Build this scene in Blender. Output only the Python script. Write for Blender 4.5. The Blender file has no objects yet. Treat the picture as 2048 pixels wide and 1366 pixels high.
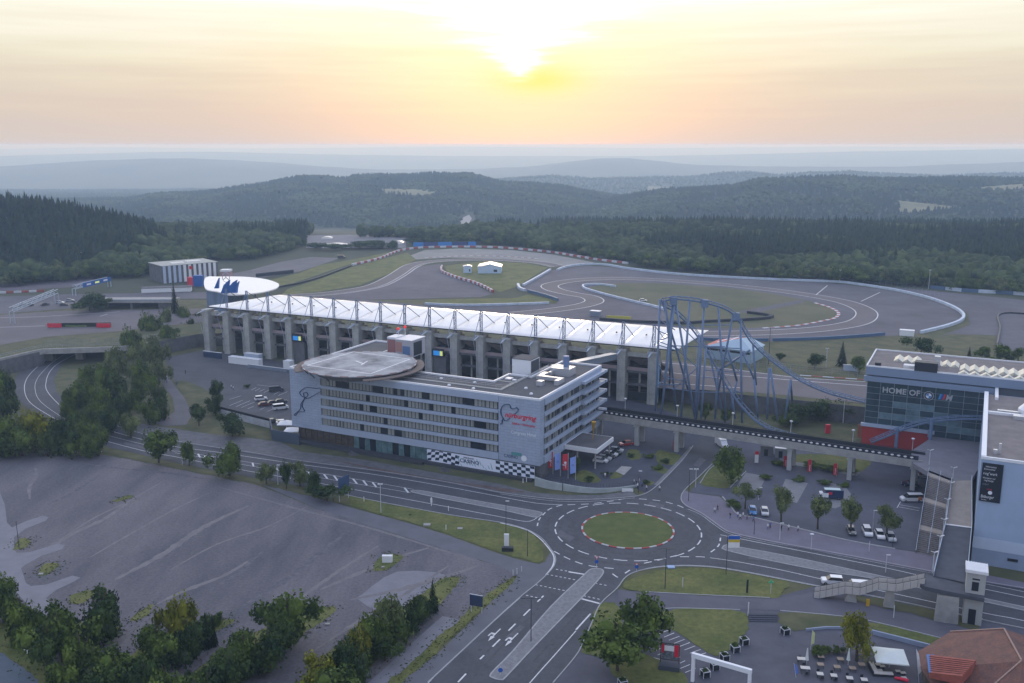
import bpy, bmesh, math, random
import numpy as np
from math import radians, sin, cos, pi, atan2, sqrt
from mathutils import Vector, Matrix, noise
from mathutils.geometry import tessellate_polygon

S = bpy.context.scene
random.seed(7); rng = np.random.default_rng(7)

# ------------------------------------------------------------------ camera
F = 1900.0; HZ = 393.0; CH = 90.0          # focal length and horizon offset in photo pixels, camera height
PITCH = math.atan(HZ / F); SP, CP = sin(PITCH), cos(PITCH)
cam = bpy.data.cameras.new('camera'); cam_o = bpy.data.objects.new('camera', cam)
S.collection.objects.link(cam_o); S.camera = cam_o
cam.sensor_width = 36; cam.lens = 36 * F / 2048; cam.clip_start = 0.5; cam.clip_end = 200000
cam_o.location = (0, 0, CH); cam_o.rotation_euler = (pi / 2 - PITCH, 0, 0)

# ------------------------------------------------------------------ world and sun
W = bpy.data.worlds.new('World'); S.world = W; W.use_nodes = True
SUN_EL = radians(4.2); SUN_AZ = radians(0.3)
def build_world():
    nt = W.node_tree; nd, ln = nt.nodes, nt.links; nd.clear()
    out = nd.new('ShaderNodeOutputWorld'); bg = nd.new('ShaderNodeBackground'); ln.new(bg.outputs[0], out.inputs[0])
    tc = nd.new('ShaderNodeTexCoord'); sep = nd.new('ShaderNodeSeparateXYZ')
    nrm = nd.new('ShaderNodeVectorMath'); nrm.operation = 'NORMALIZE'; ln.new(tc.outputs['Generated'], nrm.inputs[0]); ln.new(nrm.outputs[0], sep.inputs[0])
    def math_(op, a, b=None, c=None):
        m = nd.new('ShaderNodeMath'); m.operation = op
        for i, v in enumerate((a, b, c)):
            if v is None: continue
            if isinstance(v, (int, float)): m.inputs[i].default_value = v
            else: ln.new(v, m.inputs[i])
        return m.outputs[0]
    def ramp(fac, pts, interp='LINEAR'):
        r = nd.new('ShaderNodeValToRGB'); r.color_ramp.interpolation = interp; e = r.color_ramp.elements
        while len(e) < len(pts): e.new(0.5)
        for el, (p, c) in zip(e, pts): el.position = p; el.color = (*c, 1)
        ln.new(fac, r.inputs[0]); return r.outputs[0]
    def mix(f, a, b, mode='MIX'):
        m = nd.new('ShaderNodeMix'); m.data_type = 'RGBA'; m.blend_type = mode; m.clamp_result = False
        for s, v in ((m.inputs[0], f), (m.inputs[6], a), (m.inputs[7], b)):
            if isinstance(v, (int, float)): s.default_value = v
            elif isinstance(v, tuple): s.default_value = (*v, 1)
            else: ln.new(v, s)
        return m.outputs[2]
    sky = nd.new('ShaderNodeTexSky'); sky.sky_type = 'NISHITA'; sky.sun_disc = False
    sky.sun_elevation = SUN_EL; sky.sun_rotation = SUN_AZ; sky.air_density = 1.2; sky.dust_density = 2.0
    nish = mix(1.0, sky.outputs[0], (0.10, 0.10, 0.10), 'MULTIPLY')
    z = math_('MAXIMUM', sep.outputs[2], 0.0)
    # stretched cloud veil bends the elevation bands a little
    mp = nd.new('ShaderNodeMapping'); mp.inputs['Scale'].default_value = (2.6, 2.6, 52.0); ln.new(nrm.outputs[0], mp.inputs[0])
    nz = nd.new('ShaderNodeTexNoise'); nz.inputs['Scale'].default_value = 1.6; nz.inputs['Detail'].default_value = 5; nz.inputs['Roughness'].default_value = 0.55
    ln.new(mp.outputs[0], nz.inputs['Vector'])
    zc = math_('ADD', z, math_('MULTIPLY', math_('SUBTRACT', nz.outputs[0], 0.5), 0.065))
    warm = ramp(zc, [(0.0, (0.70, 0.63, 0.60)), (0.03, (0.73, 0.64, 0.575)), (0.06, (0.79, 0.715, 0.60)), (0.085, (0.89, 0.84, 0.68)),
                     (0.13, (1.05, 1.03, 0.90)), (0.22, (2.2, 2.12, 1.98)), (0.36, (1.8, 1.8, 1.85)), (1.0, (0.70, 0.82, 1.22))])
    cool = ramp(zc, [(0.0, (0.52, 0.58, 0.74)), (0.2, (0.62, 0.72, 0.98)), (0.5, (0.66, 0.79, 1.16)), (1.0, (0.70, 0.82, 1.22))])
    sv = (sin(SUN_AZ) * cos(SUN_EL), cos(SUN_AZ) * cos(SUN_EL), sin(SUN_EL))
    dt = nd.new('ShaderNodeVectorMath'); dt.operation = 'DOT_PRODUCT'; ln.new(nrm.outputs[0], dt.inputs[0]); dt.inputs[1].default_value = sv
    dot = dt.outputs['Value']
    mr = nd.new('ShaderNodeMapRange'); mr.interpolation_type = 'SMOOTHSTEP'; mr.inputs[1].default_value = 0.15; mr.inputs[2].default_value = 0.93; ln.new(dot, mr.inputs[0])
    base = mix(mr.outputs[0], cool, warm)
    col = mix(0.93, nish, base)
    # glow round the veiled sun: a warm halo low down, white light spilling out of the cloud gap above it
    dotp = math_('MAXIMUM', dot, 0.0)
    halo = math_('POWER', dotp, 70.0)
    col = mix(1.0, col, mix(1.0, ramp(halo, [(0, (0, 0, 0)), (1, (0.28, 0.12, 0.0))]), (1, 1, 1), 'MULTIPLY'), 'ADD')
    dv = nd.new('ShaderNodeVectorMath'); dv.operation = 'SUBTRACT'; ln.new(nrm.outputs[0], dv.inputs[0]); dv.inputs[1].default_value = sv
    sq = nd.new('ShaderNodeVectorMath'); sq.operation = 'MULTIPLY'; ln.new(dv.outputs[0], sq.inputs[0]); sq.inputs[1].default_value = (1.0, 1.0, 1.0)
    s2 = nd.new('ShaderNodeSeparateXYZ'); ln.new(sq.outputs[0], s2.inputs[0])
    nz2 = nd.new('ShaderNodeTexNoise'); nz2.inputs['Scale'].default_value = 3.4; nz2.inputs['Detail'].default_value = 4
    mp2 = nd.new('ShaderNodeMapping'); mp2.inputs['Scale'].default_value = (3.5, 3.5, 44.0); mp2.inputs['Location'].default_value = (1.3, 0, 4.2); ln.new(nrm.outputs[0], mp2.inputs[0]); ln.new(mp2.outputs[0], nz2.inputs['Vector'])
    wob = math_('MULTIPLY', math_('SUBTRACT', nz2.outputs[0], 0.5), 1.0)
    ax = math_('ABSOLUTE', math_('ADD', s2.outputs[0], -0.002)); dz = s2.outputs[2]
    # gap: a wedge that starts just under the sun and widens upward
    up = math_('MAXIMUM', math_('ADD', dz, 0.006), 0.0)
    width = math_('ADD', 0.014, math_('MULTIPLY', math_('POWER', up, 1.9), 17.0))
    gx = math_('DIVIDE', ax, width)
    g = math_('EXPONENT', math_('MULTIPLY', math_('POWER', math_('MAXIMUM', math_('ADD', gx, math_('MULTIPLY', wob, 3.2)), 0.0), 2.4), -1.0))
    mr2 = nd.new('ShaderNodeMapRange'); mr2.interpolation_type = 'SMOOTHSTEP'; mr2.inputs[1].default_value = -0.014; mr2.inputs[2].default_value = 0.006; ln.new(math_('ADD', dz, math_('MULTIPLY', wob, 0.03)), mr2.inputs[0])
    high = nd.new('ShaderNodeMapRange'); high.inputs[1].default_value = 0.08; high.inputs[2].default_value = 0.3; high.inputs[3].default_value = 1; high.inputs[4].default_value = 0; ln.new(dz, high.inputs[0])
    gap = math_('MULTIPLY', math_('MULTIPLY', g, mr2.outputs[0]), high.outputs[0])
    col = mix(gap, col, (1.5, 1.45, 1.25))
    # yellow stain just under and beside the sun
    yx = math_('POWER', math_('DIVIDE', math_('ADD', s2.outputs[0], -0.022), 0.042), 2.0)
    yz = math_('POWER', math_('DIVIDE', math_('ADD', dz, 0.008), 0.014), 2.0)
    ye = math_('EXPONENT', math_('MULTIPLY', math_('ADD', yx, yz), -1.0))
    ye = math_('MULTIPLY', ye, math_('MULTIPLY', math_('SUBTRACT', 1.0, gap), math_('GREATER_THAN', dot, 0.0)))
    col = mix(math_('MULTIPLY', ye, 0.62), col, (1.0, 0.93, 0.13))
    ln.new(col, bg.inputs[0]); bg.inputs[1].default_value = SKY_STRENGTH
SKY_STRENGTH = 1.0
build_world()
sun = bpy.data.lights.new('sun', 'SUN'); sun_o = bpy.data.objects.new('sun', sun); S.collection.objects.link(sun_o)
sun.energy = 0.65; sun.angle = radians(10); sun.color = (1.0, 0.82, 0.62)
sd = Vector((sin(SUN_AZ) * cos(SUN_EL), cos(SUN_AZ) * cos(SUN_EL), sin(SUN_EL)))
sun_o.rotation_euler = sd.to_track_quat('Z', 'Y').to_euler()
vs = S.view_settings; vs.view_transform = 'Standard'; vs.look = 'None'; vs.exposure = 0.0; vs.gamma = 1.0; vs.use_curve_mapping = False
S.render.engine = 'CYCLES'
S.cycles.use_denoising = True; S.cycles.max_bounces = 5; S.cycles.diffuse_bounces = 2; S.cycles.glossy_bounces = 2
S.cycles.transmission_bounces = 3; S.cycles.volume_bounces = 1; S.cycles.transparent_max_bounces = 6
S.cycles.use_adaptive_sampling = False; S.cycles.caustics_reflective = False; S.cycles.caustics_refractive = False
try: S.cycles.denoiser = 'OPENIMAGEDENOISE'
except Exception: pass

# ------------------------------------------------------------------ helpers
def G(px, py, z=0.0):
    """the ground point (at height z) that stands at this spot of the photograph"""
    u, v = px - 1024.0, py - 683.0
    t = (CH - z) / (F * SP + v * CP)
    return Vector((u * t, (F * CP - v * SP) * t, z))
def ZH(Y, py):
    v = py - 683.0
    return CH - Y * (F * SP + v * CP) / (F * CP - v * SP)
def proj(p):
    zc = p[1] * CP + (CH - p[2]) * SP
    yc = -p[1] * SP + (CH - p[2]) * CP
    return 1024 + F * p[0] / zc, 683 + F * yc / zc

class MB:
    def __init__(s): s.v = []; s.f = []; s.m = []
    def add(s, vs, fs, m=0):
        b = len(s.v); s.v += [tuple(x) for x in vs]; s.f += [tuple(b + i for i in f) for f in fs]; s.m += [m] * len(fs); return s
    def box(s, c, size, rz=0.0, m=0, M=None):
        x, y, z = (k / 2 for k in size); vs = [(sx * x, sy * y, sz * z) for sz in (-1, 1) for sx, sy in ((-1, -1), (1, -1), (1, 1), (-1, 1))]
        cr, sr = cos(rz), sin(rz)
        if M is not None: vs = [M @ Vector(p) for p in vs]
        else: vs = [(c[0] + p[0] * cr - p[1] * sr, c[1] + p[0] * sr + p[1] * cr, c[2] + p[2]) for p in vs]
        return s.add(vs, [(3, 2, 1, 0), (4, 5, 6, 7), (0, 1, 5, 4), (1, 2, 6, 5), (2, 3, 7, 6), (3, 0, 4, 7)], m)
    def bar(s, a, b, w, h=None, m=0):
        a, b = Vector(a), Vector(b); h = h or w; d = (b - a); L = d.length
        if L < 1e-6: return s
        d.normalize(); up = Vector((0, 0, 1)) if abs(d.z) < 0.95 else Vector((0, 1, 0))
        x = d.cross(up).normalized(); y = x.cross(d).normalized()
        vs = [p + x * sx * w / 2 + y * sy * h / 2 for p in (a, b) for sx, sy in ((-1, -1), (1, -1), (1, 1), (-1, 1))]
        return s.add(vs, [(3, 2, 1, 0), (4, 5, 6, 7), (0, 1, 5, 4), (1, 2, 6, 5), (2, 3, 7, 6), (3, 0, 4, 7)], m)
    def tube(s, pts, r, n=6, m=0, cap=True):
        pts = [Vector(p) for p in pts]; k = len(pts); rs = r if isinstance(r, (list, tuple)) else [r] * k
        vs = []; fs = []; px = None
        for i, p in enumerate(pts):
            d = (pts[min(i + 1, k - 1)] - pts[max(i - 1, 0)]).normalized()
            up = px if px is not None else (Vector((0, 0, 1)) if abs(d.z) < 0.9 else Vector((1, 0, 0)))
            y = d.cross(up); y = y.normalized() if y.length > 1e-5 else d.orthogonal().normalized(); x = y.cross(d).normalized(); px = x
            for j in range(n):
                a = 2 * pi * j / n; vs.append(p + (x * cos(a) + y * sin(a)) * rs[i])
        for i in range(k - 1):
            for j in range(n): fs.append((i * n + j, i * n + (j + 1) % n, (i + 1) * n + (j + 1) % n, (i + 1) * n + j))
        if cap: fs += [tuple(reversed(range(n))), tuple((k - 1) * n + j for j in range(n))]
        return s.add(vs, fs, m)
    def sheet(s, pts, z=None, m=0, thick=None):
        """flat polygon; with thick a slab going down by that much"""
        P = [Vector(p) for p in pts]
        if z is not None: P = [Vector((p[0], p[1], z)) for p in P]
        ar = sum(P[i].x * P[(i + 1) % len(P)].y - P[(i + 1) % len(P)].x * P[i].y for i in range(len(P)))
        if ar < 0: P.reverse()
        tris = tessellate_polygon([P]); n = len(P)
        fs = []
        for t in tris:
            a, b, c = (P[i] for i in t)
            fs.append(tuple(t) if (b - a).cross(c - a).z > 0 else tuple(reversed(t)))
        s.add(P, fs, m)
        if thick:
            Q = [p - Vector((0, 0, thick)) for p in P]
            s.add(P + Q, [(i, n + i, n + (i + 1) % n, (i + 1) % n) for i in range(n)], m)
            s.add(Q, [tuple(reversed(f)) for f in fs], m)
        return s
    def strip(s, pts, w, z=0.0, m=0, thick=None):
        L, R = offset(pts, w / 2), offset(pts, -w / 2); n = len(pts)
        vs = [(p.x, p.y, z) for p in L] + [(p.x, p.y, z) for p in R]
        fs = [(i, n + i, n + i + 1, i + 1) for i in range(n - 1)]
        s.add(vs, fs, m)
        if thick:
            lo = [(p.x, p.y, z - thick) for p in L] + [(p.x, p.y, z - thick) for p in R]
            al = vs + lo; N = 2 * n
            s.add(al, [(i + 1, N + i + 1, N + i, i) for i in range(n - 1)] + [(n + i, N + n + i, N + n + i + 1, n + i + 1) for i in range(n - 1)] +
                  [(0, N, N + n, n), (n - 1, 2 * n - 1, N + 2 * n - 1, N + n - 1)], m)
        return s
    def wall(s, pts, z0, z1, w, m=0):
        return s.strip(pts, w, z1, m, thick=z1 - z0)
    def lathe(s, prof, c=(0, 0, 0), n=12, m=0):
        vs = [(c[0] + r * cos(2 * pi * j / n), c[1] + r * sin(2 * pi * j / n), c[2] + z) for r, z in prof for j in range(n)]
        fs = [(i * n + j, i * n + (j + 1) % n, (i + 1) * n + (j + 1) % n, (i + 1) * n + j) for i in range(len(prof) - 1) for j in range(n)]
        if prof[-1][0] > 1e-4: fs.append(tuple((len(prof) - 1) * n + j for j in range(n)))
        return s.add(vs, fs, m)
    def ball(s, c, r, n=8, m=0, sq=1.0):
        return s.lathe([(r * sin(pi * i / 5) + 1e-5, -r * sq * cos(pi * i / 5)) for i in range(6)], c, n, m)

def offset(pts, d):
    P = [Vector((p[0], p[1], 0)) for p in pts]; out = []
    for i, p in enumerate(P):
        t = (P[min(i + 1, len(P) - 1)] - P[max(i - 1, 0)]); t.z = 0; t.normalize()
        out.append(Vector((p.x - t.y * d, p.y + t.x * d, 0)))
    return out
def cr(pts, n=6, closed=False):
    """Catmull-Rom through points"""
    P = [Vector(p) for p in pts]; N = len(P); out = []
    seg = N if closed else N - 1
    for i in range(seg):
        if closed: a, b, c, d = P[(i - 1) % N], P[i], P[(i + 1) % N], P[(i + 2) % N]
        else: a, b, c, d = P[max(i - 1, 0)], P[i], P[i + 1], P[min(i + 2, N - 1)]
        for k in range(n):
            t = k / n
            out.append(0.5 * ((2 * b) + (c - a) * t + (2 * a - 5 * b + 4 * c - d) * t * t + (3 * b - a - 3 * c + d) * t ** 3))
    if not closed: out.append(P[-1])
    return out
def gp(px, z=0.0): return [G(x, y, z) for x, y in px]
def gc(px, z=0.0, n=6, closed=False): return [Vector((p.x, p.y, z)) for p in cr(gp(px, z), n, closed)]
def resample(pts, step):
    P = [Vector(p) for p in pts]; out = [P[0].copy()]; acc = 0
    for a, b in zip(P, P[1:]):
        L = (b - a).length
        if L < 1e-9: continue
        while acc + L >= step:
            t = (step - acc) / L; a = a.lerp(b, t); L = (b - a).length; out.append(a.copy()); acc = 0
            if L < 1e-9: break
        acc += L
    return out
def dashes(mb, pts, on, off, w, z, m=0, start=0.0):
    P = resample(pts, 0.5); k = int(start * 2); on2, off2 = max(1, int(on * 2)), max(1, int(off * 2))
    while k + on2 < len(P):
        mb.strip(P[k:k + on2 + 1], w, z, m); k += on2 + off2

_mats = {}
def mat(name, col, rough=0.7, metal=0.0, var=0.0, scale=1.0, col2=None, bump=0.0, spec=0.4, trans=0.0, detail=4, coord='Object', emit=None, alpha=None, stretch=None, coat=0.0, fine=None):
    if name in _mats: return _mats[name]
    m = bpy.data.materials.new(name); m.use_nodes = True; nt = m.node_tree; nd, ln = nt.nodes, nt.links
    b = nd['Principled BSDF']; b.inputs['Roughness'].default_value = rough; b.inputs['Metallic'].default_value = metal
    b.inputs['Specular IOR Level'].default_value = spec; b.inputs['Coat Weight'].default_value = coat
    if trans: b.inputs['Transmission Weight'].default_value = trans
    c = (*col, 1); b.inputs['Base Color'].default_value = c
    if var or col2:
        c2 = (*(col2 or tuple(min(1, k * (1 + var)) for k in col)), 1)
        c1 = c if col2 else (*tuple(k * (1 - var) for k in col), 1)
        tc = nd.new('ShaderNodeTexCoord'); n1 = nd.new('ShaderNodeTexNoise'); n1.inputs['Scale'].default_value = scale; n1.inputs['Detail'].default_value = detail; n1.inputs['Roughness'].default_value = 0.65
        if stretch:
            mp = nd.new('ShaderNodeMapping'); mp.inputs['Rotation'].default_value = (0, 0, stretch[0]); mp.inputs['Scale'].default_value = stretch[1:]
            ln.new(tc.outputs[coord], mp.inputs[0]); ln.new(mp.outputs[0], n1.inputs['Vector'])
        else: ln.new(tc.outputs[coord], n1.inputs['Vector'])
        r = nd.new('ShaderNodeValToRGB'); r.color_ramp.elements[0].position = 0.36; r.color_ramp.elements[1].position = 0.64
        r.color_ramp.elements[0].color = c1; r.color_ramp.elements[1].color = c2
        ln.new(n1.outputs['Fac'], r.inputs[0]); ln.new(r.outputs[0], b.inputs['Base Color'])
        if fine:
            n2 = nd.new('ShaderNodeTexNoise'); n2.inputs['Scale'].default_value = fine[0]; n2.inputs['Detail'].default_value = 6; n2.inputs['Roughness'].default_value = 0.7; ln.new(tc.outputs[coord], n2.inputs['Vector'])
            mr = nd.new('ShaderNodeMapRange'); mr.inputs[1].default_value = 0.3; mr.inputs[2].default_value = 0.7; mr.inputs[3].default_value = 1 - fine[1]; mr.inputs[4].default_value = 1 + fine[1]; ln.new(n2.outputs['Fac'], mr.inputs[0])
            mx = nd.new('ShaderNodeVectorMath'); mx.operation = 'SCALE'; ln.new(r.outputs[0], mx.inputs[0]); ln.new(mr.outputs[0], mx.inputs['Scale']); ln.new(mx.outputs[0], b.inputs['Base Color'])
        if bump:
            bp = nd.new('ShaderNodeBump'); bp.inputs['Strength'].default_value = bump; bp.inputs['Distance'].default_value = 0.1
            ln.new(n1.outputs['Fac'], bp.inputs['Height']); ln.new(bp.outputs[0], b.inputs['Normal'])
    if emit: b.inputs['Emission Color'].default_value = (*emit[0], 1); b.inputs['Emission Strength'].default_value = emit[1]
    _mats[name] = m; return m

COL = S.collection
def obj(name, mb, mats, parent=None, label=None, cat=None, group=None, kind=None, loc=None, rz=0.0, smooth=False, mesh=None):
    if mesh is None:
        me = bpy.data.meshes.new(name); me.from_pydata([tuple(v) for v in mb.v], [], mb.f)
        ml = mats if isinstance(mats, (list, tuple)) else [mats]
        for k in ml: me.materials.append(k)
        if len(ml) > 1: me.polygons.foreach_set('material_index', mb.m)
        if smooth: me.polygons.foreach_set('use_smooth', [True] * len(me.polygons))
        me.update()
    else: me = mesh
    o = bpy.data.objects.new(name, me); COL.objects.link(o)
    if loc is not None: o.location = loc
    o.rotation_euler = (0, 0, rz)
    if parent: o.parent = parent
    tag(o, label, cat, group, kind); return o
def tag(o, label=None, cat=None, group=None, kind=None):
    for k, v in (('label', label), ('category', cat), ('group', group), ('kind', kind)):
        if v: o[k] = v
    return o
def thing(name, label, cat, loc=(0, 0, 0), rz=0.0, group=None):
    o = bpy.data.objects.new(name, None); COL.objects.link(o); o.empty_display_size = 0.3
    o.location = loc; o.rotation_euler = (0, 0, rz); return tag(o, label, cat, group)
def copytree(o, loc=None, rz=None, label=None, group=None, sc=None, parent=None):
    c = o.copy(); COL.objects.link(c)
    if parent: c.parent = parent
    if loc is not None: c.location = loc
    if rz is not None: c.rotation_euler = (0, 0, rz)
    if sc is not None: c.scale = sc if isinstance(sc, (tuple, list)) else (sc,) * 3
    if label: c['label'] = label
    if group: c['group'] = group
    for ch in list(o.children): copytree(ch, parent=c)
    return c
def structure(name, mb, mats, parent=None, smooth=False): return obj(name, mb, mats, parent, kind='structure', smooth=smooth)
def textobj(name, body, size, material, parent, M, align='LEFT', shear=0.0, extrude=0.02, label=None, bold=0.0, sx=1.0):
    cu = bpy.data.curves.new(name, 'FONT'); cu.body = body; cu.size = size; cu.align_x = align; cu.extrude = extrude; cu.shear = shear; cu.offset = bold
    cu.resolution_u = 2; cu.materials.append(material)
    t = bpy.data.objects.new(name, cu); me = bpy.data.meshes.new_from_object(t); bpy.data.objects.remove(t)
    o = bpy.data.objects.new(name, me); COL.objects.link(o); o.parent = parent; o.matrix_local = M @ Matrix.Diagonal((sx, 1, 1, 1))
    if label: o['label'] = label
    return o
def facemat(origin, right, up):
    """matrix whose X runs along right, Y along up"""
    x = Vector(right).normalized(); y = Vector(up).normalized(); z = x.cross(y)
    m = Matrix((x, y, z)).transposed().to_4x4(); m.translation = Vector(origin); return m
# ------------------------------------------------------------------ colours
C_ASPH = mat('asphalt', (0.070, 0.073, 0.082), 0.85, var=0.18, scale=0.1, detail=8, fine=(1.2, 0.16))
C_ASPH2 = mat('old_asphalt', (0.11, 0.105, 0.115), 0.85, var=0.15, scale=0.08, detail=8)
C_GRAV = mat('gravel_lot', (0.085, 0.085, 0.098), 0.95, col2=(0.165, 0.150, 0.155), scale=0.06, detail=12, stretch=(radians(-33), 1.0, 0.28, 1.0), fine=(1.6, 0.3))
C_PAVE = mat('paving', (0.17, 0.17, 0.18), 0.9, var=0.12, scale=0.2, detail=8, fine=(1.5, 0.15))
C_GRASS = mat('grass', (0.078, 0.098, 0.024), 0.95, col2=(0.15, 0.15, 0.045), scale=0.12, detail=10, fine=(0.9, 0.3))
C_GRASSD = mat('dry_grass', (0.12, 0.115, 0.055), 0.95, col2=(0.06, 0.07, 0.03), scale=0.15, detail=10, fine=(0.6, 0.3))
C_TRACKRUN = mat('runoff_asphalt', (0.10, 0.095, 0.11), 0.9, var=0.2, scale=0.03, detail=10, fine=(0.15, 0.12))
C_TRACK = mat('track_asphalt', (0.13, 0.115, 0.12), 0.85, var=0.12, scale=0.05, detail=8)
C_CONC = mat('concrete', (0.33, 0.32, 0.30), 0.85, var=0.15, scale=0.5, detail=8)
C_CONCD = mat('dark_concrete', (0.12, 0.12, 0.125), 0.9, var=0.2, scale=0.4, detail=8)
C_WHITE = mat('white_paint', (0.75, 0.75, 0.75), 0.5, var=0.04, scale=1.0)
C_LINE = mat('road_line', (0.62, 0.62, 0.62), 0.6, var=0.15, scale=1.5, detail=6)
C_RED = mat('red_paint', (0.55, 0.04, 0.04), 0.5)
C_DARK = mat('dark_metal', (0.03, 0.035, 0.045), 0.5, metal=0.3)
C_STEEL = mat('grey_steel', (0.28, 0.33, 0.40), 0.45, metal=0.5)
C_BLUE = mat('blue_steel', (0.14, 0.20, 0.31), 0.45, var=0.1, scale=0.8)
C_LEAF = mat('leaf_forest', (0.018, 0.031, 0.013), 0.9, spec=0.1, col2=(0.070, 0.092, 0.032), scale=0.11, detail=3, fine=(0.011, 0.55))
C_CONIF = mat('needle_forest', (0.012, 0.024, 0.014), 0.9, spec=0.1, col2=(0.03, 0.045, 0.02), scale=0.12, detail=3, fine=(0.011, 0.4))
C_BARK = mat('bark', (0.07, 0.055, 0.04), 0.9, var=0.3, scale=3)

# ------------------------------------------------------------------ terrain
TZ = 6.0     # the racing circuit lies on ground this much higher than the road
def ip(tab, x): return float(np.interp(x, [a for a, b in tab], [b for a, b in tab]))
R_MAIN = [(-700, 420), (-200, 415), (130, 404), (250, 400), (300, 388), (400, 382), (520, 366), (560, 357), (600, 351), (660, 353), (690, 357), (705, 350), (760, 345), (820, 347), (870, 343), (930, 345), (960, 352), (1000, 363), (1060, 365), (1120, 370), (1180, 380), (1260, 398), (1400, 430), (1600, 450), (2700, 450)]
R_RIGHT = [(-700, 450), (900, 430), (1060, 415), (1200, 402), (1280, 386), (1330, 378), (1400, 374), (1470, 370), (1520, 355), (1600, 352), (1700, 351), (1760, 354), (1850, 353), (1950, 352), (2060, 357), (2300, 350), (2700, 352)]
R_MID = [(-700, 360), (0, 385), (120, 392), (230, 386), (300, 388), (380, 381), (500, 388), (800, 400), (960, 360), (1060, 352), (1110, 350), (1180, 356), (1300, 353), (1380, 352), (1440, 344), (1500, 342), (1560, 348), (1700, 340), (1760, 345), (1900, 350), (2048, 344), (2700, 340)]
R_FAR1 = [(-700, 340), (0, 333), (90, 327), (180, 321), (300, 317), (390, 317), (480, 321), (560, 326), (640, 333), (760, 340), (960, 338), (1060, 333), (1120, 326), (1190, 317), (1260, 317), (1310, 321), (1370, 328), (1500, 333), (1800, 334), (1930, 328), (2060, 323), (2700, 320)]
R_FAR2 = [(-700, 318), (0, 312), (60, 310), (300, 304), (420, 303), (600, 308), (900, 312), (1300, 312), (1500, 308), (1700, 303), (1900, 300), (2060, 297), (2700, 296)]
R_FAR3 = [(-700, 300), (0, 298), (200, 294), (500, 297), (900, 293), (1300, 296), (1700, 293), (2048, 295), (2700, 294)]
def ratio(py):
    v = py - 683.0
    return (F * SP + v * CP) / (F * CP - v * SP)
WOOD_EDGE = [(-700, 575), (0, 572), (150, 560), (330, 548), (420, 520), (500, 520), (600, 497), (620, 478), (810, 478), (830, 480), (940, 486), (1020, 492), (1150, 508), (1250, 524), (1300, 534), (1400, 545), (1500, 552), (1600, 558), (1750, 568), (1900, 577), (2048, 588), (2700, 630)]
RIDGES = [(R_MAIN, 2500, 1000, 650, 10), (R_RIGHT, 2150, 800, 700, 10), (R_MID, 4300, 1000, 900, 9), (R_FAR1, 7600, 2000, 1900, 0), (R_FAR2, 13000, 2800, 2600, 0), (R_FAR3, 24000, 6500, 6000, 0)]
def hump(t): t = max(0.0, 1 - abs(t)); return t * t * (3 - 2 * t)
def hgt(x, y):
    if y < 560: return TZ
    px = 1024 + F * x / (y * CP + 60 * SP * 1.0)
    d = y
    k = min(1, max(0, (d - 780) / 1000.0)); k2 = min(1, max(0, (d - 2000) / 4000.0))
    base = TZ - 62 * k * k * (3 - 2 * k) - 120 * k2
    h = base
    for tab, D, w0, w1, tree in RIDGES:
        if D - w0 > d or d > D + w1: continue
        t = (d - D) / (w0 if d < D else w1)
        zc = CH - D * ratio(ip(tab, px)) - tree
        if zc > base: h = max(h, base + (zc - base) * hump(t))
    # wooded hill on the left, behind the paddock
    cx = ip([(-500, 60), (0, 60), (60, 57), (140, 50), (200, 40), (280, 25), (340, 8), (420, 0), (3000, 0)], px)
    h = max(h, TZ + (cx * 0.53) * hump((d - 740) / 170.0)) if 560 < d < 920 else h
    if d > 620 and cx <= 0: h += 5.0 * noise.noise(Vector((x / 140, y / 110, 4.0))) * min(1, (d - 620) / 250)
    if d < 1400:
        py = proj((x, y, TZ))[1]; h = TZ + (h - TZ) * min(1, max(0, (ip(WOOD_EDGE, px) - py - 4) / 16.0))
    if d > 900: h += 3.0 * noise.noise(Vector((x / 230, y / 230, 0))) * min(1, (d - 900) / 800)
    return h
def build_terrain():
    ys = list(np.geomspace(520, 2600, 90)) + list(np.geomspace(2650, 60000, 110))
    us = np.linspace(-0.85, 0.85, 190)
    vs = []; fs = []
    for y in ys:
        for u in us: vs.append((u * y * 1.0, y, hgt(u * y, y)))
    n = len(us)
    for i in range(len(ys) - 1):
        for j in range(n - 1): fs.append((i * n + j, i * n + j + 1, (i + 1) * n + j + 1, (i + 1) * n + j))
    mb = MB(); mb.v = vs; mb.f = fs; mb.m = [0] * len(fs)
    m = mat('hill_fields', (0.022, 0.032, 0.018), 0.95, col2=(0.075, 0.085, 0.045), scale=0.0018, detail=7)
    structure('hills', mb, m, smooth=True)
build_terrain()
EDGE = [(-500, 790), (-200, 765), (0, 722), (85, 702), (240, 697), (330, 680), (395, 668)]
EDGE2 = [(1330, 768), (1400, 779), (1480, 789), (1570, 797), (1740, 815), (2100, 870), (2600, 910)]
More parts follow.
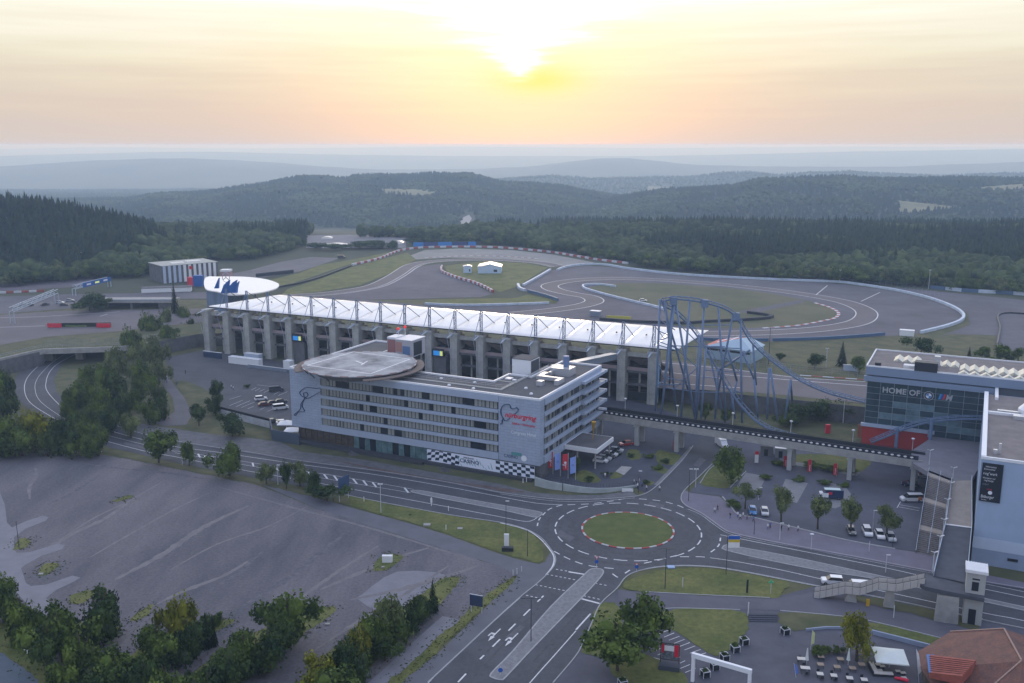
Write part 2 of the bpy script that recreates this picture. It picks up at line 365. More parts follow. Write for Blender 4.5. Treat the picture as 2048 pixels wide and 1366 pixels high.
def build_base():
    e = gp(EDGE, TZ) + [Vector((-131, 425, TZ)), Vector((54.5, 337, TZ))] + gp(EDGE2, TZ)
    far = [Vector((0.85 * 520, 520, TZ)), Vector((-0.85 * 520, 520, TZ))]
    mb = MB(); mb.sheet(e + far, TZ); structure('circuit_ground', mb, C_GRASSD)
    for seg in (gp(EDGE[:4], TZ), gp(EDGE[4:], TZ) + [Vector((-131, 425, TZ)), Vector((54.5, 337, TZ))] + gp(EDGE2[:4], TZ) + [G(1490, 790, TZ)], gp([(1556, 796)] + EDGE2[4:], TZ)):
        w = MB(); w.wall([Vector((p.x, p.y + 0.3, 0)) for p in seg], -0.1, TZ - 0.02, 0.6); obj('retaining_wall', w, C_CONCD, kind='structure')
    w = MB(); w.wall([Vector((p.x, p.y + 40, 0)) for p in gp([(60, 700), (260, 697)], TZ)], 0, TZ - .02, 1); obj('tunnel_wall', w, C_CONCD, kind='structure')
    w = MB(); w.wall([Vector((p.x, p.y + 20, 0)) for p in gp([(1470, 789), (1580, 797)], TZ)], 0, TZ - .02, 1); obj('tunnel_wall', w, C_CONCD, kind='structure')
    mb = MB(); mb.sheet([(-700, 30, 0), (700, 30, 0), (700, 560, 0), (-700, 560, 0)], -0.02)
    structure('ground', mb, C_GRASSD)
    mb = MB(); mb.sheet([(-60000, -3000, 0), (60000, -3000, 0), (60000, 61000, 0), (-60000, 61000, 0)], -240)
    structure('plain', mb, C_GRASSD)
build_base()

# ------------------------------------------------------------------ haze
def build_haze():
    mb = MB(); mb.box((0, 29000, -73.0), (118000, 63800, 337.6))     # top at 95.8 m, bottom under the plain
    m = bpy.data.materials.new('haze'); m.use_nodes = True; nt = m.node_tree; nt.nodes.clear()
    o = nt.nodes.new('ShaderNodeOutputMaterial'); v = nt.nodes.new('ShaderNodeVolumePrincipled')
    v.inputs['Color'].default_value = (0.48, 0.68, 1.0, 1); v.inputs['Absorption Color'].default_value = (1, 1, 1, 1); v.inputs['Density'].default_value = 2.0e-4; v.inputs['Anisotropy'].default_value = 0.42
    nt.links.new(v.outputs[0], o.inputs['Volume'])
    obj('haze', mb, m, kind='stuff', label='pale evening haze lying over the whole landscape')
build_haze()
# ------------------------------------------------------------------ far woods as one mass each
def ico(sub=1):
    bm = bmesh.new(); bmesh.ops.create_icosphere(bm, subdivisions=sub, radius=1.0)
    v = np.array([x.co[:] for x in bm.verts]); f = np.array([[a.index for a in q.verts] for q in bm.faces]); bm.free(); return v, f
def conif_t(n=6):
    out = []
    for k in range(5):
        vs = []; fs = []; prev = None; r = np.random.default_rng(k)
        tiers = [(0.12, 1.0, 0.5), (0.36, 0.72, 0.74), (0.6, 0.45, 1.0)]
        for z0, rr, z1 in tiers:
            b = len(vs); vs.append((0, 0, z1))
            for j in range(n): a = 2 * pi * (j + r.random() * 0.6) / n; q = rr * (0.75 + 0.5 * r.random()); vs.append((q * cos(a), q * sin(a), z0 + 0.05 * r.random()))
            for j in range(n): fs.append((b, b + 1 + j, b + 1 + (j + 1) % n))
        out.append((np.array(vs), np.array(fs)))
    return out
def decid_t(sub=2, K=6):
    out = []; v0, f0 = ico(sub)
    for k in range(K):
        r = np.random.default_rng(20 + k); v = v0.copy()
        v *= (0.70 + 0.5 * r.random((len(v), 1))); v[:, 2] = v[:, 2] * 0.48 + 0.55; out.append((v, f0))
    return out
def mass(name, label, pts, kinds, mats, wr, hr, y_near=False):
    """pts (N,3); kinds 0 conifer 1 broadleaf"""
    T = [conif_t(6), decid_t(2 if y_near else 1)]
    V = []; Fc = []; Mi = []; b = 0
    kinds = np.array(kinds); pts = np.array(pts)
    for kd in (0, 1):
        idx = np.where(kinds == kd)[0]
        if not len(idx): continue
        ch = rng.integers(0, len(T[kd]), len(idx))
        for c in range(len(T[kd])):
            q = idx[ch == c]
            if not len(q): continue
            tv, tf = T[kd][c]; n = len(q)
            a = rng.random(n) * 6.283; w = wr[kd][0] + (wr[kd][1] - wr[kd][0]) * rng.random(n); h = hr[kd][0] + (hr[kd][1] - hr[kd][0]) * rng.random(n)
            x = (tv[None, :, 0] * np.cos(a)[:, None] - tv[None, :, 1] * np.sin(a)[:, None]) * w[:, None] + pts[q, 0][:, None]
            y = (tv[None, :, 0] * np.sin(a)[:, None] + tv[None, :, 1] * np.cos(a)[:, None]) * w[:, None] + pts[q, 1][:, None]
            z = tv[None, :, 2] * h[:, None] + pts[q, 2][:, None]
            V.append(np.stack([x, y, z], -1).reshape(-1, 3)); Fc.append((tf[None] + (np.arange(n) * len(tv))[:, None, None] + b).reshape(-1, 3)); Mi.append(np.full(n * len(tf), kd)); b += n * len(tv)
    V = np.concatenate(V); Fc = np.concatenate(Fc); Mi = np.concatenate(Mi)
    me = bpy.data.meshes.new(name); me.vertices.add(len(V)); me.vertices.foreach_set('co', V.astype(np.float32).ravel())
    me.loops.add(len(Fc) * 3); me.loops.foreach_set('vertex_index', Fc.astype(np.int32).ravel())
    me.polygons.add(len(Fc)); me.polygons.foreach_set('loop_start', np.arange(0, len(Fc) * 3, 3, dtype=np.int32)); me.polygons.foreach_set('material_index', Mi.astype(np.int32))
    for m in mats: me.materials.append(m)
    me.update(calc_edges=True)
    o = bpy.data.objects.new(name, me); COL.objects.link(o); tag(o, label, kind='stuff'); return len(Fc)

CLEAR = [[(612, 496), (812, 496), (812, 478), (612, 470)], [(926, 460), (962, 458), (948, 430), (938, 424), (916, 434)], [(1030, 466), (1100, 470), (1180, 478), (1060, 458), (1030, 456)],
         [(755, 381), (878, 388), (870, 395), (770, 390)], [(1795, 405), (1925, 418), (1800, 431)], [(1950, 378), (2048, 370), (2048, 384), (1990, 385)], [(1296, 373), (1345, 371), (1330, 382), (1296, 384)], [(620, 455), (940, 462), (950, 472), (620, 474)]]
def inpoly(x, y, P):
    c = False; n = len(P)
    for i in range(n):
        x1, y1 = P[i]; x2, y2 = P[(i + 1) % n]
        if (y1 > y) != (y2 > y) and x < (x2 - x1) * (y - y1) / (y2 - y1) + x1: c = not c
    return c
def scatter(y0, y1, umax, step, jit=0.5):
    out = []; y = y0
    while y < y1:
        n = int(2 * umax * y / step)
        for j in range(n):
            out.append((-umax * y + (j + random.uniform(-jit, jit)) * step, y + random.uniform(-jit, jit) * step))
        y += step
    return out
def forest(name, label, y0, y1, step, umax=0.66):
    pts = []; kinds = []
    for x, y in scatter(y0, y1, umax, step):
        h = hgt(x, y); px, py = proj((x, y, h))
        if py > ip(WOOD_EDGE, px) - 2: continue
        if px < 420 and 560 < y < 905 and h > TZ + 3 and False: continue
        if any(inpoly(px, py, P) for P in CLEAR): continue
        n = noise.noise(Vector((x / 160, y / 160, 3.0))) + 0.5 * noise.noise(Vector((x / 50, y / 50, 7.0)))
        con = n > -0.05
        if px < 330 and y < 900: con = py < ip([(0, 552), (170, 546), (330, 490)], px)
        if px > 940 and y < 1200: con = con or False
        edge = ip(WOOD_EDGE, px) - py
        if y < 1000 and px > 330: con = (edge > (30 if px > 1230 else 55) + 40 * noise.noise(Vector((x / 90, y / 90, 1.0)))) and n > -0.22 and px > 960
        if y < 1500 and px <= 1000 and px > 310: con = n > 0.38
        pts.append((x, y, h - 0.5)); kinds.append(0 if con else 1)
    return mass(name, label, pts, kinds, [C_CONIF, C_LEAF], [(2.6, 4.2), (3.6, 6.4)] if step < 10 else [(4, 6), (5.5, 8.5)], [(11, 19), (8, 13)] if step < 10 else [(9, 15), (8, 13)], step < 10)
n1 = forest('forest', 'mixed wood of dark spruces and paler broadleaf trees behind the racing circuit', 560, 1250, 6.4)
n2 = forest('forest', 'hazy blue wooded hills rolling away beyond the circuit', 1250, 3100, 12.5)
n3 = forest('forest', 'faint wooded ridge far behind the nearer hills', 3400, 5200, 24)
print('FOREST', n1, n2, n3)
# ------------------------------------------------------------------ lower ground: roads, lots, paths, lawns
TRK_P = None; TUFTS = []
def sheet(name, px, m, z, curve=0, kind='structure'):
    mb = MB(); pts = gc(px, z, curve, True) if curve else gp(px, z)
    if m in (C_GRASS, C_GRASSD, C_GRAV, TRK_P) and z < 1:
        pts = resample(pts + [pts[0]], 0.9); pts = [p + Vector((noise.noise(p * 0.9), noise.noise(p * 0.9 + Vector((9, 9, 9))), 0)) * 0.55 + Vector((noise.noise(p * 0.2), noise.noise(p * 0.2 + Vector((5, 5, 5))), 0)) * 0.5 for p in pts]
    if name in ('grass_patch', 'kerbside_grass'): TUFTS.extend(resample(pts + [pts[0]], .45))
    mb.sheet(pts, z); return obj(name, mb, m, kind=kind)
ROAD = [(225, 668), (170, 700), (124, 728), (108, 758), (112, 782), (150, 815), (185, 836), (220, 849), (285, 869), (360, 885), (430, 896), (511, 908), (607, 924), (760, 944), (900, 967), (997, 986), (1070, 996), (1125, 1001), (1200, 1000), (1255, 996), (1277, 993), (1300, 983), (1330, 957), (1365, 920), (1385, 893), (1402, 868), (1425, 840),
        (1462, 840), (1440, 890), (1437, 915), (1400, 950), (1369, 980), (1361, 997), (1370, 1012), (1400, 1027), (1422, 1042), (1450, 1062), (1475, 1070), (1536, 1083), (1611, 1097), (1700, 1113), (1861, 1144), (1976, 1166), (2048, 1178), (2400, 1240),
        (2400, 1330), (2048, 1256), (1966, 1239), (1761, 1194), (1630, 1170), (1475, 1140), (1400, 1131), (1325, 1132), (1275, 1142), (1250, 1154), (1233, 1176), (1200, 1207), (1183, 1244), (1165, 1284), (1150, 1312), (1105, 1365), (1020, 1460),
        (760, 1460), (855, 1366), (900, 1324), (990, 1240), (1040, 1195), (1070, 1171), (1093, 1150), (1107, 1133), (1110, 1115), (1100, 1098), (1080, 1075), (1050, 1057), (1000, 1044), (900, 1029), (760, 1003), (687, 988), (600, 972), (511, 956), (436, 942), (341, 923), (270, 906), (220, 895), (180, 881), (100, 843), (60, 820), (37, 801), (29, 780), (32, 752), (50, 731), (82, 711), (140, 692), (185, 668)]
sheet('gravel_parking_lot', [(-400, 930), (0, 912), (60, 897), (125, 898), (207, 910), (275, 922), (375, 942), (511, 969), (630, 1015), (750, 1055), (850, 1086), (1000, 1132), (1035, 1150), (1020, 1158), (970, 1193), (925, 1236), (780, 1366), (690, 1450), (-300, 1500), (-500, 1300)], C_GRAV, 0.018)
sheet('lot_path', [(500, 960), (600, 983), (690, 1012), (760, 1031), (820, 1047), (900, 1072), (993, 1106), (1040, 1120), (1078, 1128), (1090, 1124), (1100, 1105), (1112, 1115), (1109, 1134), (1094, 1152), (1071, 1173), (1041, 1197), (990, 1242), (900, 1326), (855, 1368), (760, 1462), (690, 1462), (785, 1366), (875, 1307), (962, 1224), (1010, 1175), (1035, 1152), (1000, 1132), (850, 1086), (750, 1055), (630, 1015), (560, 985)], mat('path_asphalt', (0.125, 0.125, 0.14), 0.9, var=0.1, scale=0.2, detail=8), 0.035)
sheet('road', ROAD, C_ASPH, 0.05)
sheet('verge_lawn', [(700, 992), (760, 1005), (900, 1031), (1000, 1047), (1048, 1060), (1074, 1077), (1086, 1098), (1084, 1117), (1075, 1126), (1040, 1117), (993, 1103), (900, 1069), (820, 1044), (760, 1028), (700, 1010)], C_GRASS, 0.065, 3)
LIGHTP = mat('pale_path', (0.20, 0.195, 0.215), 0.9, var=0.08, scale=0.3)
sheet('lot_access_path', [(-200, 960), (0, 985), (10, 1010), (14, 1045), (24, 1055), (50, 1043), (85, 1031), (97, 1034), (92, 1041), (52, 1057), (28, 1074), (28, 1098), (34, 1106), (60, 1104), (115, 1087), (130, 1090), (124, 1098), (82, 1112), (50, 1130), (42, 1136), (52, 1166), (62, 1172), (92, 1169), (145, 1151), (161, 1155), (150, 1162), (112, 1180), (92, 1196), (110, 1215), (180, 1260), (150, 1270), (60, 1215), (20, 1170), (0, 1140), (-200, 1050)], LIGHTP, 0.035)
sheet('lot_paved_patch', [(795, 1143), (900, 1152), (840, 1190), (780, 1230), (718, 1200), (725, 1188)], LIGHTP, 0.036, 3)
sheet('lot_paved_strip', [(885, 1232), (920, 1240), (860, 1290), (780, 1366), (700, 1440), (650, 1440), (760, 1345), (830, 1280)], LIGHTP, 0.036)
sheet('lower_left_lane', [(-200, 1200), (0, 1295), (30, 1325), (95, 1368), (200, 1440), (-200, 1500)], mat('lane_asphalt', (0.10, 0.125, 0.15), 0.9, var=0.1, scale=0.2), 0.05)
for px in ([(0, 1246), (60, 1290), (150, 1366), (220, 1440), (120, 1400), (60, 1345), (-60, 1262)],
           [(470, 1237), (440, 1258), (370, 1302), (300, 1335), (255, 1380), (180, 1380), (290, 1290), (380, 1250)],
           [(668, 1212), (655, 1235), (590, 1280), (500, 1340), (465, 1380), (360, 1380), (430, 1310), (520, 1260), (600, 1226)],
           [(918, 1156), (900, 1187), (840, 1242), (760, 1312), (700, 1380), (590, 1380), (660, 1300), (760, 1240), (840, 1190), (880, 1158)],
           [(745, 1140), (752, 1122), (775, 1106), (806, 1112), (790, 1130), (765, 1142)], [(135, 1203), (150, 1187), (180, 1180), (190, 1190), (160, 1208)],
           [(205, 1245), (240, 1262), (205, 1280), (160, 1290), (100, 1250)], [(28, 1098), (40, 1076), (60, 1080), (58, 1090), (44, 1098)], [(75, 1150), (90, 1128), (122, 1127), (112, 1138), (90, 1150)],
           [(222, 1001), (262, 990), (262, 995), (235, 1003)], [(262, 1235), (300, 1211), (308, 1210), (295, 1230), (270, 1242)]):
    sheet('grass_patch', px, C_GRASS, 0.055, 3)
sheet('kerbside_grass', [(1033, 1158), (1012, 1174), (960, 1222), (873, 1304), (805, 1368), (700, 1462), (650, 1462), (780, 1362), (925, 1232), (970, 1192), (1015, 1158)], C_GRASS, 0.06)
sheet('verge_grass', [(200, 903), (215, 899), (270, 909), (341, 926), (436, 945), (511, 959), (600, 975), (687, 991), (702, 993), (702, 1012), (600, 988), (500, 963), (375, 941), (275, 921)], C_GRASSD, 0.062)
sheet('pavement', [(225, 838), (300, 850), (420, 868), (500, 876), (560, 884), (600, 903), (720, 918), (830, 938), (1000, 968), (1068, 985), (1130, 990), (1200, 990), (1262, 982), (1277, 993), (1255, 996), (1200, 1000), (1125, 1001), (1070, 996), (997, 986), (900, 967), (760, 944), (607, 924), (511, 908), (430, 896), (360, 885), (285, 869), (220, 849)], C_CONCD, 0.16)
sheet('rust_gravel_verge', [(640, 914), (720, 930), (900, 962), (1000, 975), (1062, 985), (1010, 984), (900, 963), (740, 938)], mat('rust_gravel', (0.12, 0.085, 0.075), 0.95, var=0.25, scale=0.5), 0.172)
sheet('hotel_car_park', [(330, 715), (410, 700), (600, 728), (640, 760), (600, 860), (500, 842), (430, 815), (350, 765), (335, 735)], C_ASPH, 0.06)
sheet('park_lane', [(345, 765), (372, 800), (384, 830), (372, 850), (330, 852), (285, 840), (330, 838), (350, 822), (345, 795), (318, 760), (330, 745)], C_ASPH2, 0.07)
sheet('lawn_by_car_park', [(350, 768), (372, 762), (430, 790), (440, 815), (425, 845), (400, 868), (378, 862), (386, 835), (378, 800)], C_GRASSD, 0.075, 3)
sheet('forecourt', [(640, 760), (760, 720), (1240, 790), (1420, 850), (1360, 925), (1318, 970), (1290, 986), (1272, 976), (1225, 984), (1150, 978), (1080, 966), (1040, 950), (640, 850)], mat('forecourt_asphalt', (0.06, 0.065, 0.085), 0.85, var=0.15, scale=0.15), 0.055)
for px in ([(1340, 905), (1315, 900), (1310, 918), (1335, 930), (1352, 928), (1365, 913)], [(1262, 898), (1280, 902), (1282, 915), (1268, 920), (1250, 912)],
           [(1145, 950), (1165, 940), (1185, 945), (1198, 958), (1190, 966), (1160, 962)], [(1308, 932), (1330, 936), (1336, 944), (1322, 947), (1305, 938)],
           [(1228, 944), (1248, 946), (1240, 956), (1222, 956)], [(1290, 962), (1308, 964), (1300, 972), (1285, 968)]):
    sheet('forecourt_lawn', px, C_GRASS, 0.07, 4)
sheet('forecourt_slab', [(1243, 932), (1264, 934), (1248, 950), (1231, 943)], C_CONC, 0.2)
sheet('street_pavement', [(1318, 971), (1366, 921), (1386, 894), (1380, 893), (1356, 921), (1308, 969)], C_PAVE, 0.17)
sheet('promenade', [(1369, 980), (1380, 985), (1440, 993), (1462, 1015), (1475, 1030), (1510, 1036), (1600, 1058), (1700, 1082), (1790, 1098), (1835, 1104), (1945, 1130), (1976, 1150), (2048, 1165), (2300, 1200), (2300, 1225), (2048, 1178), (1976, 1166), (1861, 1144), (1700, 1113), (1611, 1097), (1536, 1083), (1475, 1070), (1450, 1062), (1422, 1042), (1400, 1027), (1370, 1012), (1361, 997)], mat('promenade_paving', (0.17, 0.155, 0.19), 0.9, var=0.08, scale=0.25), 0.17)
sheet('visitor_car_park', [(1380, 984), (1442, 992), (1462, 1013), (1478, 1028), (1510, 1035), (1600, 1057), (1700, 1081), (1790, 1097), (1835, 1103), (1850, 1010), (1870, 930), (1700, 900), (1560, 880), (1450, 860), (1436, 915)], mat('car_park_asphalt', (0.085, 0.09, 0.115), 0.88, var=0.12, scale=0.15), 0.06)
for px in ([(1465, 984), (1492, 945), (1533, 953), (1515, 988)], [(1571, 958), (1616, 966), (1594, 1006), (1555, 996)], [(1662, 966), (1690, 972), (1702, 988), (1696, 1006), (1670, 1017), (1640, 1008)], [(1560, 905), (1600, 915), (1720, 945), (1714, 952), (1560, 925)]):
    sheet('paving_field', px, C_CONCD if False else mat('pale_setts', (0.21, 0.21, 0.215), 0.9, var=0.08, scale=0.4), 0.075)
sheet('car_park_lawn', [(1400, 966), (1430, 930), (1490, 927), (1462, 972), (1440, 976)], C_GRASS, 0.09, 3)
sheet('car_park_lawn', [(1600, 908), (1730, 915), (1735, 935), (1700, 945), (1640, 930), (1580, 922)], C_GRASS, 0.09, 3)
sheet('plaza', [(1236, 1178), (1255, 1181), (1400, 1191), (1540, 1197), (1632, 1172), (1761, 1196), (1966, 1241), (2048, 1258), (2400, 1332), (2400, 1500), (1010, 1480), (1107, 1367), (1152, 1313), (1167, 1285), (1185, 1245), (1202, 1208)], mat('plaza_paving', (0.085, 0.085, 0.105), 0.85, var=0.14, scale=0.25, detail=8), 0.045)
sheet('lawn', [(1250, 1166), (1275, 1152), (1325, 1140), (1400, 1136), (1475, 1145), (1540, 1158), (1576, 1166), (1560, 1190), (1540, 1195), (1400, 1189), (1290, 1183), (1252, 1179)], C_GRASS, 0.1, 3)
sheet('foot_path', [(1236, 1180), (1290, 1185), (1400, 1191), (1540, 1197), (1600, 1190), (1640, 1180), (1680, 1196), (1760, 1216), (1900, 1248), (2040, 1285), (2010, 1310), (1890, 1277), (1760, 1245), (1690, 1233), (1560, 1221), (1480, 1218), (1345, 1215), (1305, 1222), (1240, 1215)], mat('foot_path_asphalt', (0.11, 0.105, 0.125), 0.9, var=0.1, scale=0.2), 0.085)
sheet('lawn', [(1312, 1236), (1345, 1219), (1430, 1218), (1475, 1221), (1495, 1232), (1495, 1266), (1482, 1278), (1450, 1308), (1425, 1308), (1380, 1284), (1340, 1256)], C_GRASS, 0.1, 3)
sheet('lawn', [(1556, 1226), (1590, 1223), (1690, 1235), (1760, 1250), (1760, 1262), (1690, 1252), (1585, 1262), (1556, 1246)], C_GRASSD, 0.1)
sheet('lawn', [(1196, 1212), (1226, 1204), (1240, 1218), (1262, 1290), (1360, 1340), (1362, 1380), (1240, 1360), (1215, 1315), (1163, 1308), (1170, 1282)], C_GRASS, 0.1, 3)
sheet('verge_under_bridge', [(1700, 1188), (1761, 1197), (1966, 1242), (1960, 1262), (1900, 1246), (1760, 1213), (1690, 1197)], C_GRASSD, 0.1)
sheet('verge_by_wall', [(1700, 1237), (1760, 1247), (1890, 1279), (2000, 1305), (1990, 1318), (1870, 1294), (1762, 1263)], C_GRASS, 0.115)
TRK_M = mat('tyre_track', (0.21, 0.195, 0.19), 0.95, col2=(0.15, 0.14, 0.145), scale=0.4, detail=8, fine=(0.8, .3)); TRK_D = mat('damp_track', (0.10, 0.098, 0.11), 0.95, col2=(0.13, 0.125, 0.135), scale=0.4, detail=8, fine=(0.8, .3))
for k, (a, b, w) in enumerate((((60, 1120), (262, 1000), 2.2), ((95, 1010), (200, 950), 1.5), ((180, 1115), (420, 985), 1.2), ((230, 1160), (500, 1010), 2.6), ((420, 1180), (560, 1085), 2.0), ((340, 1140), (620, 1010), 1.0), ((300, 1215), (500, 1120), 1.6), ((480, 1215), (700, 1060), 2.4), ((560, 1230), (760, 1090), 1.3), ((640, 1180), (860, 1095), 1.8), ((560, 1270), (640, 1210), 1.4), ((120, 1080), (330, 960), 1.0), ((700, 1200), (960, 1130), 2.2), ((150, 925), (420, 960), 1.8), ((440, 975), (960, 1125), 1.2), ((70, 935), (60, 1000), 1.4), ((930, 1150), (860, 1225), 1.6), ((630, 1300), (900, 1130), 1.5))):
    P = resample(cr([G(*a), G(*a).lerp(G(*b), .33) + Vector((1.2 * sin(k * 2.1), 1.4 * cos(k * 1.3), 0)), G(*a).lerp(G(*b), .66) + Vector((1.4 * cos(k), 1.2 * sin(k), 0)), G(*b)], 8), .8); mb = MB(); n = len(P)
    L_, R_ = [], []
    for i, p in enumerate(P):
        t_ = (P[min(i + 1, n - 1)] - P[max(i - 1, 0)]).normalized(); q_ = Vector((-t_.y, t_.x, 0)); ww = w * .5 * (sin(pi * (i + .3) / n) ** .4) * (.6 + .9 * abs(noise.noise(p * .5 + Vector((k, 0, 0))))); L_.append(p + q_ * ww); R_.append(p - q_ * ww * (.7 + .6 * abs(noise.noise(p * .7))))
    mb.add([(p.x, p.y, .026 + .001 * k) for p in L_] + [(p.x, p.y, .026 + .001 * k) for p in R_], [(i, n + i, n + i + 1, i + 1) for i in range(n - 1)]); structure('tyre_track', mb, TRK_D if k % 3 == 1 else TRK_M)
# median islands
KERB = mat('kerb_stone', (0.34, 0.34, 0.34), 0.85, var=0.1, scale=0.8)
def island(px, m, h=0.13, top=True):
    pts = [(p.x, p.y) for p in gc(px, 0, 3, True)]; mb = MB(); mb.sheet([(x, y, h) for x, y in pts], h, thick=h); o = structure('traffic_island', mb, KERB)
    c = Vector((sum(p[0] for p in pts) / len(pts), sum(p[1] for p in pts) / len(pts), 0))
    inner = offset(pts + [pts[0]], 0.3); ar = sum(pts[i][0] * pts[(i + 1) % len(pts)][1] - pts[(i + 1) % len(pts)][0] * pts[i][1] for i in range(len(pts)))
    inner = offset(pts + [pts[0]], 0.3 if ar > 0 else -0.3)[:-1]
    mb = MB(); mb.sheet([(p.x, p.y, h + 0.012) for p in inner], h + 0.012); structure('island_paving', mb, m)
SETTS = mat('grey_setts', (0.20, 0.20, 0.205), 0.9, var=0.18, scale=1.2, detail=8)
island([(824, 985), (838, 981), (900, 992), (1000, 1010), (1075, 1023), (1085, 1028), (1078, 1034), (1066, 1035), (1000, 1020), (900, 1001)], SETTS)
island([(1178, 1140), (1190, 1137), (1204, 1139), (1208, 1146), (1195, 1164), (1150, 1212), (1075, 1289), (1015, 1353), (1003, 1361), (985, 1357), (981, 1347), (1025, 1302), (1100, 1214), (1165, 1152)], SETTS)
island([(1445, 1094), (1452, 1090), (1470, 1093), (1575, 1112), (1761, 1152), (2048, 1214), (2300, 1268), (2300, 1278), (2048, 1222), (1761, 1161), (1650, 1144), (1525, 1119), (1450, 1101)], SETTS)
# roundabout
RC = (G(1162, 1059) + G(1349, 1061)) / 2; RR = (G(1349, 1061) - G(1162, 1059)).length / 2
def ring(r, a0=0, a1=360, n=96): return [Vector((RC.x + r * cos(radians(a0 + (a1 - a0) * i / n)), RC.y + r * sin(radians(a0 + (a1 - a0) * i / n)), 0)) for i in range(n + 1)]
print('ROUNDABOUT', RC[:], RR)
mb = MB(); P = ring(RR - 0.55)[:-1]; cgr = [(p.x, p.y, 0.2) for p in P]
for i in range(96):
    a, b = cgr[i], cgr[(i + 1) % 96]; mb.add([a, b, (RC.x, RC.y, 0.75)], [(0, 1, 2)])
obj('roundabout_island', mb, mat('roundabout_grass', (0.075, 0.095, 0.022), 0.95, col2=(0.11, 0.13, 0.035), scale=0.3, detail=10), kind='structure', smooth=True)
rt = thing('roundabout_kerb', 'red and white kerb ring round the grass island of the roundabout', 'kerb', (RC.x, RC.y, 0))
for c in range(2):
    seg = MB()
    P = [Vector((p.x - RC.x, p.y - RC.y, 0)) for p in ring(RR - 0.28, 0, 10.0, 6)]; seg.strip(P, 0.42, 0.22, 0, thick=0.22)
    me = None
    for k in range(18):
        if me is None: o = obj('kerb_stone', seg, (mat('kerb_red', (0.36, 0.07, 0.06), 0.8, var=.15, scale=2), mat('kerb_white', (0.5, 0.5, 0.5), 0.8, var=.12, scale=2))[c], rt, rz=radians(20 * k + 10 * c)); me = o.data
        else: obj('kerb_stone', None, None, rt, mesh=me, rz=radians(20 * k + 10 * c))
# painted markings
WEAR = mat('worn_asphalt', (0.066, 0.067, 0.074), 0.8, var=0.2, scale=0.5, detail=8, fine=(1.5, .2)); wr = MB(); PATCH = mat('patched_asphalt', (0.11, 0.11, 0.118), 0.9, var=0.12, scale=0.8, fine=(1.5, .2))
wr.strip(ring(13.6, -90, 268, 120), 1.5, 0.054); wr.strip(ring(16.1, -90, 268, 120), 0.9, 0.055); wr.strip(ring(19.4, -90, 268, 120), 1.1, 0.056)
for px in ([(60, 740), (56, 780), (90, 825), (165, 861), (300, 897), (430, 923), (582, 950), (760, 981), (900, 1008), (1040, 1036)], [(120, 727), (83, 757), (88, 790), (140, 836), (211, 864), (283, 884), (430, 909), (560, 929), (760, 957), (1012, 1002), (1120, 1016)], [(1440, 1085), (1611, 1110), (1861, 1162), (2048, 1204)], [(1430, 1122), (1560, 1134), (1761, 1175), (2048, 1234)], [(1130, 1160), (1060, 1225), (960, 1330), (900, 1400)], [(1190, 1200), (1120, 1275), (1030, 1380)]):
    c_ = gc(px, 0, 6)
    for d__ in (-.8, .8): wr.strip(offset(c_, d__), .5, 0.057 + .001 * (d__ > 0))
structure('tyre_wear', wr, WEAR)
for k, px in enumerate(([(1300, 1003), (1330, 1010), (1325, 1018), (1295, 1012)], [(1120, 1060), (1150, 1075), (1140, 1082), (1112, 1070)], [(640, 945), (700, 954), (706, 957), (645, 948)], [(1500, 1112), (1560, 1121), (1556, 1126), (1496, 1117)], [(1010, 1275), (1040, 1250), (1050, 1254), (1022, 1280)], [(250, 884), (300, 896), (297, 900), (247, 888)], [(1386, 930), (1400, 915), (1412, 920), (1398, 935)])): sheet('asphalt_patch', px, PATCH, 0.06)
for px, py in ((1225, 1104), (1090, 1085), (1350, 1125), (820, 1030), (600, 968), (1570, 1152), (1105, 1290), (960, 1300), (1180, 1012), (1430, 1055)):
    mb = MB(); p = G(px, py); mb.tube([(0, 0, 0), (0, 0, .065)], .35, 12); obj('manhole_cover', mb, C_DARK, loc=(p.x, p.y, 0), kind='structure')
mk = MB(); Zm = 0.065
dashes(mk, ring(17.3, -60, 300, 400), 3.0, 1.9, 0.32, Zm)
for px in ([(1125, 1010), (1100, 1018), (1086, 1030), (1077, 1042), (1074, 1058)], [(1135, 1010), (1180, 1008), (1220, 1003), (1258, 996)], [(1278, 998), (1320, 1002), (1352, 1010), (1372, 1018)],
           [(1108, 1103), (1135, 1117), (1170, 1130), (1210, 1136), (1250, 1139)], [(1288, 1127), (1320, 1120), (1350, 1112), (1375, 1106)], [(1441, 1076), (1438, 1090), (1428, 1100), (1412, 1111)], [(1360, 1114), (1400, 1114), (1420, 1116)], [(1225, 1148), (1235, 1155), (1243, 1156)], [(1250, 1147), (1268, 1135)]):
    dashes(mk, gc(px, 0, 8), 2.2, 1.5, 0.32, Zm)
def line(px, w=0.16, z=Zm, n=5): mk.strip(gc(px, 0, n) if len(px) > 2 else gp(px), w, z)
line([(172, 682), (140, 696), (107, 711), (74, 735), (54, 757), (49, 780), (60, 805), (100, 832), (150, 857), (180, 868), (211, 882), (300, 905), (341, 912), (436, 931), (511, 945), (582, 957), (662, 971), (760, 989), (900, 1015), (1000, 1034), (1048, 1043), (1065, 1041), (1076, 1034)], 0.2)
line([(190, 690), (125, 722), (101, 742), (92, 765), (96, 785), (129, 819), (170, 845), (211, 859), (283, 879), (353, 894), (430, 904), (511, 916), (607, 930), (760, 951), (900, 975), (1012, 996), (1075, 1007), (1123, 1010)], 0.2)
line([(160, 690), (112, 720), (92, 737), (75, 757), (70, 777), (80, 802), (120, 832), (165, 856), (211, 870), (295, 891), (350, 903)], 0.14)
line([(350, 902), (430, 914), (505, 926), (600, 941), (695, 956), (827, 979)], 0.14); line([(350, 906), (430, 919), (505, 933), (600, 949), (695, 965), (822, 986)], 0.14)
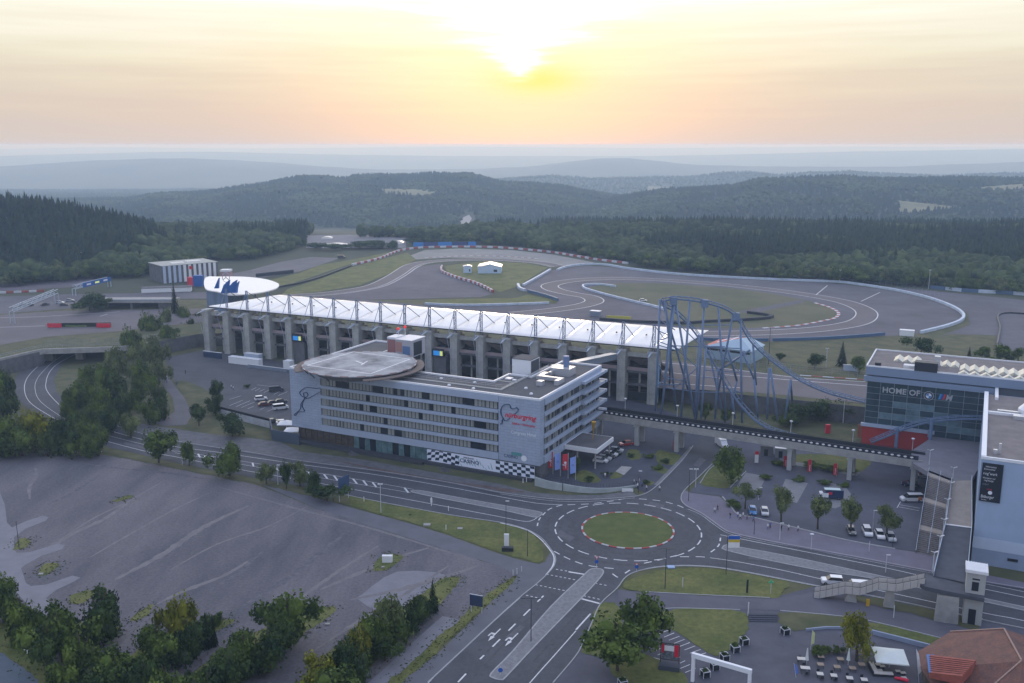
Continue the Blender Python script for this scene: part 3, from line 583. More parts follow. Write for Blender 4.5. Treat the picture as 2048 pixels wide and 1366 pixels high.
for a, b in (((396, 908), (400, 915)), ((408, 910), (412, 917)), ((424, 913), (427, 919)), ((505, 926), (507, 933)), ((552, 934), (555, 941)), ((600, 941), (604, 949)), ((617, 944), (622, 952)), ((648, 949), (655, 958)), ((668, 952), (675, 961)), ((706, 958), (714, 968)), ((726, 961), (734, 971)), ((745, 965), (753, 975)), ((809, 976), (817, 986))):
    mk.strip(gp([a, b]), 0.5, Zm)
line([(1000, 1046), (1050, 1059), (1078, 1076), (1098, 1098), (1108, 1115), (1105, 1133), (1092, 1150)], 0.3)
line([(1040, 1196), (990, 1241), (900, 1325), (856, 1367), (790, 1440)], 0.14)
for a, b in (((1087, 1192), (1075, 1204)), ((1060, 1219), (1047, 1232)), ((1031, 1248), (1017, 1262)), ((1000, 1279), (985, 1294)), ((968, 1311), (960, 1319)), ((932, 1348), (916, 1365)), ((1137, 1144), (1168, 1149)), ((1161, 1197), (1199, 1207)), ((1181, 1228), (1152, 1260)), ((1161, 1198), (1199, 1208))):
    mk.strip(gp([a, b]), 0.32 if b[1] - a[1] > 9 or a[0] < 1100 else 0.5, Zm + 0.004 * (a[0] == 1161 and a[1] == 1198))
line([(1152, 1262), (1108, 1312), (1060, 1366), (1000, 1440)], 0.2)
for px in ([(1093, 1149), (1155, 1161)], [(1190, 1167), (1222, 1173)], [(1112, 1139), (1136, 1143)], [(1071, 1170), (1136, 1183)], [(1167, 1192), (1203, 1200)], [(1052, 1191), (1075, 1196)]): dashes(mk, gp(px), 0.5, 0.5, 0.25, Zm)
line([(1441, 1070), (1475, 1077), (1611, 1104), (1761, 1134), (1861, 1156), (2048, 1195), (2300, 1248)], 0.2); line([(1420, 1116), (1475, 1124), (1560, 1140), (1650, 1160), (1761, 1182), (1966, 1226), (2048, 1242), (2300, 1300)], 0.2)
line([(1375, 1018), (1400, 1029), (1425, 1047), (1450, 1064), (1475, 1072), (1536, 1085), (1611, 1098), (1761, 1127), (1861, 1146), (2048, 1184)], 0.14); line([(1252, 1153), (1275, 1143), (1325, 1134), (1400, 1133), (1475, 1142), (1630, 1172), (1761, 1196), (1966, 1238)], 0.14)
line([(1000, 988), (1070, 998), (1125, 1003), (1200, 1002), (1270, 996)], 0.14)
structure('road_markings', mk, C_LINE)
for tip, tail in (((976, 1283), (1001, 1258)), ((1010, 1293), (1036, 1267))):
    a, b = G(*tail), G(*tip); d = (b - a).normalized(); n = Vector((-d.y, d.x, 0)); L = (b - a).length; mb = MB(); z = Vector((0, 0, Zm))
    q = lambda f, s: a + d * (L * f) + n * s + z
    mb.add([q(0, .12), q(0, -.12), q(.62, -.12), q(.62, .12), q(.62, .42), q(.62, -.42), q(1, 0)], [(0, 1, 2, 3), (4, 5, 6)])
    mb.add([q(.38, -.12), q(.38, -.9), q(.5, -.9), q(.5, -.12), q(.44, -.7), q(.44, -1.0), q(.66, -1.0), q(.66, -.7)], [(0, 1, 2, 3), (4, 5, 6, 7)])
    structure('lane_arrow', mb, C_LINE)
# kerbs
kb = MB()
def kerb(px, h=0.13, w=0.22, n=4): kb.strip(gc(px, 0, n), w, h, thick=h)
kerb([(220, 848), (285, 868), (360, 884), (430, 895), (511, 907), (607, 923), (760, 943), (900, 966), (997, 985), (1070, 995), (1125, 1000), (1200, 999), (1255, 995), (1277, 992), (1301, 982), (1331, 956), (1366, 919), (1386, 892)], 0.18)
kerb([(1438, 915), (1401, 951), (1370, 980), (1362, 997), (1371, 1011), (1401, 1026), (1423, 1041), (1451, 1061), (1475, 1069), (1536, 1082), (1611, 1096), (1700, 1112), (1861, 1143), (1976, 1165), (2048, 1177)], 0.19)
kerb([(2048, 1257), (1966, 1240), (1761, 1195), (1630, 1171), (1475, 1141), (1400, 1132), (1325, 1133), (1275, 1143), (1251, 1155), (1234, 1177), (1201, 1208), (1184, 1245), (1166, 1285), (1151, 1313), (1106, 1366)])
kerb([(856, 1365), (901, 1323), (991, 1239), (1041, 1194), (1071, 1170), (1094, 1149), (1108, 1132), (1111, 1115), (1101, 1098), (1081, 1075), (1050, 1058), (1000, 1045), (900, 1030), (760, 1004), (687, 989)])
kerb([(1290, 1184), (1400, 1190), (1540, 1196)], 0.14); kerb([(1305, 1223), (1345, 1217), (1480, 1220)], 0.14); kerb([(1560, 1222), (1690, 1234), (1760, 1247), (1890, 1279)], 0.16)
kerb([(1400, 967), (1430, 930), (1490, 926)], 0.16); kerb([(1460, 976), (1492, 943)], 0.16); kerb([(1445, 995), (1462, 1015), (1476, 1030), (1510, 1037), (1600, 1059), (1700, 1083), (1790, 1099)], 0.3, 0.4)
structure('kerb', kb, KERB)
# car park bays by the gateway and behind the hotel
bk = MB()
for a, b in (((165, 890), (240, 870)), ((190, 918), (270, 895)), ((228, 948), (310, 920)), ((270, 975), (352, 945)), ((312, 1002), (393, 968)), ((350, 1027), (435, 995)), ((392, 1052), (475, 1020)), ((433, 1078), (518, 1045)), ((475, 1105), (560, 1072)), ((520, 1130), (605, 1100)), ((562, 1155), (648, 1127)),
             ((150, 1060), (220, 1035)), ((180, 1090), (265, 1060)), ((220, 1118), (290, 1090)), ((260, 1145), (330, 1117)), ((195, 1155), (280, 1180)), ((170, 1182), (260, 1207)), ((152, 1212), (262, 1240)), ((435, 1255), (520, 1220)), ((480, 1285), (565, 1250)), ((390, 1180), (440, 1160)), ((440, 1210), (480, 1190))):
    bk.strip(gp([(1250 + a[0] / 3.994, 1024 + a[1] / 3.994), (1250 + b[0] / 3.994, 1024 + b[1] / 3.994)]), 0.14, 0.07)
for a, b in (((410, 1120), (450, 1100)), ((440, 1127), (480, 1107)), ((475, 1132), (520, 1112)), ((510, 1140), (550, 1120)), ((590, 1155), (640, 1130)), ((625, 1165), (700, 1132)), ((235, 1195), (330, 1165)), ((235, 1245), (345, 1200)), ((285, 1255), (400, 1205)), ((330, 1260), (440, 1215)), ((480, 1275), (520, 1260)), ((540, 1290), (600, 1265)), ((455, 1078), (590, 1095)), ((380, 1270), (430, 1250))):
    bk.strip(gp([(400 + a[0] / 3.994, 500 + a[1] / 3.994), (400 + b[0] / 3.994, 500 + b[1] / 3.994)]), 0.16, 0.08)
for a, b in (((1794, 1016), (1801, 1004)), ((1800, 1010), (1840, 1017)), ((1796, 1014), (1838, 1022))): bk.strip(gp([a, b]), 0.16, 0.08 + 0.004 * (a[0] % 3))
structure('parking_bay_lines', bk, C_LINE)

RWW = mat('block_white', (0.56, 0.58, 0.62), 0.7, var=.1, scale=.5); RWR = mat('block_red', (0.34, 0.085, 0.075), 0.7, var=.15, scale=.5)
# ------------------------------------------------------------------ the racing circuit, on the higher ground
def tsheet(name, px, m, dz, curve=0): return sheet(name, px, m, TZ + dz, curve)
tsheet('runoff_area', [(1046, 573), (1102, 541), (1137, 535), (1175, 531), (1232, 535), (1361, 551), (1520, 560), (1650, 565), (1727, 573), (1787, 582), (1837, 593), (1877, 605), (1908, 618), (1925, 629), (1927, 637), (1918, 646), (1867, 662), (1813, 670), (1737, 674), (1636, 680), (1545, 683), (1440, 684), (1250, 672), (900, 640), (700, 612), (560, 600), (640, 592), (850, 610), (1025, 611), (1112, 608), (1117, 602), (1100, 596), (1055, 585), (1038, 578)], C_TRACKRUN, 0.03, 0)
tsheet('runoff_area', [(640, 594), (720, 581), (765, 567), (830, 533), (880, 528), (884, 540), (912, 557), (949, 568), (987, 588), (960, 594), (850, 597), (700, 600)], C_TRACKRUN, 0.035)
tsheet('gravel_trap', [(815, 513), (850, 500), (920, 497), (1020, 500), (1100, 508), (1190, 525), (1135, 531), (1100, 527), (1020, 518), (900, 515), (830, 519)], mat('pale_gravel', (0.26, 0.25, 0.23), 0.95, var=0.1, scale=0.05), 0.04)
tsheet('circuit_lawn', [(560, 592), (640, 583), (720, 570), (790, 543), (832, 519), (815, 505), (760, 519), (700, 535), (640, 558), (575, 578)], C_GRASS, 0.05)
tsheet('circuit_lawn', [(540, 560), (600, 545), (640, 530), (700, 520), (800, 500), (762, 513), (690, 531), (620, 555), (560, 575)], C_GRASS, 0.05)
tsheet('circuit_lawn', [(888, 532), (960, 523), (1050, 526), (1095, 535), (1062, 555), (1038, 572), (1000, 584), (940, 560), (896, 546)], C_GRASS, 0.05)
tsheet('circuit_lawn', [(850, 599), (1030, 596), (1055, 589), (1100, 598), (1110, 604), (1000, 608), (850, 607)], C_GRASS, 0.055)
tsheet('infield_lawn', [(1180, 576), (1215, 568), (1300, 566), (1400, 572), (1500, 581), (1600, 598), (1655, 614), (1673, 627), (1665, 637), (1600, 649), (1500, 656), (1410, 655), (1345, 650), (1330, 640), (1335, 622), (1250, 600), (1200, 586)], mat('infield_grass', (0.075, 0.085, 0.04), 0.95, col2=(0.125, 0.12, 0.065), scale=0.03, detail=8), 0.06, 3)
tsheet('infield_service_road', [(1475, 623), (1600, 600), (1612, 604), (1500, 628)], C_TRACKRUN, 0.075)
tsheet('pit_straight', [(1290, 716), (1362, 724), (1445, 735), (1595, 754), (1745, 766), (2000, 790), (2000, 830), (1740, 808), (1570, 790), (1480, 783), (1310, 776), (1240, 768), (1200, 762), (1200, 706)], C_TRACK, 0.06)
tsheet('paddock_track', [(-200, 650), (0, 630), (110, 622), (240, 620), (440, 616), (440, 640), (300, 655), (240, 662), (90, 674), (0, 690), (-200, 730)], C_TRACK, 0.06)
tsheet('paddock_track', [(-200, 600), (0, 593), (150, 588), (420, 584), (420, 597), (200, 600), (0, 610), (-200, 620)], C_TRACKRUN, 0.06)
tsheet('paddock_yard', [(-200, 622), (0, 610), (150, 601), (230, 600), (230, 612), (120, 618), (0, 628)], C_ASPH2, 0.065)
tsheet('gravel_bank', [(-200, 562), (0, 559), (186, 556), (190, 572), (0, 582), (-200, 588)], mat('violet_gravel', (0.11, 0.095, 0.11), 0.95, var=0.15, scale=0.1), 0.05)
tsheet('service_road', [(500, 540), (560, 524), (620, 514), (680, 516), (640, 530), (600, 543), (520, 556), (440, 552)], C_ASPH2, 0.05)
tsheet('outer_road', [(1740, 570), (1900, 585), (2048, 600), (2300, 620), (2300, 690), (2048, 672), (1900, 668), (1880, 672), (1940, 650), (1935, 625), (1890, 603), (1800, 580)], C_TRACKRUN, 0.05)
tsheet('outer_yard', [(2002, 628), (2300, 640), (2300, 730), (2000, 700), (1990, 690)], C_TRACKRUN, 0.07)
def Gt(px, py):
    z = TZ
    for _ in range(14): p = G(px, py, z); z = z * .4 + hgt(p.x, p.y) * .6
    p.z = hgt(p.x, p.y); return p
def draped(name, px, m, dz):
    P = [Gt(*q) + Vector((0, 0, dz)) for q in px]; mb = MB(); mb.sheet([(p.x, p.y, p.z) for p in P]); return obj(name, mb, m, kind='structure')
draped('camp_field', [(612, 497), (812, 497), (812, 477), (700, 470), (612, 472)], C_PAVE, 0.4)
FIELD = mat('pale_field', (0.16, 0.16, 0.09), 0.95, col2=(0.24, 0.23, 0.13), scale=0.02)
for q in CLEAR[3:7]: draped('field', q, FIELD, 3.0)
draped('forest_road', [(926, 460), (942, 462), (936, 450), (944, 438), (938, 430), (926, 436), (918, 445)], mat('bright_road', (0.36, 0.33, 0.31), 0.8), 0.8)
TRK = [(760, 628), (900, 634), (1025, 628), (1100, 621), (1160, 612), (1188, 603), (1178, 594), (1140, 587), (1108, 579), (1100, 571), (1125, 564), (1170, 559), (1240, 557), (1320, 560), (1420, 567), (1520, 577), (1610, 589), (1685, 603), (1725, 618), (1733, 632), (1712, 646), (1650, 657), (1560, 664), (1450, 667), (1360, 666), (1250, 658), (1100, 648), (900, 634)]
TRK1 = gc(TRK[2:-1], TZ, 8)
mb = MB(); mb.strip(TRK1, 11, TZ + 0.05); structure('race_track', mb, C_TRACK)
TRK2 = gc([(540, 594), (640, 588), (707, 580), (752, 570), (790, 551), (822, 531), (860, 523), (930, 519), (1010, 520), (1080, 525), (1120, 533)], TZ, 8)
mb = MB(); mb.strip(TRK2, 10, TZ + 0.065); structure('race_track', mb, C_TRACK)
mk = MB(); z = TZ + 0.085
for P, w in ((TRK1, 5.2), (TRK2, 4.7)):
    for s in (-1, 1): mk.strip(offset(P, s * w), 0.5, z)
mk.strip(offset(TRK2, -7), 0.6, z + .01)
for px in ([(1440, 749), (1600, 762), (1731, 772), (1800, 778)], [(1290, 722), (1445, 737), (1595, 756), (1731, 764)], [(1200, 722), (1270, 737), (1310, 742), (1440, 757)], [(0, 636), (75, 634), (240, 624)], [(200, 633), (216, 628)], [(0, 655), (90, 652)], [(1310, 765), (1480, 776)], [(1632, 590), (1655, 571)], [(1722, 603), (1760, 585)]): mk.strip(gp(px, TZ), 0.5, z + .02)
structure('track_lines', mk, C_LINE)
def kerbrow(name, label, px, w=1.2, step=3.0, h=0.08, n=8, cat='kerb'):
    P = resample(gc(px, TZ, n), step); mb = MB()
    for i in range(len(P) - 1): mb.strip([P[i], P[i + 1]], w, TZ + 0.09 + h, i % 2, thick=h)
    obj(name, mb, [RWW, RWR], label=label, cat=cat)
kerbrow('track_kerb', 'red and white kerb inside the wide right-hand loop of the track', [(1630, 606), (1660, 615), (1677, 626), (1670, 636), (1645, 642), (1595, 651), (1520, 657)], 1.6)
kerbrow('track_kerb', 'red and white kerb stripe along the pit straight', [(1600, 751), (1731, 760), (1800, 766)], 0.9, 4)
kerbrow('track_kerb', 'red and white kerb on the inside of the far upper bend', [(850, 516), (930, 512), (1010, 513), (1080, 518)], 1.2)
def barrier(label, px, h=1.3, w=1.0, mats=None, step=4.0, name='barrier', n=8, z=TZ):
    P = resample(gc(px, z, n), step); mb = MB(); mats = mats or [C_WHITE, C_WHITE]
    for i in range(len(P) - 1):
        mb.strip([P[i], P[i + 1]], w, z + h, (1 if i % 2 else 0), thick=h)
    return obj(name, mb, mats, label=label, cat='barrier', group='barriers round the racing circuit')
WB = mat('barrier_white', (0.50, 0.57, 0.66), 0.6, var=0.12, scale=0.3); DK = mat('tyre_wall', (0.03, 0.035, 0.045), 0.8)
BB = mat('barrier_blue', (0.07, 0.13, 0.22), 0.6)
barrier('long white barrier sweeping round the outer edge of the run-off', [(1115, 541), (1137, 534), (1175, 530), (1212, 531), (1262, 539), (1361, 550), (1520, 559), (1650, 564), (1695, 567), (1781, 580), (1837, 592), (1877, 604), (1908, 617), (1924, 628), (1927, 637), (1918, 645), (1897, 653), (1867, 661), (1837, 668)], 1.3, 1.3, [WB, WB])
barrier('white barrier slanting up beside the lawn with the marquee', [(1046, 572), (1075, 556), (1102, 540)], 1.2, 1.3, [WB, WB])
barrier('short white barrier bending into a dark tyre wall', [(1036, 571), (1040, 579), (1055, 584)], 1.5, 1.5, [WB, WB])
barrier('dark barrier running down to the chicane', [(1056, 584), (1080, 590), (1100, 596), (1116, 602)], 1.5, 1.2, [BB, BB])
barrier('long white barrier just above the grandstand roof', [(850, 609), (925, 612), (1025, 610), (1112, 607)], 1.1, 1.0, [WB, WB])
barrier('white hairpin barrier at the tip of the infield lawn', [(1231, 574), (1200, 570), (1170, 571), (1166, 575), (1175, 580), (1225, 594), (1312, 615), (1330, 621)], 1.1, 1.1, [WB, WB])
barrier('dark tyre wall curling round the lower infield', [(1200, 640), (1270, 645), (1370, 648), (1410, 645), (1495, 641), (1540, 637), (1535, 632), (1482, 625)], 1.3, 1.8, [DK, DK])
barrier('low blue grey barrier along the bottom of the run-off', [(1545, 682), (1645, 679), (1737, 673), (1777, 669)], 1.3, 1.0, [BB, BB])
barrier('blue grey barrier continuing behind the roller coaster', [(1310, 668), (1420, 681), (1545, 682)], 1.3, 0.8, [BB, BB])
barrier('red and white block barrier climbing past the far lawn to the top bend', [(705, 531), (732, 525), (762, 517), (797, 503), (837, 497), (887, 495), (962, 495), (1023, 498), (1099, 505), (1149, 513), (1199, 521), (1256, 528)], 1.4, 1.4, [RWW, RWR], 5)
barrier('red and white block barrier curving round the lawn with the marquee', [(884, 534), (882, 540), (887, 546), (912, 556), (949, 567), (974, 578), (987, 586)], 1.5, 1.2, [RWW, RWR], 3.5)
barrier('red and white barrier below the violet gravel bank', [(-120, 589), (0, 587), (50, 585), (97, 583)], 1.2, 0.8, [RWW, RWR], 4)
barrier('dark guard rail crossing the left lawn of the circuit', [(545, 578), (600, 567), (640, 556), (680, 541), (705, 532)], 1.0, 0.6, [C_DARK, C_DARK])
barrier('black advertising barrier beside the service road', [(512, 554), (550, 550), (596, 545)], 2.2, 0.5, [DK, DK])
barrier('white and blue fence at the edge of the woods', [(1860, 577), (1930, 584), (1985, 587), (2048, 591), (2200, 600)], 2.0, 0.5, [BB, WB], 9)
barrier('row of white boards on the far bank', [(1515, 549), (1545, 550), (1575, 552), (1626, 555)], 1.6, 0.4, [WB, BB], 10)
barrier('dark edge wall along the outer yard', [(1992, 700), (2000, 660), (2003, 628), (2100, 633), (2200, 640)], 0.8, 0.6, [C_DARK, C_DARK])
# ------------------------------------------------------------------ hotel
def RY(px, py, Y):
    """the point at distance Y seen at this spot"""
    z = ZH(Y, py); zc = Y * CP + (CH - z) * SP
    return Vector(((px - 1024) * zc / F, Y, z))
HW = mat('hotel_cladding', (0.36, 0.42, 0.52), 0.5, var=0.04, scale=0.4); HWHITE = mat('parapet_white', (0.78, 0.79, 0.80), 0.45)
ROOFG = mat('dark_roof_felt', (0.075, 0.078, 0.085), 0.9, col2=(0.115, 0.11, 0.11), scale=0.12, detail=8)
GLASSD = mat('dark_glass', (0.015, 0.02, 0.028), 0.12, spec=0.6); CURT = mat('curtain', (0.27, 0.28, 0.26), 0.6); CURT2 = mat('curtain_shade', (0.16, 0.17, 0.16), 0.6)
TEAL = mat('teal_glass', (0.10, 0.17, 0.18), 0.15, var=0.3, scale=0.6, spec=0.6); BROWNG = mat('brown_glass', (0.06, 0.045, 0.035), 0.25, col2=(0.11, 0.085, 0.06), scale=1.2)
RZH = atan2(-0.447, 0.894)
hotel = thing('hotel', 'long five-storey blue-grey hotel with helipad roof and chequered casino front beside the roundabout', 'hotel', (7.5, 245.7, 0), RZH)
def bx(mb, x0, x1, y0, y1, z0, z1, m=0): return mb.box(((x0 + x1) / 2, (y0 + y1) / 2, (z0 + z1) / 2), (abs(x1 - x0), abs(y1 - y0), z1 - z0), 0, m)
L = 84.7
OUT = [(-L, 0), (0, 0), (0, 45), (-10.8, 45), (-13.3, 22.5), (-20.7, 22.5), (-20.7, 12.8), (-71, 12.8), (-71, 46), (-L, 46)]
OUT[3] = (-13.3, 45)
ins = lambda d: [(-L + d, d), (-d, d), (-d, 45 - d), (-13.3 + d, 45 - d), (-13.3 + d, 22.5 - d), (-20.7 + d, 22.5 - d), (-20.7 + d, 12.8 - d), (-71 - d, 12.8 - d), (-71 - d, 46 - d), (-L + d, 46 - d)]
mb = MB(); mb.sheet([(x, y, 22.9) for x, y in ins(0.45)], 22.9, thick=18.2); obj('core', mb, mat('hotel_inside', (0.05, 0.06, 0.07), 0.4), hotel)
def panel_mat():
    m = mat('hotel_panels', (0.36, 0.42, 0.52), 0.5, var=0.07, scale=0.25, detail=6); nt = m.node_tree; nd, ln = nt.nodes, nt.links; b = nd['Principled BSDF']
    tc = nd.new('ShaderNodeTexCoord'); sp = nd.new('ShaderNodeSeparateXYZ'); cb = nd.new('ShaderNodeCombineXYZ'); ad = nd.new('ShaderNodeMath'); ad.operation = 'ADD'
    ln.new(tc.outputs['Object'], sp.inputs[0]); ln.new(sp.outputs[0], ad.inputs[0]); ln.new(sp.outputs[1], ad.inputs[1]); ln.new(ad.outputs[0], cb.inputs[0]); ln.new(sp.outputs[2], cb.inputs[1])
    br_ = nd.new('ShaderNodeTexBrick'); br_.inputs['Scale'].default_value = 1.0; br_.inputs['Brick Width'].default_value = 2.4; br_.inputs['Row Height'].default_value = 0.8; br_.inputs['Mortar Size'].default_value = 0.035
    br_.inputs['Color1'].default_value = (1, 1, 1, 1); br_.inputs['Color2'].default_value = (.9, .9, .92, 1); br_.inputs['Mortar'].default_value = (.62, .62, .66, 1); ln.new(cb.outputs[0], br_.inputs['Vector'])
    old = b.inputs['Base Color'].links[0].from_socket; mx = nd.new('ShaderNodeMix'); mx.data_type = 'RGBA'; mx.blend_type = 'MULTIPLY'; mx.inputs[0].default_value = 1; ln.new(old, mx.inputs[6]); ln.new(br_.outputs[0], mx.inputs[7]); ln.new(mx.outputs[2], b.inputs['Base Color']); return m
HWP = panel_mat()
mb = MB()
bx(mb, -L, -73.2, -0.02, 0.6, 4.6, 23.0); bx(mb, -12.5, 0, -0.02, 0.6, 4.6, 23.0); bx(mb, -L - 0.02, -L + 0.5, 0.62, 45.4, 4.6, 23.0); bx(mb, -0.5, 0.02, 0.62, 2.6, 4.6, 23.0)
bx(mb, -L + .6, -71.02, 45.42, 46, 4.6, 23); bx(mb, -71.5, -70.98, 12.9, 45.3, 4.6, 23); bx(mb, -70.9, -21, 12.3, 12.82, 4.6, 23); bx(mb, -20.6, -13.4, 22, 22.52, 4.6, 23); bx(mb, -13.5, -12.9, 22.6, 44.9, 4.6, 23); bx(mb, -12.8, -0.6, 44.5, 45.02, 4.6, 23)
obj('wall', mb, HWP, hotel)
ROWS = [6.5 + 3.1 * k for k in range(5)]
for z0, z1 in [(4.6, 6.5)] + [(6.5 + 3.1 * k + 2.2, 6.5 + 3.1 * (k + 1)) for k in range(4)] + [(21.1, 23.0)]:
    mb = MB(); bx(mb, -73.15, -12.55, -0.15, 0.5, z0, z1); obj('spandrel', mb, HW, hotel)
    mb = MB(); bx(mb, -0.5, 0.35, 2.65, 44.4, z0, z1)
    if z0 > 5: bx(mb, 0.4, 1.6, 28, 44.4, z0 + 0.1, min(z1, z0 + .9)); bx(mb, -8, 1.6, 45.05, 46.4, z0 + 0.1, min(z1, z0 + .9))
    obj('spandrel', mb, HW, hotel)
# parapet in bright sheet metal
def ringwall(mb, pts, w, z0, z1):
    n = len(pts)
    for i in range(n):
        a = Vector((*pts[i], 0)); b = Vector((*pts[(i + 1) % n], 0)); d = (b - a).normalized(); e = w / 2 - 0.004
        mb.bar(a + Vector((0, 0, (z0 + z1) / 2)) + d * (-w / 2 if i % 2 else w / 2 + .003), b + Vector((0, 0, (z0 + z1) / 2)) + d * (w / 2 if i % 2 else -w / 2 - .003), w, z1 - z0)
mb = MB(); ringwall(mb, ins(0.2), 0.5, 22.9, 23.45); obj('parapet', mb, HWHITE, hotel)
mb = MB(); mb.sheet([(x, y, 22.96) for x, y in ins(0.5)], 22.96); obj('roof', mb, ROOFG, hotel)
# windows
def winmesh(w, h, kind):
    mb = MB(); mb.box((0, 0.02, h / 2), (w - 0.04, 0.06, h), m=0)
    if kind == 0: mb.add([(-w / 2 + .1, -.02, .12), (w / 2 - .1, -.02, .12), (w / 2 - .1, -.02, h - .1), (-w / 2 + .1, -.02, h - .1)], [(0, 1, 2, 3)], 1)
    if kind == 1: mb.add([(-w / 2 + .1, -.02, .12), (0.05, -.02, .12), (0.05, -.02, h - .1), (-w / 2 + .1, -.02, h - .1)], [(0, 1, 2, 3)], 1); mb.add([(.1, -.02, .12), (w / 2 - .1, -.02, .12), (w / 2 - .1, -.02, h - .1), (.1, -.02, h - .1)], [(0, 1, 2, 3)], 2)
    if kind == 2: mb.add([(-w / 2 + .1, -.02, .12), (w / 2 - .1, -.02, .12), (w / 2 - .1, -.02, h - .1), (-w / 2 + .1, -.02, h - .1)], [(0, 1, 2, 3)], 2)
    me = bpy.data.meshes.new('window'); me.from_pydata(mb.v, [], mb.f)
    for k in (GLASSD, CURT, CURT2): me.materials.append(k)
    me.polygons.foreach_set('material_index', mb.m); return me
WM = [winmesh(1.2, 2.2, k) for k in (0, 1, 2, 3)]; random.seed(4)
for r in ROWS:
    x = -73.15 + 1.9
    run = 0; kd = 0
    while x < -12.6 - 0.5:
        if run <= 0: kd = random.choices((0, 1, 2, 3), (8, 4, 1, 3))[0]; run = random.choice((1, 1, 2, 3)) if kd else random.choice((2, 3, 3))
        run -= 1
        obj('window', None, None, hotel, mesh=WM[kd], loc=(x + 0.6, 0.38, r)); x += 1.213
mb = MB()
for r in ROWS:
    bx(mb, -73.1, -71.3, 0.36, 0.44, r, r + 2.2, 1)
    y = 2.9
    while y < 43.4:
        k = random.choices((1, 2, 0), (5, 3, 4))[0]
        bx(mb, -0.47, -0.38 + .01 * (k == 0), y, y + random.choice((0.55, 0.9)), r + .05, r + 2.1, k); y += 1.16
obj('side_windows', mb, [GLASSD, CURT, CURT2], hotel, kind='stuff')
# ground floor
mb = MB(); bx(mb, -82.5, -62, 0.55, 1.1, 0.9, 4.6); obj('restaurant_glazing', mb, BROWNG, hotel)
for k in range(9): mb = MB(); bx(mb, -82.3 + 2.27 * k, -82.3 + 2.27 * k + 0.14, 0.4, 0.54, 0.9, 4.58); obj('mullion', mb, C_DARK, hotel)
for k in range(13):
    mb = MB(); x0 = -61.9 + 2.0 * k; bx(mb, x0, x0 + 1.86, 0.6, 0.9, 0.6, 4.58); obj('glass_panel', mb, TEAL if k not in (1, 3, 7, 9) else GLASSD, hotel, label='dark doorway panel' if k in (1, 3, 7, 9) else None)
mb = MB(); bx(mb, -83, -0.4, 0.95, 40, -0.2, 4.58); obj('ground_floor', mb, C_CONCD, hotel)
mb = MB(); bx(mb, -88, -36, -2.4, 0.39, -0.1, 0.75); bx(mb, -36, -2, -1.2, 0.3, -0.1, 0.9); obj('plinth', mb, mat('plinth_dark', (0.05, 0.055, 0.065), 0.8), hotel)
for s0 in (-60.5, -29):
    mb = MB()
    for k in range(5): bx(mb, s0 - 0.0 + k * 0.5, s0 + 0.49 + k * 0.5, -4.2, -2.45, -0.05, 0.72 - k * 0.15)
    mb.bar((s0, -4.1, 1.7), (s0 + 2.6, -4.1, 0.9), 0.07); obj('steps', mb, C_CONCD, hotel)
# chequered casino banner
mb = MB(); bx(mb, -35.6, -1.4, -0.30, -0.2, 0.95, 4.35, 0)
nx = 26; random.seed(2)
xs = [-35.6 + 34.2 * i / nx for i in range(nx + 1)]
sh = lambda x: 0.55 * sin((x + 35) * 0.45) * (1 if x < -24 else 0.25)
for i in range(nx):
    if 8 <= i <= 16: continue
    for j in range(4):
        if (i + j) % 2 == 0:
            z0, z1 = 0.95 + 0.85 * j, 0.95 + 0.85 * (j + 1); a, b = xs[i], xs[i + 1]; k = 0.25 * (1 if i < 8 else -0.3)
            c = lambda z: max(0.96, min(4.34, z)); mb.add([(a, -.31, c(z0 + sh(a))), (b, -.31, c(z0 + sh(b))), (b + k, -.31, c(z1 + sh(b))), (a + k, -.31, c(z1 + sh(a)))], [(0, 1, 2, 3)], 1)
for i in range(0, 26, 2):
    a = xs[8] + i * 0.44; z0 = 0.97 + random.random() * 1.2; z1 = z0 + random.uniform(.5, 1.9); z1 = min(z1, 4.3)
    mb.add([(a, -.312, z0), (a + .3, -.312, z0), (a - .25, -.312, z1), (a - .45, -.312, z1)], [(0, 1, 2, 3)], 2)
obj('casino_banner', mb, [mat('banner_white', (0.72, 0.76, 0.86), 0.5), mat('banner_navy', (0.015, 0.03, 0.06), 0.5), mat('banner_teal', (0.25, 0.42, 0.45), 0.5)], hotel, label='wind-blown black and white chequered banner')
NAVY = mat('navy_sign', (0.02, 0.05, 0.12), 0.5); TXR = mat('sign_red', (0.62, 0.02, 0.05), 0.5); TXW = mat('sign_white', (0.75, 0.77, 0.8), 0.5); TXG = mat('sign_teal', (0.10, 0.28, 0.28), 0.5)
def front(x, z, d=0.06): return facemat((x, -d, z), (1, 0, 0), (0, 0, 1))
textobj('banner_lettering', 'CASINO', 1.5, NAVY, hotel, front(-24.8, 2.2, .34), sx=1.15, bold=0.02); textobj('banner_lettering', 'SPIELBANK', 0.65, NAVY, hotel, front(-23.6, 3.45, .34), sx=1.1)
textobj('circuit_name', 'nürburgring', 2.0, TXR, hotel, front(-10.6, 17.2), shear=0.25, bold=0.05, sx=0.98)
textobj('slogan', 'Erlebnis + Nürburgring', 0.82, TXR, hotel, front(-8.4, 15.4), shear=0.2, sx=0.9, bold=.01)
textobj('hotel_name', 'Congress Hotel', 1.35, TXW, hotel, front(-8.7, 12.7), sx=0.88)
textobj('casino_sign', 'CASINO', 1.25, NAVY, hotel, front(-10.9, 5.7), sx=0.95)
mb = MB(); bx(mb, -8.6, -5.4, -0.09, -0.03, 6.6, 7.5); obj('casino_emblem', mb, TXG, hotel)
mb = MB(); mb.tube([(-4.7, -0.12, 6.1), (-4.7, -0.05, 6.1)], 0.85, 14); obj('casino_ball', mb, TXW, hotel)
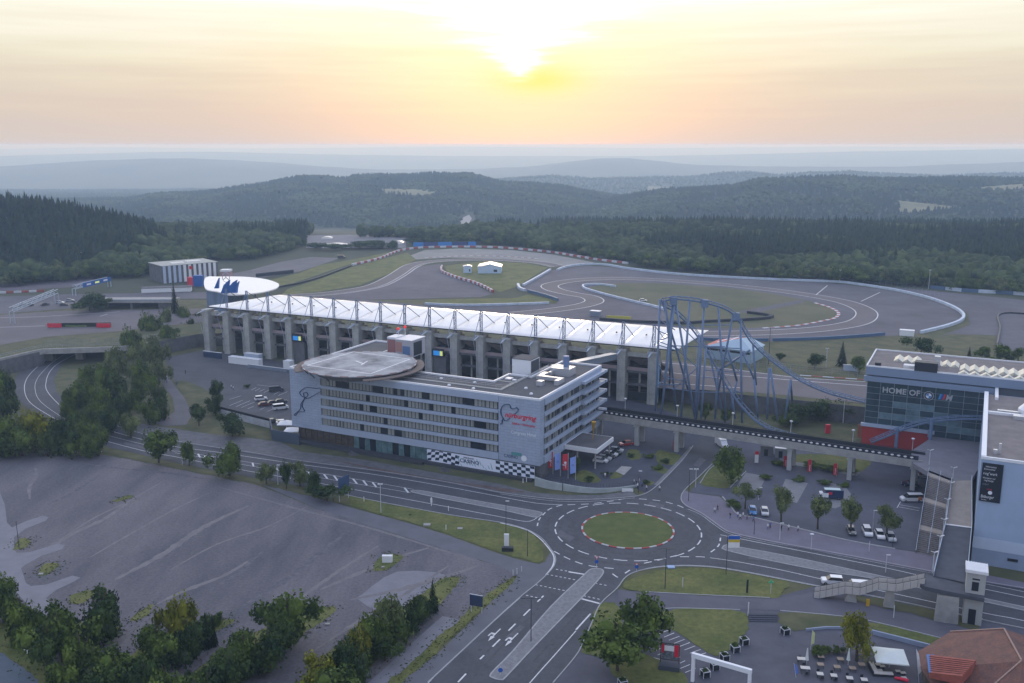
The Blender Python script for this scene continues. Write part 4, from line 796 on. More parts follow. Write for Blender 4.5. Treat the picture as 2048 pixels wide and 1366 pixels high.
def outline(px, close=True, w=0.36, x0=0, z0=0, s=1.0, n=4, name='track_emblem', m=NAVY, d=0.12):
    P = cr([(a * s + x0, 0, b * s + z0) for a, b in px], n, close); P = P + [P[0]] if close else P; mb = MB()
    for a, b in zip(P, P[1:]): mb.bar((a.x, -d, a.z), (b.x, -d, b.z), w, 0.12)
    obj(name, mb, m, hotel)
# north loop map (pixels of the enlarged sign, 8.03 px per photo pixel)
q = lambda u, v: ((980 + u / 8.03 - 1082) * 0.1475, 23.1 - (790 + v / 8.03 - 799.5 - (1 - (980 + u / 8.03 - 1082) * -0.0) * 0 + (1082 - (980 + u / 8.03)) * 0.13) * 0.148)
outline([q(u, v) for u, v in ((330, 340), (260, 385), (215, 340), (180, 260), (190, 190), (230, 140), (320, 130), (350, 190), (400, 200), (440, 180), (470, 215), (430, 265), (390, 280))], False)
outline([q(u, v) for u, v in ((225, 340), (205, 370), (200, 410), (170, 435), (205, 430))], False)
# grand prix loop map on the left blank panel
q2 = lambda u, v: (-L + ((480 + u / 4.97) - 577) * 0.185, 23.0 - ((640 + v / 4.97) - 735 - ((480 + u / 4.97) - 577) * 0.11) * 0.168)
outline([q2(u, v) for u, v in ((795, 650), (750, 655), (690, 650), (640, 652), (585, 690), (590, 720), (630, 740), (665, 720), (650, 695), (620, 705), (625, 750), (600, 820), (620, 860), (610, 878), (560, 880), (530, 912), (515, 905), (580, 850), (590, 800), (640, 745), (660, 752), (795, 685))], False, 0.3)
# roof fittings
mb = MB(); bx(mb, -70, -21.2, 5.2, 6.1, 22.97, 23.15); bx(mb, -19.9, -13.9, 14, 14.6, 22.97, 23.2); bx(mb, -15.2, -14.2, 6.2, 38, 22.97, 23.15); bx(mb, -21.2, -14.2, 5.2, 6.1, 22.97, 23.14); obj('roof_walkway', mb, mat('walkway', (0.33, 0.33, 0.31), 0.8), hotel)
mb = MB()
for a, b in (((-66, 7.2), (-13.8, 7.2)), ((-13.8, 7.2), (-13.8, 36))):
    for h in (23.5, 24.0): mb.bar((*a, h), (*b, h), 0.06)
    n = 16
    for i in range(n + 1): x = a[0] + (b[0] - a[0]) * i / n; y = a[1] + (b[1] - a[1]) * i / n; mb.bar((x, y, 22.97), (x, y, 24.0), 0.06)
obj('roof_railing', mb, C_STEEL, hotel)
for x, y in ((-60, 9), (-48, 9.4), (-36, 9), (-25, 9.2), (-22, 3), (-9, 10), (-5, 5), (-30, 3.2)):
    mb = MB(); mb.lathe([(0.5, 0), (0.5, 0.25), (0.35, 0.45), (0.01, 0.55)], (x, y, 22.97), 10); obj('roof_vent', mb, HWHITE, hotel)
DUCT = mat('duct_metal', (0.55, 0.56, 0.58), 0.35, metal=0.5)
mb = MB(); bx(mb, -9.5, -3.5, 28, 33, 22.97, 25.2); obj('duct_housing', mb, DUCT, hotel)
mb = MB(); mb.lathe([(0.9, 0), (0.9, 3.2), (0.7, 3.2)], (-6, 31.5, 25.22), 14); obj('flue', mb, mat('flue_blue', (0.16, 0.22, 0.38), 0.5), hotel)
mb = MB(); bx(mb, -10.5, -9, 20, 25.5, 23.4, 24.4); bx(mb, -9, -3.5, 20, 21.4, 23.4, 24.4); bx(mb, -3.5, -2.2, 17, 21.4, 23.0, 24.4); bx(mb, -8, -6.2, 14.5, 16.5, 22.97, 24.3); bx(mb, -9.2, -8.4, 25.6, 27.9, 23.4, 24.4); obj('duct', mb, DUCT, hotel)
mb = MB(); bx(mb, -19.2, -17.4, 17, 19, 22.97, 23.3); bx(mb, -16.6, -15.6, 16.5, 17.6, 22.97, 23.25); obj('skylight', mb, HWHITE, hotel)
mb = MB(); bx(mb, -21.6, -15.5, 26.5, 33, 18.0, 27.0); o = obj('lift_tower', mb, HWHITE, hotel, label='white lift tower with dark poster side')
mb2 = MB(); bx(mb2, -15.49, -15.42, 27, 32.6, 22.5, 26.6); obj('poster', mb2, mat('poster_dark', (0.05, 0.06, 0.07), 0.6), o); mb2 = MB(); bx(mb2, -21.7, -15.4, 26.4, 33.1, 27.0, 27.15); obj('tower_roof', mb2, ROOFG, o)
# helipad
HPC = G(719.5, 726.5, 25.4); v = HPC - Vector((7.5, 245.7, 0)); hx = v.x * 0.894 - v.y * 0.447; hy = v.x * 0.447 + v.y * 0.894
pad = obj('helipad', MB().lathe([(16.9, 25.02), (17.1, 25.1), (17.1, 25.4), (0.01, 25.4)], (hx, hy, 0), 72), mat('helipad_concrete', (0.15, 0.152, 0.155), 0.85, col2=(0.46, 0.46, 0.45), scale=0.11, detail=9), hotel, label='round concrete helipad with faded square marking')
for a0 in (-52, 128):
    rim = MB(); P = [(hx + 18.3 * cos(radians(t)), hy + 18.3 * sin(radians(t)), 0) for t in np.linspace(a0, a0 + 104, 25)]; rim.strip(P, 2.3, 24.7, thick=0.25); obj('safety_net', rim, mat('brown_deck', (0.16, 0.125, 0.105), 0.9), pad)
for c in range(2):
    seg = MB(); P = [(17.02 * cos(radians(t)), 17.02 * sin(radians(t)), 0) for t in np.linspace(0, 8, 5)]; seg.strip(P, 0.34, 25.43, thick=0.14); me = None
    for k in range(22):
        if me is None: o = obj('rim_segment', seg, (mat('rim_grey', (0.42, 0.42, 0.42), 0.8), mat('rim_red', (0.24, 0.12, 0.11), 0.8))[c], pad, loc=(hx, hy, 0), rz=radians(360 / 22 * k + 8.18 * c)); me = o.data
        else: obj('rim_segment', None, None, pad, mesh=me, loc=(hx, hy, 0), rz=radians(360 / 22 * k + 8.18 * c))
def hl(px, py): p = G(px, py, 25.42) - Vector((7.5, 245.7, 0)); return Vector((p.x * 0.894 - p.y * 0.447, p.x * 0.447 + p.y * 0.894, 25.42))
mb = MB(); sq = [hl(614.5, 730.5), hl(707, 703.5), hl(820, 718), hl(741, 747.5)]
for i in range(4): mb.strip([sq[i], sq[(i + 1) % 4]], 0.42, 25.415 + 0.004 * i)
mb.strip([hl(712, 722), hl(728, 728)], 0.5, 25.435); mb.strip([hl(722, 730), hl(735, 722)], 0.4, 25.44); obj('landing_marking', mb, C_WHITE, pad)
mb = MB()
for k in range(16): a = 2 * pi * k / 16; mb.bar((hx + 15.5 * cos(a), hy + 15.5 * sin(a), 23.3), (hx + 17 * cos(a), hy + 17 * sin(a), 25.0), 0.3)
mb.lathe([(13, 22.9), (13.4, 25.0)], (hx, hy, 0), 32); obj('helipad_support', mb, C_CONCD, pad)
ST = G(802, 712, 23); v = ST - Vector((7.5, 245.7, 0)); sx_, sy_ = v.x * 0.894 - v.y * 0.447, v.x * 0.447 + v.y * 0.894
sb = obj('stair_tower', MB().box((-64.5, 34.5, 25.4), (9.5, 8, 5.4)), mat('tower_grey', (0.42, 0.42, 0.45), 0.6), hotel, label='grey stair tower with a faded red and blue mural')
mb = MB(); bx(mb, -69.6, -66.2, 31, 36, 28.12, 28.6); bx(mb, -66.1, -59.6, 30.3, 38.7, 28.12, 28.3); obj('tower_roof', mb, C_WHITE, sb)
mb = MB(); bx(mb, -69.1, -66.0, 30.44, 30.49, 23.2, 27.9, 0); bx(mb, -65.8, -63.5, 30.44, 30.49, 24.2, 27.4, 1); bx(mb, -63.3, -60.5, 30.44, 30.49, 23.4, 26.2, 2); obj('mural', mb, [mat('mural_red', (0.32, 0.14, 0.13), 0.7), mat('mural_pink', (0.42, 0.22, 0.18), 0.7), mat('mural_blue', (0.12, 0.2, 0.36), 0.7)], sb)
mb = MB(); bx(mb, -59.74, -59.7, 31.5, 36.5, 23, 27.4); obj('doorway', mb, C_DARK, sb)
mb = MB(); mb.bar((-66.5, 33, 28.3), (-66.5, 33, 31), 0.12); mb.bar((-64.5, 34, 28.3), (-64.5, 34, 31.6), 0.12); obj('lamp_mast', mb, C_WHITE, sb)
mb = MB(); mb.ball((-66.5, 33, 31.2), 0.5); mb.ball((-64.5, 34, 31.8), 0.5); obj('warning_lamp', mb, mat('warning_red', (0.6, 0.03, 0.04), 0.4, emit=((1, 0.05, 0.05), 0.5)), sb)
# entrance canopy and its golden flame
can = thing('entrance_canopy', 'flat-roofed white canopy over the hotel entrance with a golden torch above it', 'canopy', (7.5, 245.7, 0), RZH)
mb = MB(); bx(mb, 0.4, 10.4, 16, 29, 4.9, 6.2); obj('canopy_edge', mb, HWHITE, can); mb = MB(); bx(mb, 0.6, 10.1, 16.3, 28.7, 6.2, 6.24); obj('canopy_roof', mb, ROOFG, can)
for x, y in ((9.5, 17), (9.5, 28), (4, 17)): mb = MB(); mb.tube([(x, y, 0), (x, y, 4.9)], 0.25, 8); obj('column', mb, C_CONC, can)
mb = MB(); mb.lathe([(0.12, 6.34), (0.15, 8.6), (0.35, 9.6), (0.75, 11.6), (0.5, 11.7), (0.01, 11.5)], (6, 24, 0), 8); obj('torch', mb, mat('gold_metal', (0.55, 0.33, 0.05), 0.4, metal=0.5), can)

# ------------------------------------------------------------------ grandstand
RZG = atan2(-0.43, 0.903); SPN = 11.35; NB = 18
gs = thing('grandstand', 'long main grandstand with concrete pillars and white membrane roof hung from blue masts', 'grandstand', (-134.7, 414, 0), RZG)
CP_ = mat('pillar_concrete', (0.40, 0.40, 0.37), 0.9, var=0.18, scale=0.35, detail=8); MAST = mat('mast_blue_grey', (0.16, 0.22, 0.33), 0.5, metal=0.2); ROD = mat('rod_pale', (0.42, 0.50, 0.60), 0.4, metal=0.3)
MEM = mat('roof_membrane', (0.92, 0.88, 0.82), 0.45, var=0.02, scale=0.2, spec=0.6, coat=0.25)
pil = MB(); bx(pil, -1.5, 1.5, -1.6, 2.4, -0.5, 18.2); bx(pil, -1.75, 1.75, -1.9, 2.6, 18.2, 19.0); bx(pil, -1.0, 1.0, 2.42, 6, 12, 17.5)
for k in range(6): bx(pil, -1.52, 1.52, -1.63, 2.43, 2.6 + 2.6 * k, 2.66 + 2.6 * k)
bx(pil, -1.2, -0.9, -1.85, -1.62, 0, 17.8)
def lattice(h, w=0.9, r=0.13, nseg=8):
    mb = MB()
    for s in (-1, 1): mb.bar((s * w / 2, 0, 0), (s * w / 2, 0, h), r * 2)
    for k in range(nseg + 1): mb.bar((-w / 2, 0, h * k / nseg), (w / 2, 0, h * k / nseg), r * 1.2)
    for k in range(nseg): s = 1 if k % 2 else -1; mb.bar((-s * w / 2, 0, h * k / nseg), (s * w / 2, 0, h * (k + 1) / nseg), r)
    return mb
mast = lattice(9.6); arm = MB(); arm.bar((0, -0.3, 0), (0, -6.6, -1.0), 0.3); arm.bar((-0.6, -0.3, 0), (0, -6.6, -1.0), 0.2)
rod = MB(); rod.bar((0, 0, 9.2), (0, -6.5, -0.9), 0.16); tie = MB(); tie.bar((0, -6.5, 17.8), (0, -1.9, 4.0), 0.14); st = MB(); st.bar((0, 0, 9.4), (0.4, 10.5, 2.9), 0.2)
st.lathe([(0.7, 2.0), (0.12, 3.1)], (0.4, 10.5, 0), 8)
M_ = {}
for i in range(NB + 1):
    x = i * SPN
    for nm, b_, m, z in (('pillar', pil, CP_, 0), ('mast', mast, MAST, 19.0), ('outrigger', arm, ROD, 19.0), ('mast_rod', rod, MAST, 19.0), ('tie_rod', tie, ROD, 0), ('roof_strut', st, C_DARK, 19.0)):
        if i == 0 and nm in ('mast', 'roof_strut', 'mast_rod'): continue
        if nm in M_: obj(nm, None, None, gs, mesh=M_[nm], loc=(x, 0, z))
        else: M_[nm] = obj(nm, b_, m, gs, loc=(x, 0, z)).data
def dep(i): return max(0.4, min(24.0, (i - 0.1) / 1.75 * 24)) if i < 2 else 24.0
for k in range(NB + 1):
    i0, i1 = (k + 0.0, k + 1.0) if k < NB else (NB, NB + 0.75); mb = MB(); nx, ny = 8, 8; vs = []
    if k == 0: i0 = 0.15
    for a in range(nx + 1):
        u = a / nx; ii = i0 + (i1 - i0) * u
        for b in range(ny + 1):
            t = b / ny; D = dep(ii); x = ii * SPN + (t * 5 if k == NB else 0) * u; y = -0.8 + D * t
            sag = -0.1 * sin(pi * u) * (0.4 + 0.6 * t); cone = 0.55 * max(0, 1 - sqrt(((u - 0.5) * 2.6) ** 2 + ((t - 0.42) * 2.6) ** 2)) ** 1.6
            z = 20.5 + 3.1 * (D * t / 24) + sag + cone
            if b == 0: z -= 0.2
            vs.append((x, y, z))
    mb.add(vs, [(a * (ny + 1) + b, (a + 1) * (ny + 1) + b, (a + 1) * (ny + 1) + b + 1, a * (ny + 1) + b + 1) for a in range(nx) for b in range(ny)])
    o = obj('roof_membrane', mb, MEM, gs, smooth=True); sol = o.modifiers.new('Solidify', 'SOLIDIFY'); sol.thickness = 0.12
    mb = MB(); cx_ = (i0 + i1) / 2 * SPN; mb.lathe([(0.35, 0), (0.3, 0.45), (0.02, 0.5)], (cx_, -0.8 + 0.42 * dep((i0 + i1) / 2), 20.5 + 3.1 * .42 * dep((i0 + i1) / 2) / 24 + 0.75), 8)
    if k and k < NB: obj('membrane_cap', mb, C_DARK, gs)
mb = MB(); mb.bar((1.5, -0.9, 20.2), (NB * SPN + 8, -0.9, 20.2), 0.28, 0.35); obj('roof_edge_tube', mb, C_DARK, gs)
LX = NB * SPN
BRN = mat('stand_underside', (0.20, 0.17, 0.15), 0.85, var=0.25, scale=0.25); PNK = mat('rail_panel', (0.34, 0.27, 0.27), 0.8, var=0.1, scale=0.3)
mb = MB()
mb.add([(0, 2.6, 16.4), (LX, 2.6, 16.4), (LX, 22, 8.0), (0, 22, 8.0), (0, 2.6, 15.6), (LX, 2.6, 15.6), (LX, 22, 7.2), (0, 22, 7.2)], [(0, 1, 2, 3), (7, 6, 5, 4), (0, 4, 5, 1), (1, 5, 6, 2), (2, 6, 7, 3), (3, 7, 4, 0)]); obj('seating_tier', mb, BRN, gs)
beam = MB(); bx(beam, 1.52, SPN - 1.52, 0.2, 1.0, 16.4, 17.9); slab = MB(); bx(slab, 1.52, SPN - 1.52, 0.4, 9.4, 10.4, 11.2); rail = MB(); bx(rail, 1.54, SPN - 1.54, 0.5, 0.62, 11.22, 12.5)
slab2 = MB(); bx(slab2, 1.53, SPN - 1.53, 1.2, 9.3, 5.6, 6.3); fal = MB()
fal.add([(1.7, 1.4, 15.6), (SPN - 1.7, 1.4, 15.6), (SPN - 1.7, 5.5, 12.6), (1.7, 5.5, 13.8), (SPN * .5, 3.2, 12.9)], [(0, 1, 4), (0, 4, 3), (1, 2, 4), (3, 4, 2)])
col = MB(); bx(col, SPN / 2 - .3, SPN / 2 + .3, 2.5, 3.1, 0, 10.4)
for i in range(NB):
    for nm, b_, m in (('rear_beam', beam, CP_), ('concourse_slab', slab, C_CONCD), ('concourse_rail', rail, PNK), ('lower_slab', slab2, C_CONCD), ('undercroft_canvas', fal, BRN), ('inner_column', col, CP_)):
        if nm == 'lower_slab' and i % 3 == 1: continue
        if nm in M_: obj(nm, None, None, gs, mesh=M_[nm], loc=(i * SPN, 0, 0))
        else: M_[nm] = obj(nm, b_, m, gs, loc=(i * SPN, 0, 0)).data
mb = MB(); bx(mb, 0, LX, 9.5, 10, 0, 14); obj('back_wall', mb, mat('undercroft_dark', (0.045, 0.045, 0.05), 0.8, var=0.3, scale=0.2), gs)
SCR = mat('screen_blue', (0.02, 0.12, 0.35), 0.4, emit=((0.02, 0.3, 0.9), 0.55)); SCY = mat('screen_yellow', (0.6, 0.6, 0.15), 0.4, emit=((0.8, 0.9, 0.3), 0.5))
for k, px in enumerate((585, 870, 1030)):
    x = (0.0)
    i = min(range(NB + 1), key=lambda j: abs(proj(Vector((-134.7, 414, 0)) + Vector((0.903, -0.43, 0)) * (j * SPN))[0] - (px - 12)))
    x = i * SPN + 2.0; f = MB(); bx(f, x, x + 5, -1.6, -1.1, 9.0, 12.2); o = obj('sector_sign', f, C_DARK, gs)
    mb = MB(); bx(mb, x + .4, x + 3.2, -1.64, -1.61, 9.6, 11.4); obj('sign_panel', mb, SCR, o); mb = MB(); bx(mb, x + 3.3, x + 4.5, -1.64, -1.61, 9.6, 11.4); obj('sign_number', mb, SCY, o)
    mb = MB(); bx(mb, x + .3, x + 5.5, -0.9, 2.4, 0, 8.8); obj('stair_core', mb, C_CONCD, gs)
mb = MB()
mb.lathe([(2.2, 15), (2.2, 15.1)], (2, 0, 0), 4)
fp = MB(); x = LX + 1.6; bx(fp, x, x + .12, -1.4, 2.2, 2, 15); obj('poster_strip', fp, mat('poster_blue', (0.20, 0.38, 0.55), 0.6), gs)
# stadium approach bridge from the hotel roof level to the stand
lk = thing('link_bridge', 'covered blue-grey link bridge slanting from the hotel roof to the grandstand', 'footbridge')
mb = MB(); mb.bar(Vector((13, 286, 22)), Vector((36, 327, 17)), 2.6, 2.0); obj('bridge_tube', mb, C_STEEL, lk); mb = MB(); mb.bar(Vector((13, 286, 23.12)), Vector((36, 327, 18.12)), 2.9, 0.2); obj('bridge_roof', mb, C_STEEL, lk)

# oval grandstand roof with star and blue sails behind the left end
ov = thing('oval_grandstand', 'small grandstand under a white oval roof with a silver star and blue sails', 'grandstand', tuple(RY(480, 575, 470))[:2] + (TZ,))
O0 = Vector(ov.location)
def ovp(px, py): Yq = 452 + (590 - py) * 1.35; return RY(px, py, Yq) - O0
ring_ = cr([(411, 555), (440, 553), (490, 553.5), (530, 558), (553, 565), (558, 570), (551, 577), (525, 584), (490, 588), (458, 589), (435, 583), (411, 577)], 4, True)
P = [ovp(p[0], p[1]) for p in [(q_[0], q_[1]) for q_ in ring_]] if False else [ovp(*q_) for q_ in [(a.x, a.y) for a in cr([(x, y, 0) for x, y in [(411, 555), (440, 553), (490, 553.5), (530, 558), (553, 565), (558, 570), (551, 577), (525, 584), (490, 588), (458, 589), (435, 583), (411, 577)]], 4, True)]]
c = sum(P, Vector()) / len(P); mb = MB(); n = len(P); mb.add(P + [c + Vector((0, 0, .4))] + [p - Vector((0, 0, 0.5)) for p in P] , [(i, (i + 1) % n, n) for i in range(n)] + [((i + 1) % n, i, n + 1 + i, n + 1 + (i + 1) % n) for i in range(n)])
obj('oval_roof', mb, MEM, ov)
for px in (425, 450, 480, 510, 535): mb = MB(); p = ovp(px, 577); mb.tube([(p.x, p.y, 0), p - Vector((0, 0, 0.6))], 0.5, 8); obj('column', mb, C_STEEL, ov)
mb = MB(); a, b = ovp(412, 577), ovp(455, 587); mb.add([a, b, (b.x, b.y, 2), (a.x, a.y, 2)], [(0, 1, 2, 3)]); a2, b2 = a + Vector((6, 12, 0)), b + Vector((6, 12, 0)); mb.add([a2, b2, (b2.x, b2.y, 2), (a2.x, a2.y, 2)], [(3, 2, 1, 0)]); obj('rear_wall', mb, mat('oval_rear', (0.14, 0.19, 0.27), 0.6, var=0.2, scale=0.3, stretch=(0, 1.0, 1.0, 0.05)), ov)
S1 = mat('sail_blue', (0.01, 0.10, 0.36), 0.45)
for pts in ([(428, 577), (433, 565), (437, 556), (436, 577)], [(441, 587), (447, 570), (458, 560), (455, 587)], [(455, 586), (458, 573), (465, 565), (473, 560), (469, 575), (468, 586)], [(466, 586), (470, 570), (477, 563), (474, 576), (473, 586)]):
    mb = MB(); Q = [RY(x, y, 455) - O0 for x, y in pts]; n = len(Q); B = [q_ + Vector((0.3, 1.2, 0)) for q_ in Q]; mb.add(Q + B, [tuple(range(n)), tuple(reversed(range(n, 2 * n)))] + [(i, n + i, n + (i + 1) % n, (i + 1) % n) for i in range(n)]); obj('sail', mb, S1, ov)
sc = RY(451.8, 555, 462) - O0; r = 2.3; mb = MB(); mb.tube([sc + Vector((r * .75 * cos(t), 0, r * sin(t))) for t in np.linspace(0, 2 * pi, 25)], 0.17, 5)
for t in (pi / 2, pi / 2 + 2.094, pi / 2 + 4.189): mb.bar(sc, sc + Vector((r * .75 * cos(t), 0, r * sin(t))), 0.3)
mb.bar(sc - Vector((0, 0, r)), sc - Vector((0, 0, r + 3)), 0.3); obj('star_emblem', mb, mat('chrome', (0.6, 0.62, 0.65), 0.25, metal=0.8), ov)
# ------------------------------------------------------------------ boulevard footbridge on piers
A_, B_ = G(1351, 905), G(1823, 982); fd = (B_ - A_).normalized(); fn = Vector((-fd.y, fd.x, 0))
LA = -46.0; LB = (B_ - A_).length + 2.0
fb = thing('footbridge', 'long concrete footbridge on piers with a dotted black parapet, hotel side to boulevard', 'footbridge', tuple(A_), atan2(fd.y, fd.x))
mb = MB(); bx(mb, LA, LB, 0.1, 6.3, 7.4, 8.0); obj('deck', mb, mat('deck_grey', (0.16, 0.16, 0.17), 0.85, var=0.12, scale=0.3), fb)
mb = MB(); bx(mb, LA, LB, -0.35, 0.09, 6.7, 8.75); bx(mb, LA, LB, 6.31, 6.6, 6.7, 8.3); obj('edge_beam', mb, C_CONC, fb)
mb = MB(); bx(mb, LA + 8, LB - 1, -0.2, -0.05, 8.76, 9.85); obj('parapet_band', mb, mat('band_navy', (0.012, 0.016, 0.028), 0.6), fb)
DOT = MB(); DOT.add([(-.45, 0, -.05), (-.1, 0, -.28), (.4, 0, -.12), (.45, 0, .1), (.1, 0, .28), (-.35, 0, .15)], [(0, 1, 2, 3, 4, 5)]); me = None; x = LA + 9
while x < LB - 1.6:
    if me is None: me = obj('light_mark', DOT, C_WHITE, fb, loc=(x, -0.215, 9.3)).data
    else: obj('light_mark', None, None, fb, mesh=me, loc=(x, -0.215, 9.3))
    x += 1.62
mb = MB()
for h in (8.9, 9.4): mb.bar((LA, 6.45, h), (LB, 6.45, h), 0.08)
for k in range(int((LB - LA) / 2)): mb.bar((LA + 2 * k, 6.45, 8.3), (LA + 2 * k, 6.45, 9.4), 0.07)
obj('railing', mb, C_DARK, fb)
mb = MB(); bx(mb, LA, LB, 6.2, 6.28, 8.0, 9.2); obj('rear_screen', mb, C_DARK, fb)
for px, py in ((1277, 888), (1351, 905), (1573, 946), (1694, 966), (1823, 983), (1195, 873)):
    p = G(px, py) - A_; x = p.x * fd.x + p.y * fd.y
    mb = MB(); bx(mb, x - .6, x + .6, 0.3, 1.5, -0.1, 5.9); bx(mb, x - .6, x + .6, 4.9, 6.0, -0.1, 5.9); bx(mb, x - .9, x + .9, 0.1, 6.2, 5.9, 7.4); obj('pier', mb, mat('pier_concrete', (0.38, 0.39, 0.38), 0.85, var=0.1, scale=0.5), fb)

# ------------------------------------------------------------------ glass hall with the lettering
RZB = RZH; OB = Vector((103.5, 268.5, 0))
hall = thing('glass_hall', 'glass-fronted exhibition hall with HOME OF lettering and yellow-tinted roof skylights', 'building', tuple(OB), RZB)
BLG = mat('hall_glass', (0.03, 0.06, 0.075), 0.15, var=0.35, scale=0.25, spec=0.6); BLG2 = mat('hall_glass_pale', (0.12, 0.19, 0.22), 0.2, var=0.3, scale=0.3); FAS = mat('hall_fascia', (0.20, 0.26, 0.36), 0.5)
GR = mat('gravel_roof', (0.20, 0.175, 0.165), 0.95, var=0.15, scale=0.3, detail=8); REDW = mat('red_wall', (0.38, 0.035, 0.03), 0.6)
LG = 33.0
mb = MB(); bx(mb, 0.3, 60, 0.4, 24, -0.5, 26.3); obj('core', mb, mat('hall_core', (0.10, 0.12, 0.15), 0.6), hall)
nc, nr = 9, 7; cw = LG / nc; rh = (22.9 - 10.2) / nr; random.seed(5)
for i in range(nc):
    for j in range(nr):
        mb = MB(); bx(mb, i * cw + .06, (i + 1) * cw - .06, 0.0 - 0.0, 0.36, 10.2 + j * rh + .06, 10.2 + (j + 1) * rh - .06)
        pale = (j < 4 and i >= 4 and random.random() < .45) or (j < 5 and i < 4 and random.random() < .35)
        obj('glass_pane', mb, BLG2 if pale else BLG, hall)
mb = MB()
for i in range(nc + 1): bx(mb, i * cw - .055, i * cw + .055, -0.12, 0.3, 8.6, 22.9)
for j in range(nr + 1): bx(mb, 0.06, LG - .06, -0.08, -0.01, 10.2 + j * rh - .04, 10.2 + j * rh + .04)
obj('glazing_bars', mb, mat('bar_grey', (0.25, 0.30, 0.34), 0.5), hall)
mb = MB(); bx(mb, -1.0, LG + .5, -1.0, 0.38, 22.95, 24.4); obj('lower_fascia', mb, FAS, hall)
mb = MB(); bx(mb, -0.6, 60.2, -0.6, 24.6, 24.8, 27.2); obj('roof_slab', mb, FAS, hall)
mb = MB(); bx(mb, -0.2, 59.8, -0.2, 24.2, 27.2, 27.24); obj('roof_gravel', mb, GR, hall)
mb = MB(); bx(mb, -0.62, 60.2, -0.62, -0.3, 27.2, 27.6); bx(mb, -0.62, -0.3, -0.28, 24.62, 27.2, 27.6); bx(mb, -0.28, 60.2, 24.3, 24.62, 27.2, 27.6); obj('parapet', mb, HWHITE, hall)
mb = MB(); bx(mb, -0.9, 19, -0.9, 0.35, 9.3, 10.15); obj('white_band', mb, HW, hall)
mb = MB(); bx(mb, -0.4, 18.6, -0.3, 0.35, 2.0, 9.28); obj('red_plinth', mb, REDW, hall)
mb = MB(); bx(mb, 18.65, LG, -0.01, 0.3, 8.5, 10.1); obj('entrance_doors', mb, BLG, hall)
mb = MB(); bx(mb, 33.1, 33.9, -12, 0.3, 8.5, 24.7); obj('side_fin', mb, HWHITE, hall)
mb = MB(); mb.tube([(17.6, -1.2, 8.5), (17.6, -1.2, 10.6)], .35, 8); obj('entrance_post', mb, C_STEEL, hall)
LET = mat('grey_letters', (0.42, 0.44, 0.46), 0.5)
def hf(x, z, d): return facemat((x, -d, z), (1, 0, 0), (0, 0, 1))
textobj('hall_lettering', 'HOME OF', 2.35, LET, hall, hf(4.2, 19.9, 0.25), bold=0.04, sx=0.98)
def disc(mb, x, z, r, y, m, n=24, a0=0, a1=2 * pi): mb.add([(x, y, z)] + [(x + r * cos(a0 + (a1 - a0) * k / n), y, z + r * sin(a0 + (a1 - a0) * k / n)) for k in range(n + 1)], [(0, k + 1, k + 2) for k in range(n)], m)
mb = MB(); X, Z = 16.6, 20.3; disc(mb, X, Z, 1.3, -.26, 0); disc(mb, X, Z, 1.15, -.27, 3); disc(mb, X, Z, .8, -.28, 0)
for k in range(4): disc(mb, X, Z, .72, -.29, 2 if k % 2 else 1, 8, k * pi / 2, (k + 1) * pi / 2)
obj('round_emblem', mb, [LET, mat('emblem_white', (0.7, 0.72, 0.75), 0.4), mat('emblem_blue', (0.04, 0.22, 0.5), 0.4), mat('emblem_dark', (0.01, 0.015, 0.03), 0.4)], hall)
mb = MB()
for k, m in ((0, 0), (1, 1), (2, 2)): x = 19.1 + k * .55; mb.add([(x, -.27, 19.6), (x + .5, -.27, 19.6), (x + .9, -.27, 21.2), (x + .4, -.27, 21.2)], [(0, 1, 2, 3)], m)
obj('stripe_emblem', mb, [mat('stripe_cyan', (0.05, 0.28, 0.55), 0.4), mat('stripe_navy', (0.02, 0.08, 0.3), 0.4), C_RED], hall); textobj('emblem_letter', 'M', 2.2, LET, hall, hf(20.9, 19.55, .27), bold=.05, shear=.2)
SKY_ = mat('skylight_lit_slope', (0.75, 0.70, 0.55), 0.3, var=0.05, spec=0.7); SKY2 = mat('skylight_shaded_slope', (0.48, 0.50, 0.44), 0.3, spec=0.7)  # two glass tones paint the lit and the shaded slopes of the skylights
def hallpt(px, py, z=27.3): p = G(px, py, z) - OB; return p.x * 0.894 - p.y * 0.447, p.x * 0.447 + p.y * 0.894
def skyl(a, b, n, dy, name='skylight'):
    (x0, y0), (x1, y1) = hallpt(*a), hallpt(*b); w = (x1 - x0) / n
    for k in range(n):
        x = x0 + k * w; y = y0; mb = MB(); h = 0.9
        mb.add([(x, y, 27.3), (x + w, y, 27.3 + h), (x + w, y + dy, 27.3 + h), (x, y + dy, 27.3), (x + w, y, 27.24), (x + w, y + dy, 27.24), (x, y, 27.24), (x, y + dy, 27.24)] if k % 2 == 0 else
               [(x, y, 27.3 + h), (x + w, y, 27.3), (x + w, y + dy, 27.3), (x, y + dy, 27.3 + h), (x + w, y, 27.24), (x + w, y + dy, 27.24), (x, y, 27.24), (x, y + dy, 27.24)], [(0, 1, 2, 3), (6, 4, 1, 0), (3, 2, 5, 7), (1, 4, 5, 2), (0, 3, 7, 6)])
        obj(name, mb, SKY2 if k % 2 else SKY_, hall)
skyl((1787, 722), (1840, 729), 6, 6.5); skyl((1866, 731), (1918, 736), 6, 6.0); skyl((1919, 741), (2100, 764), 18, 6.5); skyl((1916, 748), (2100, 772), 16, 2.0)
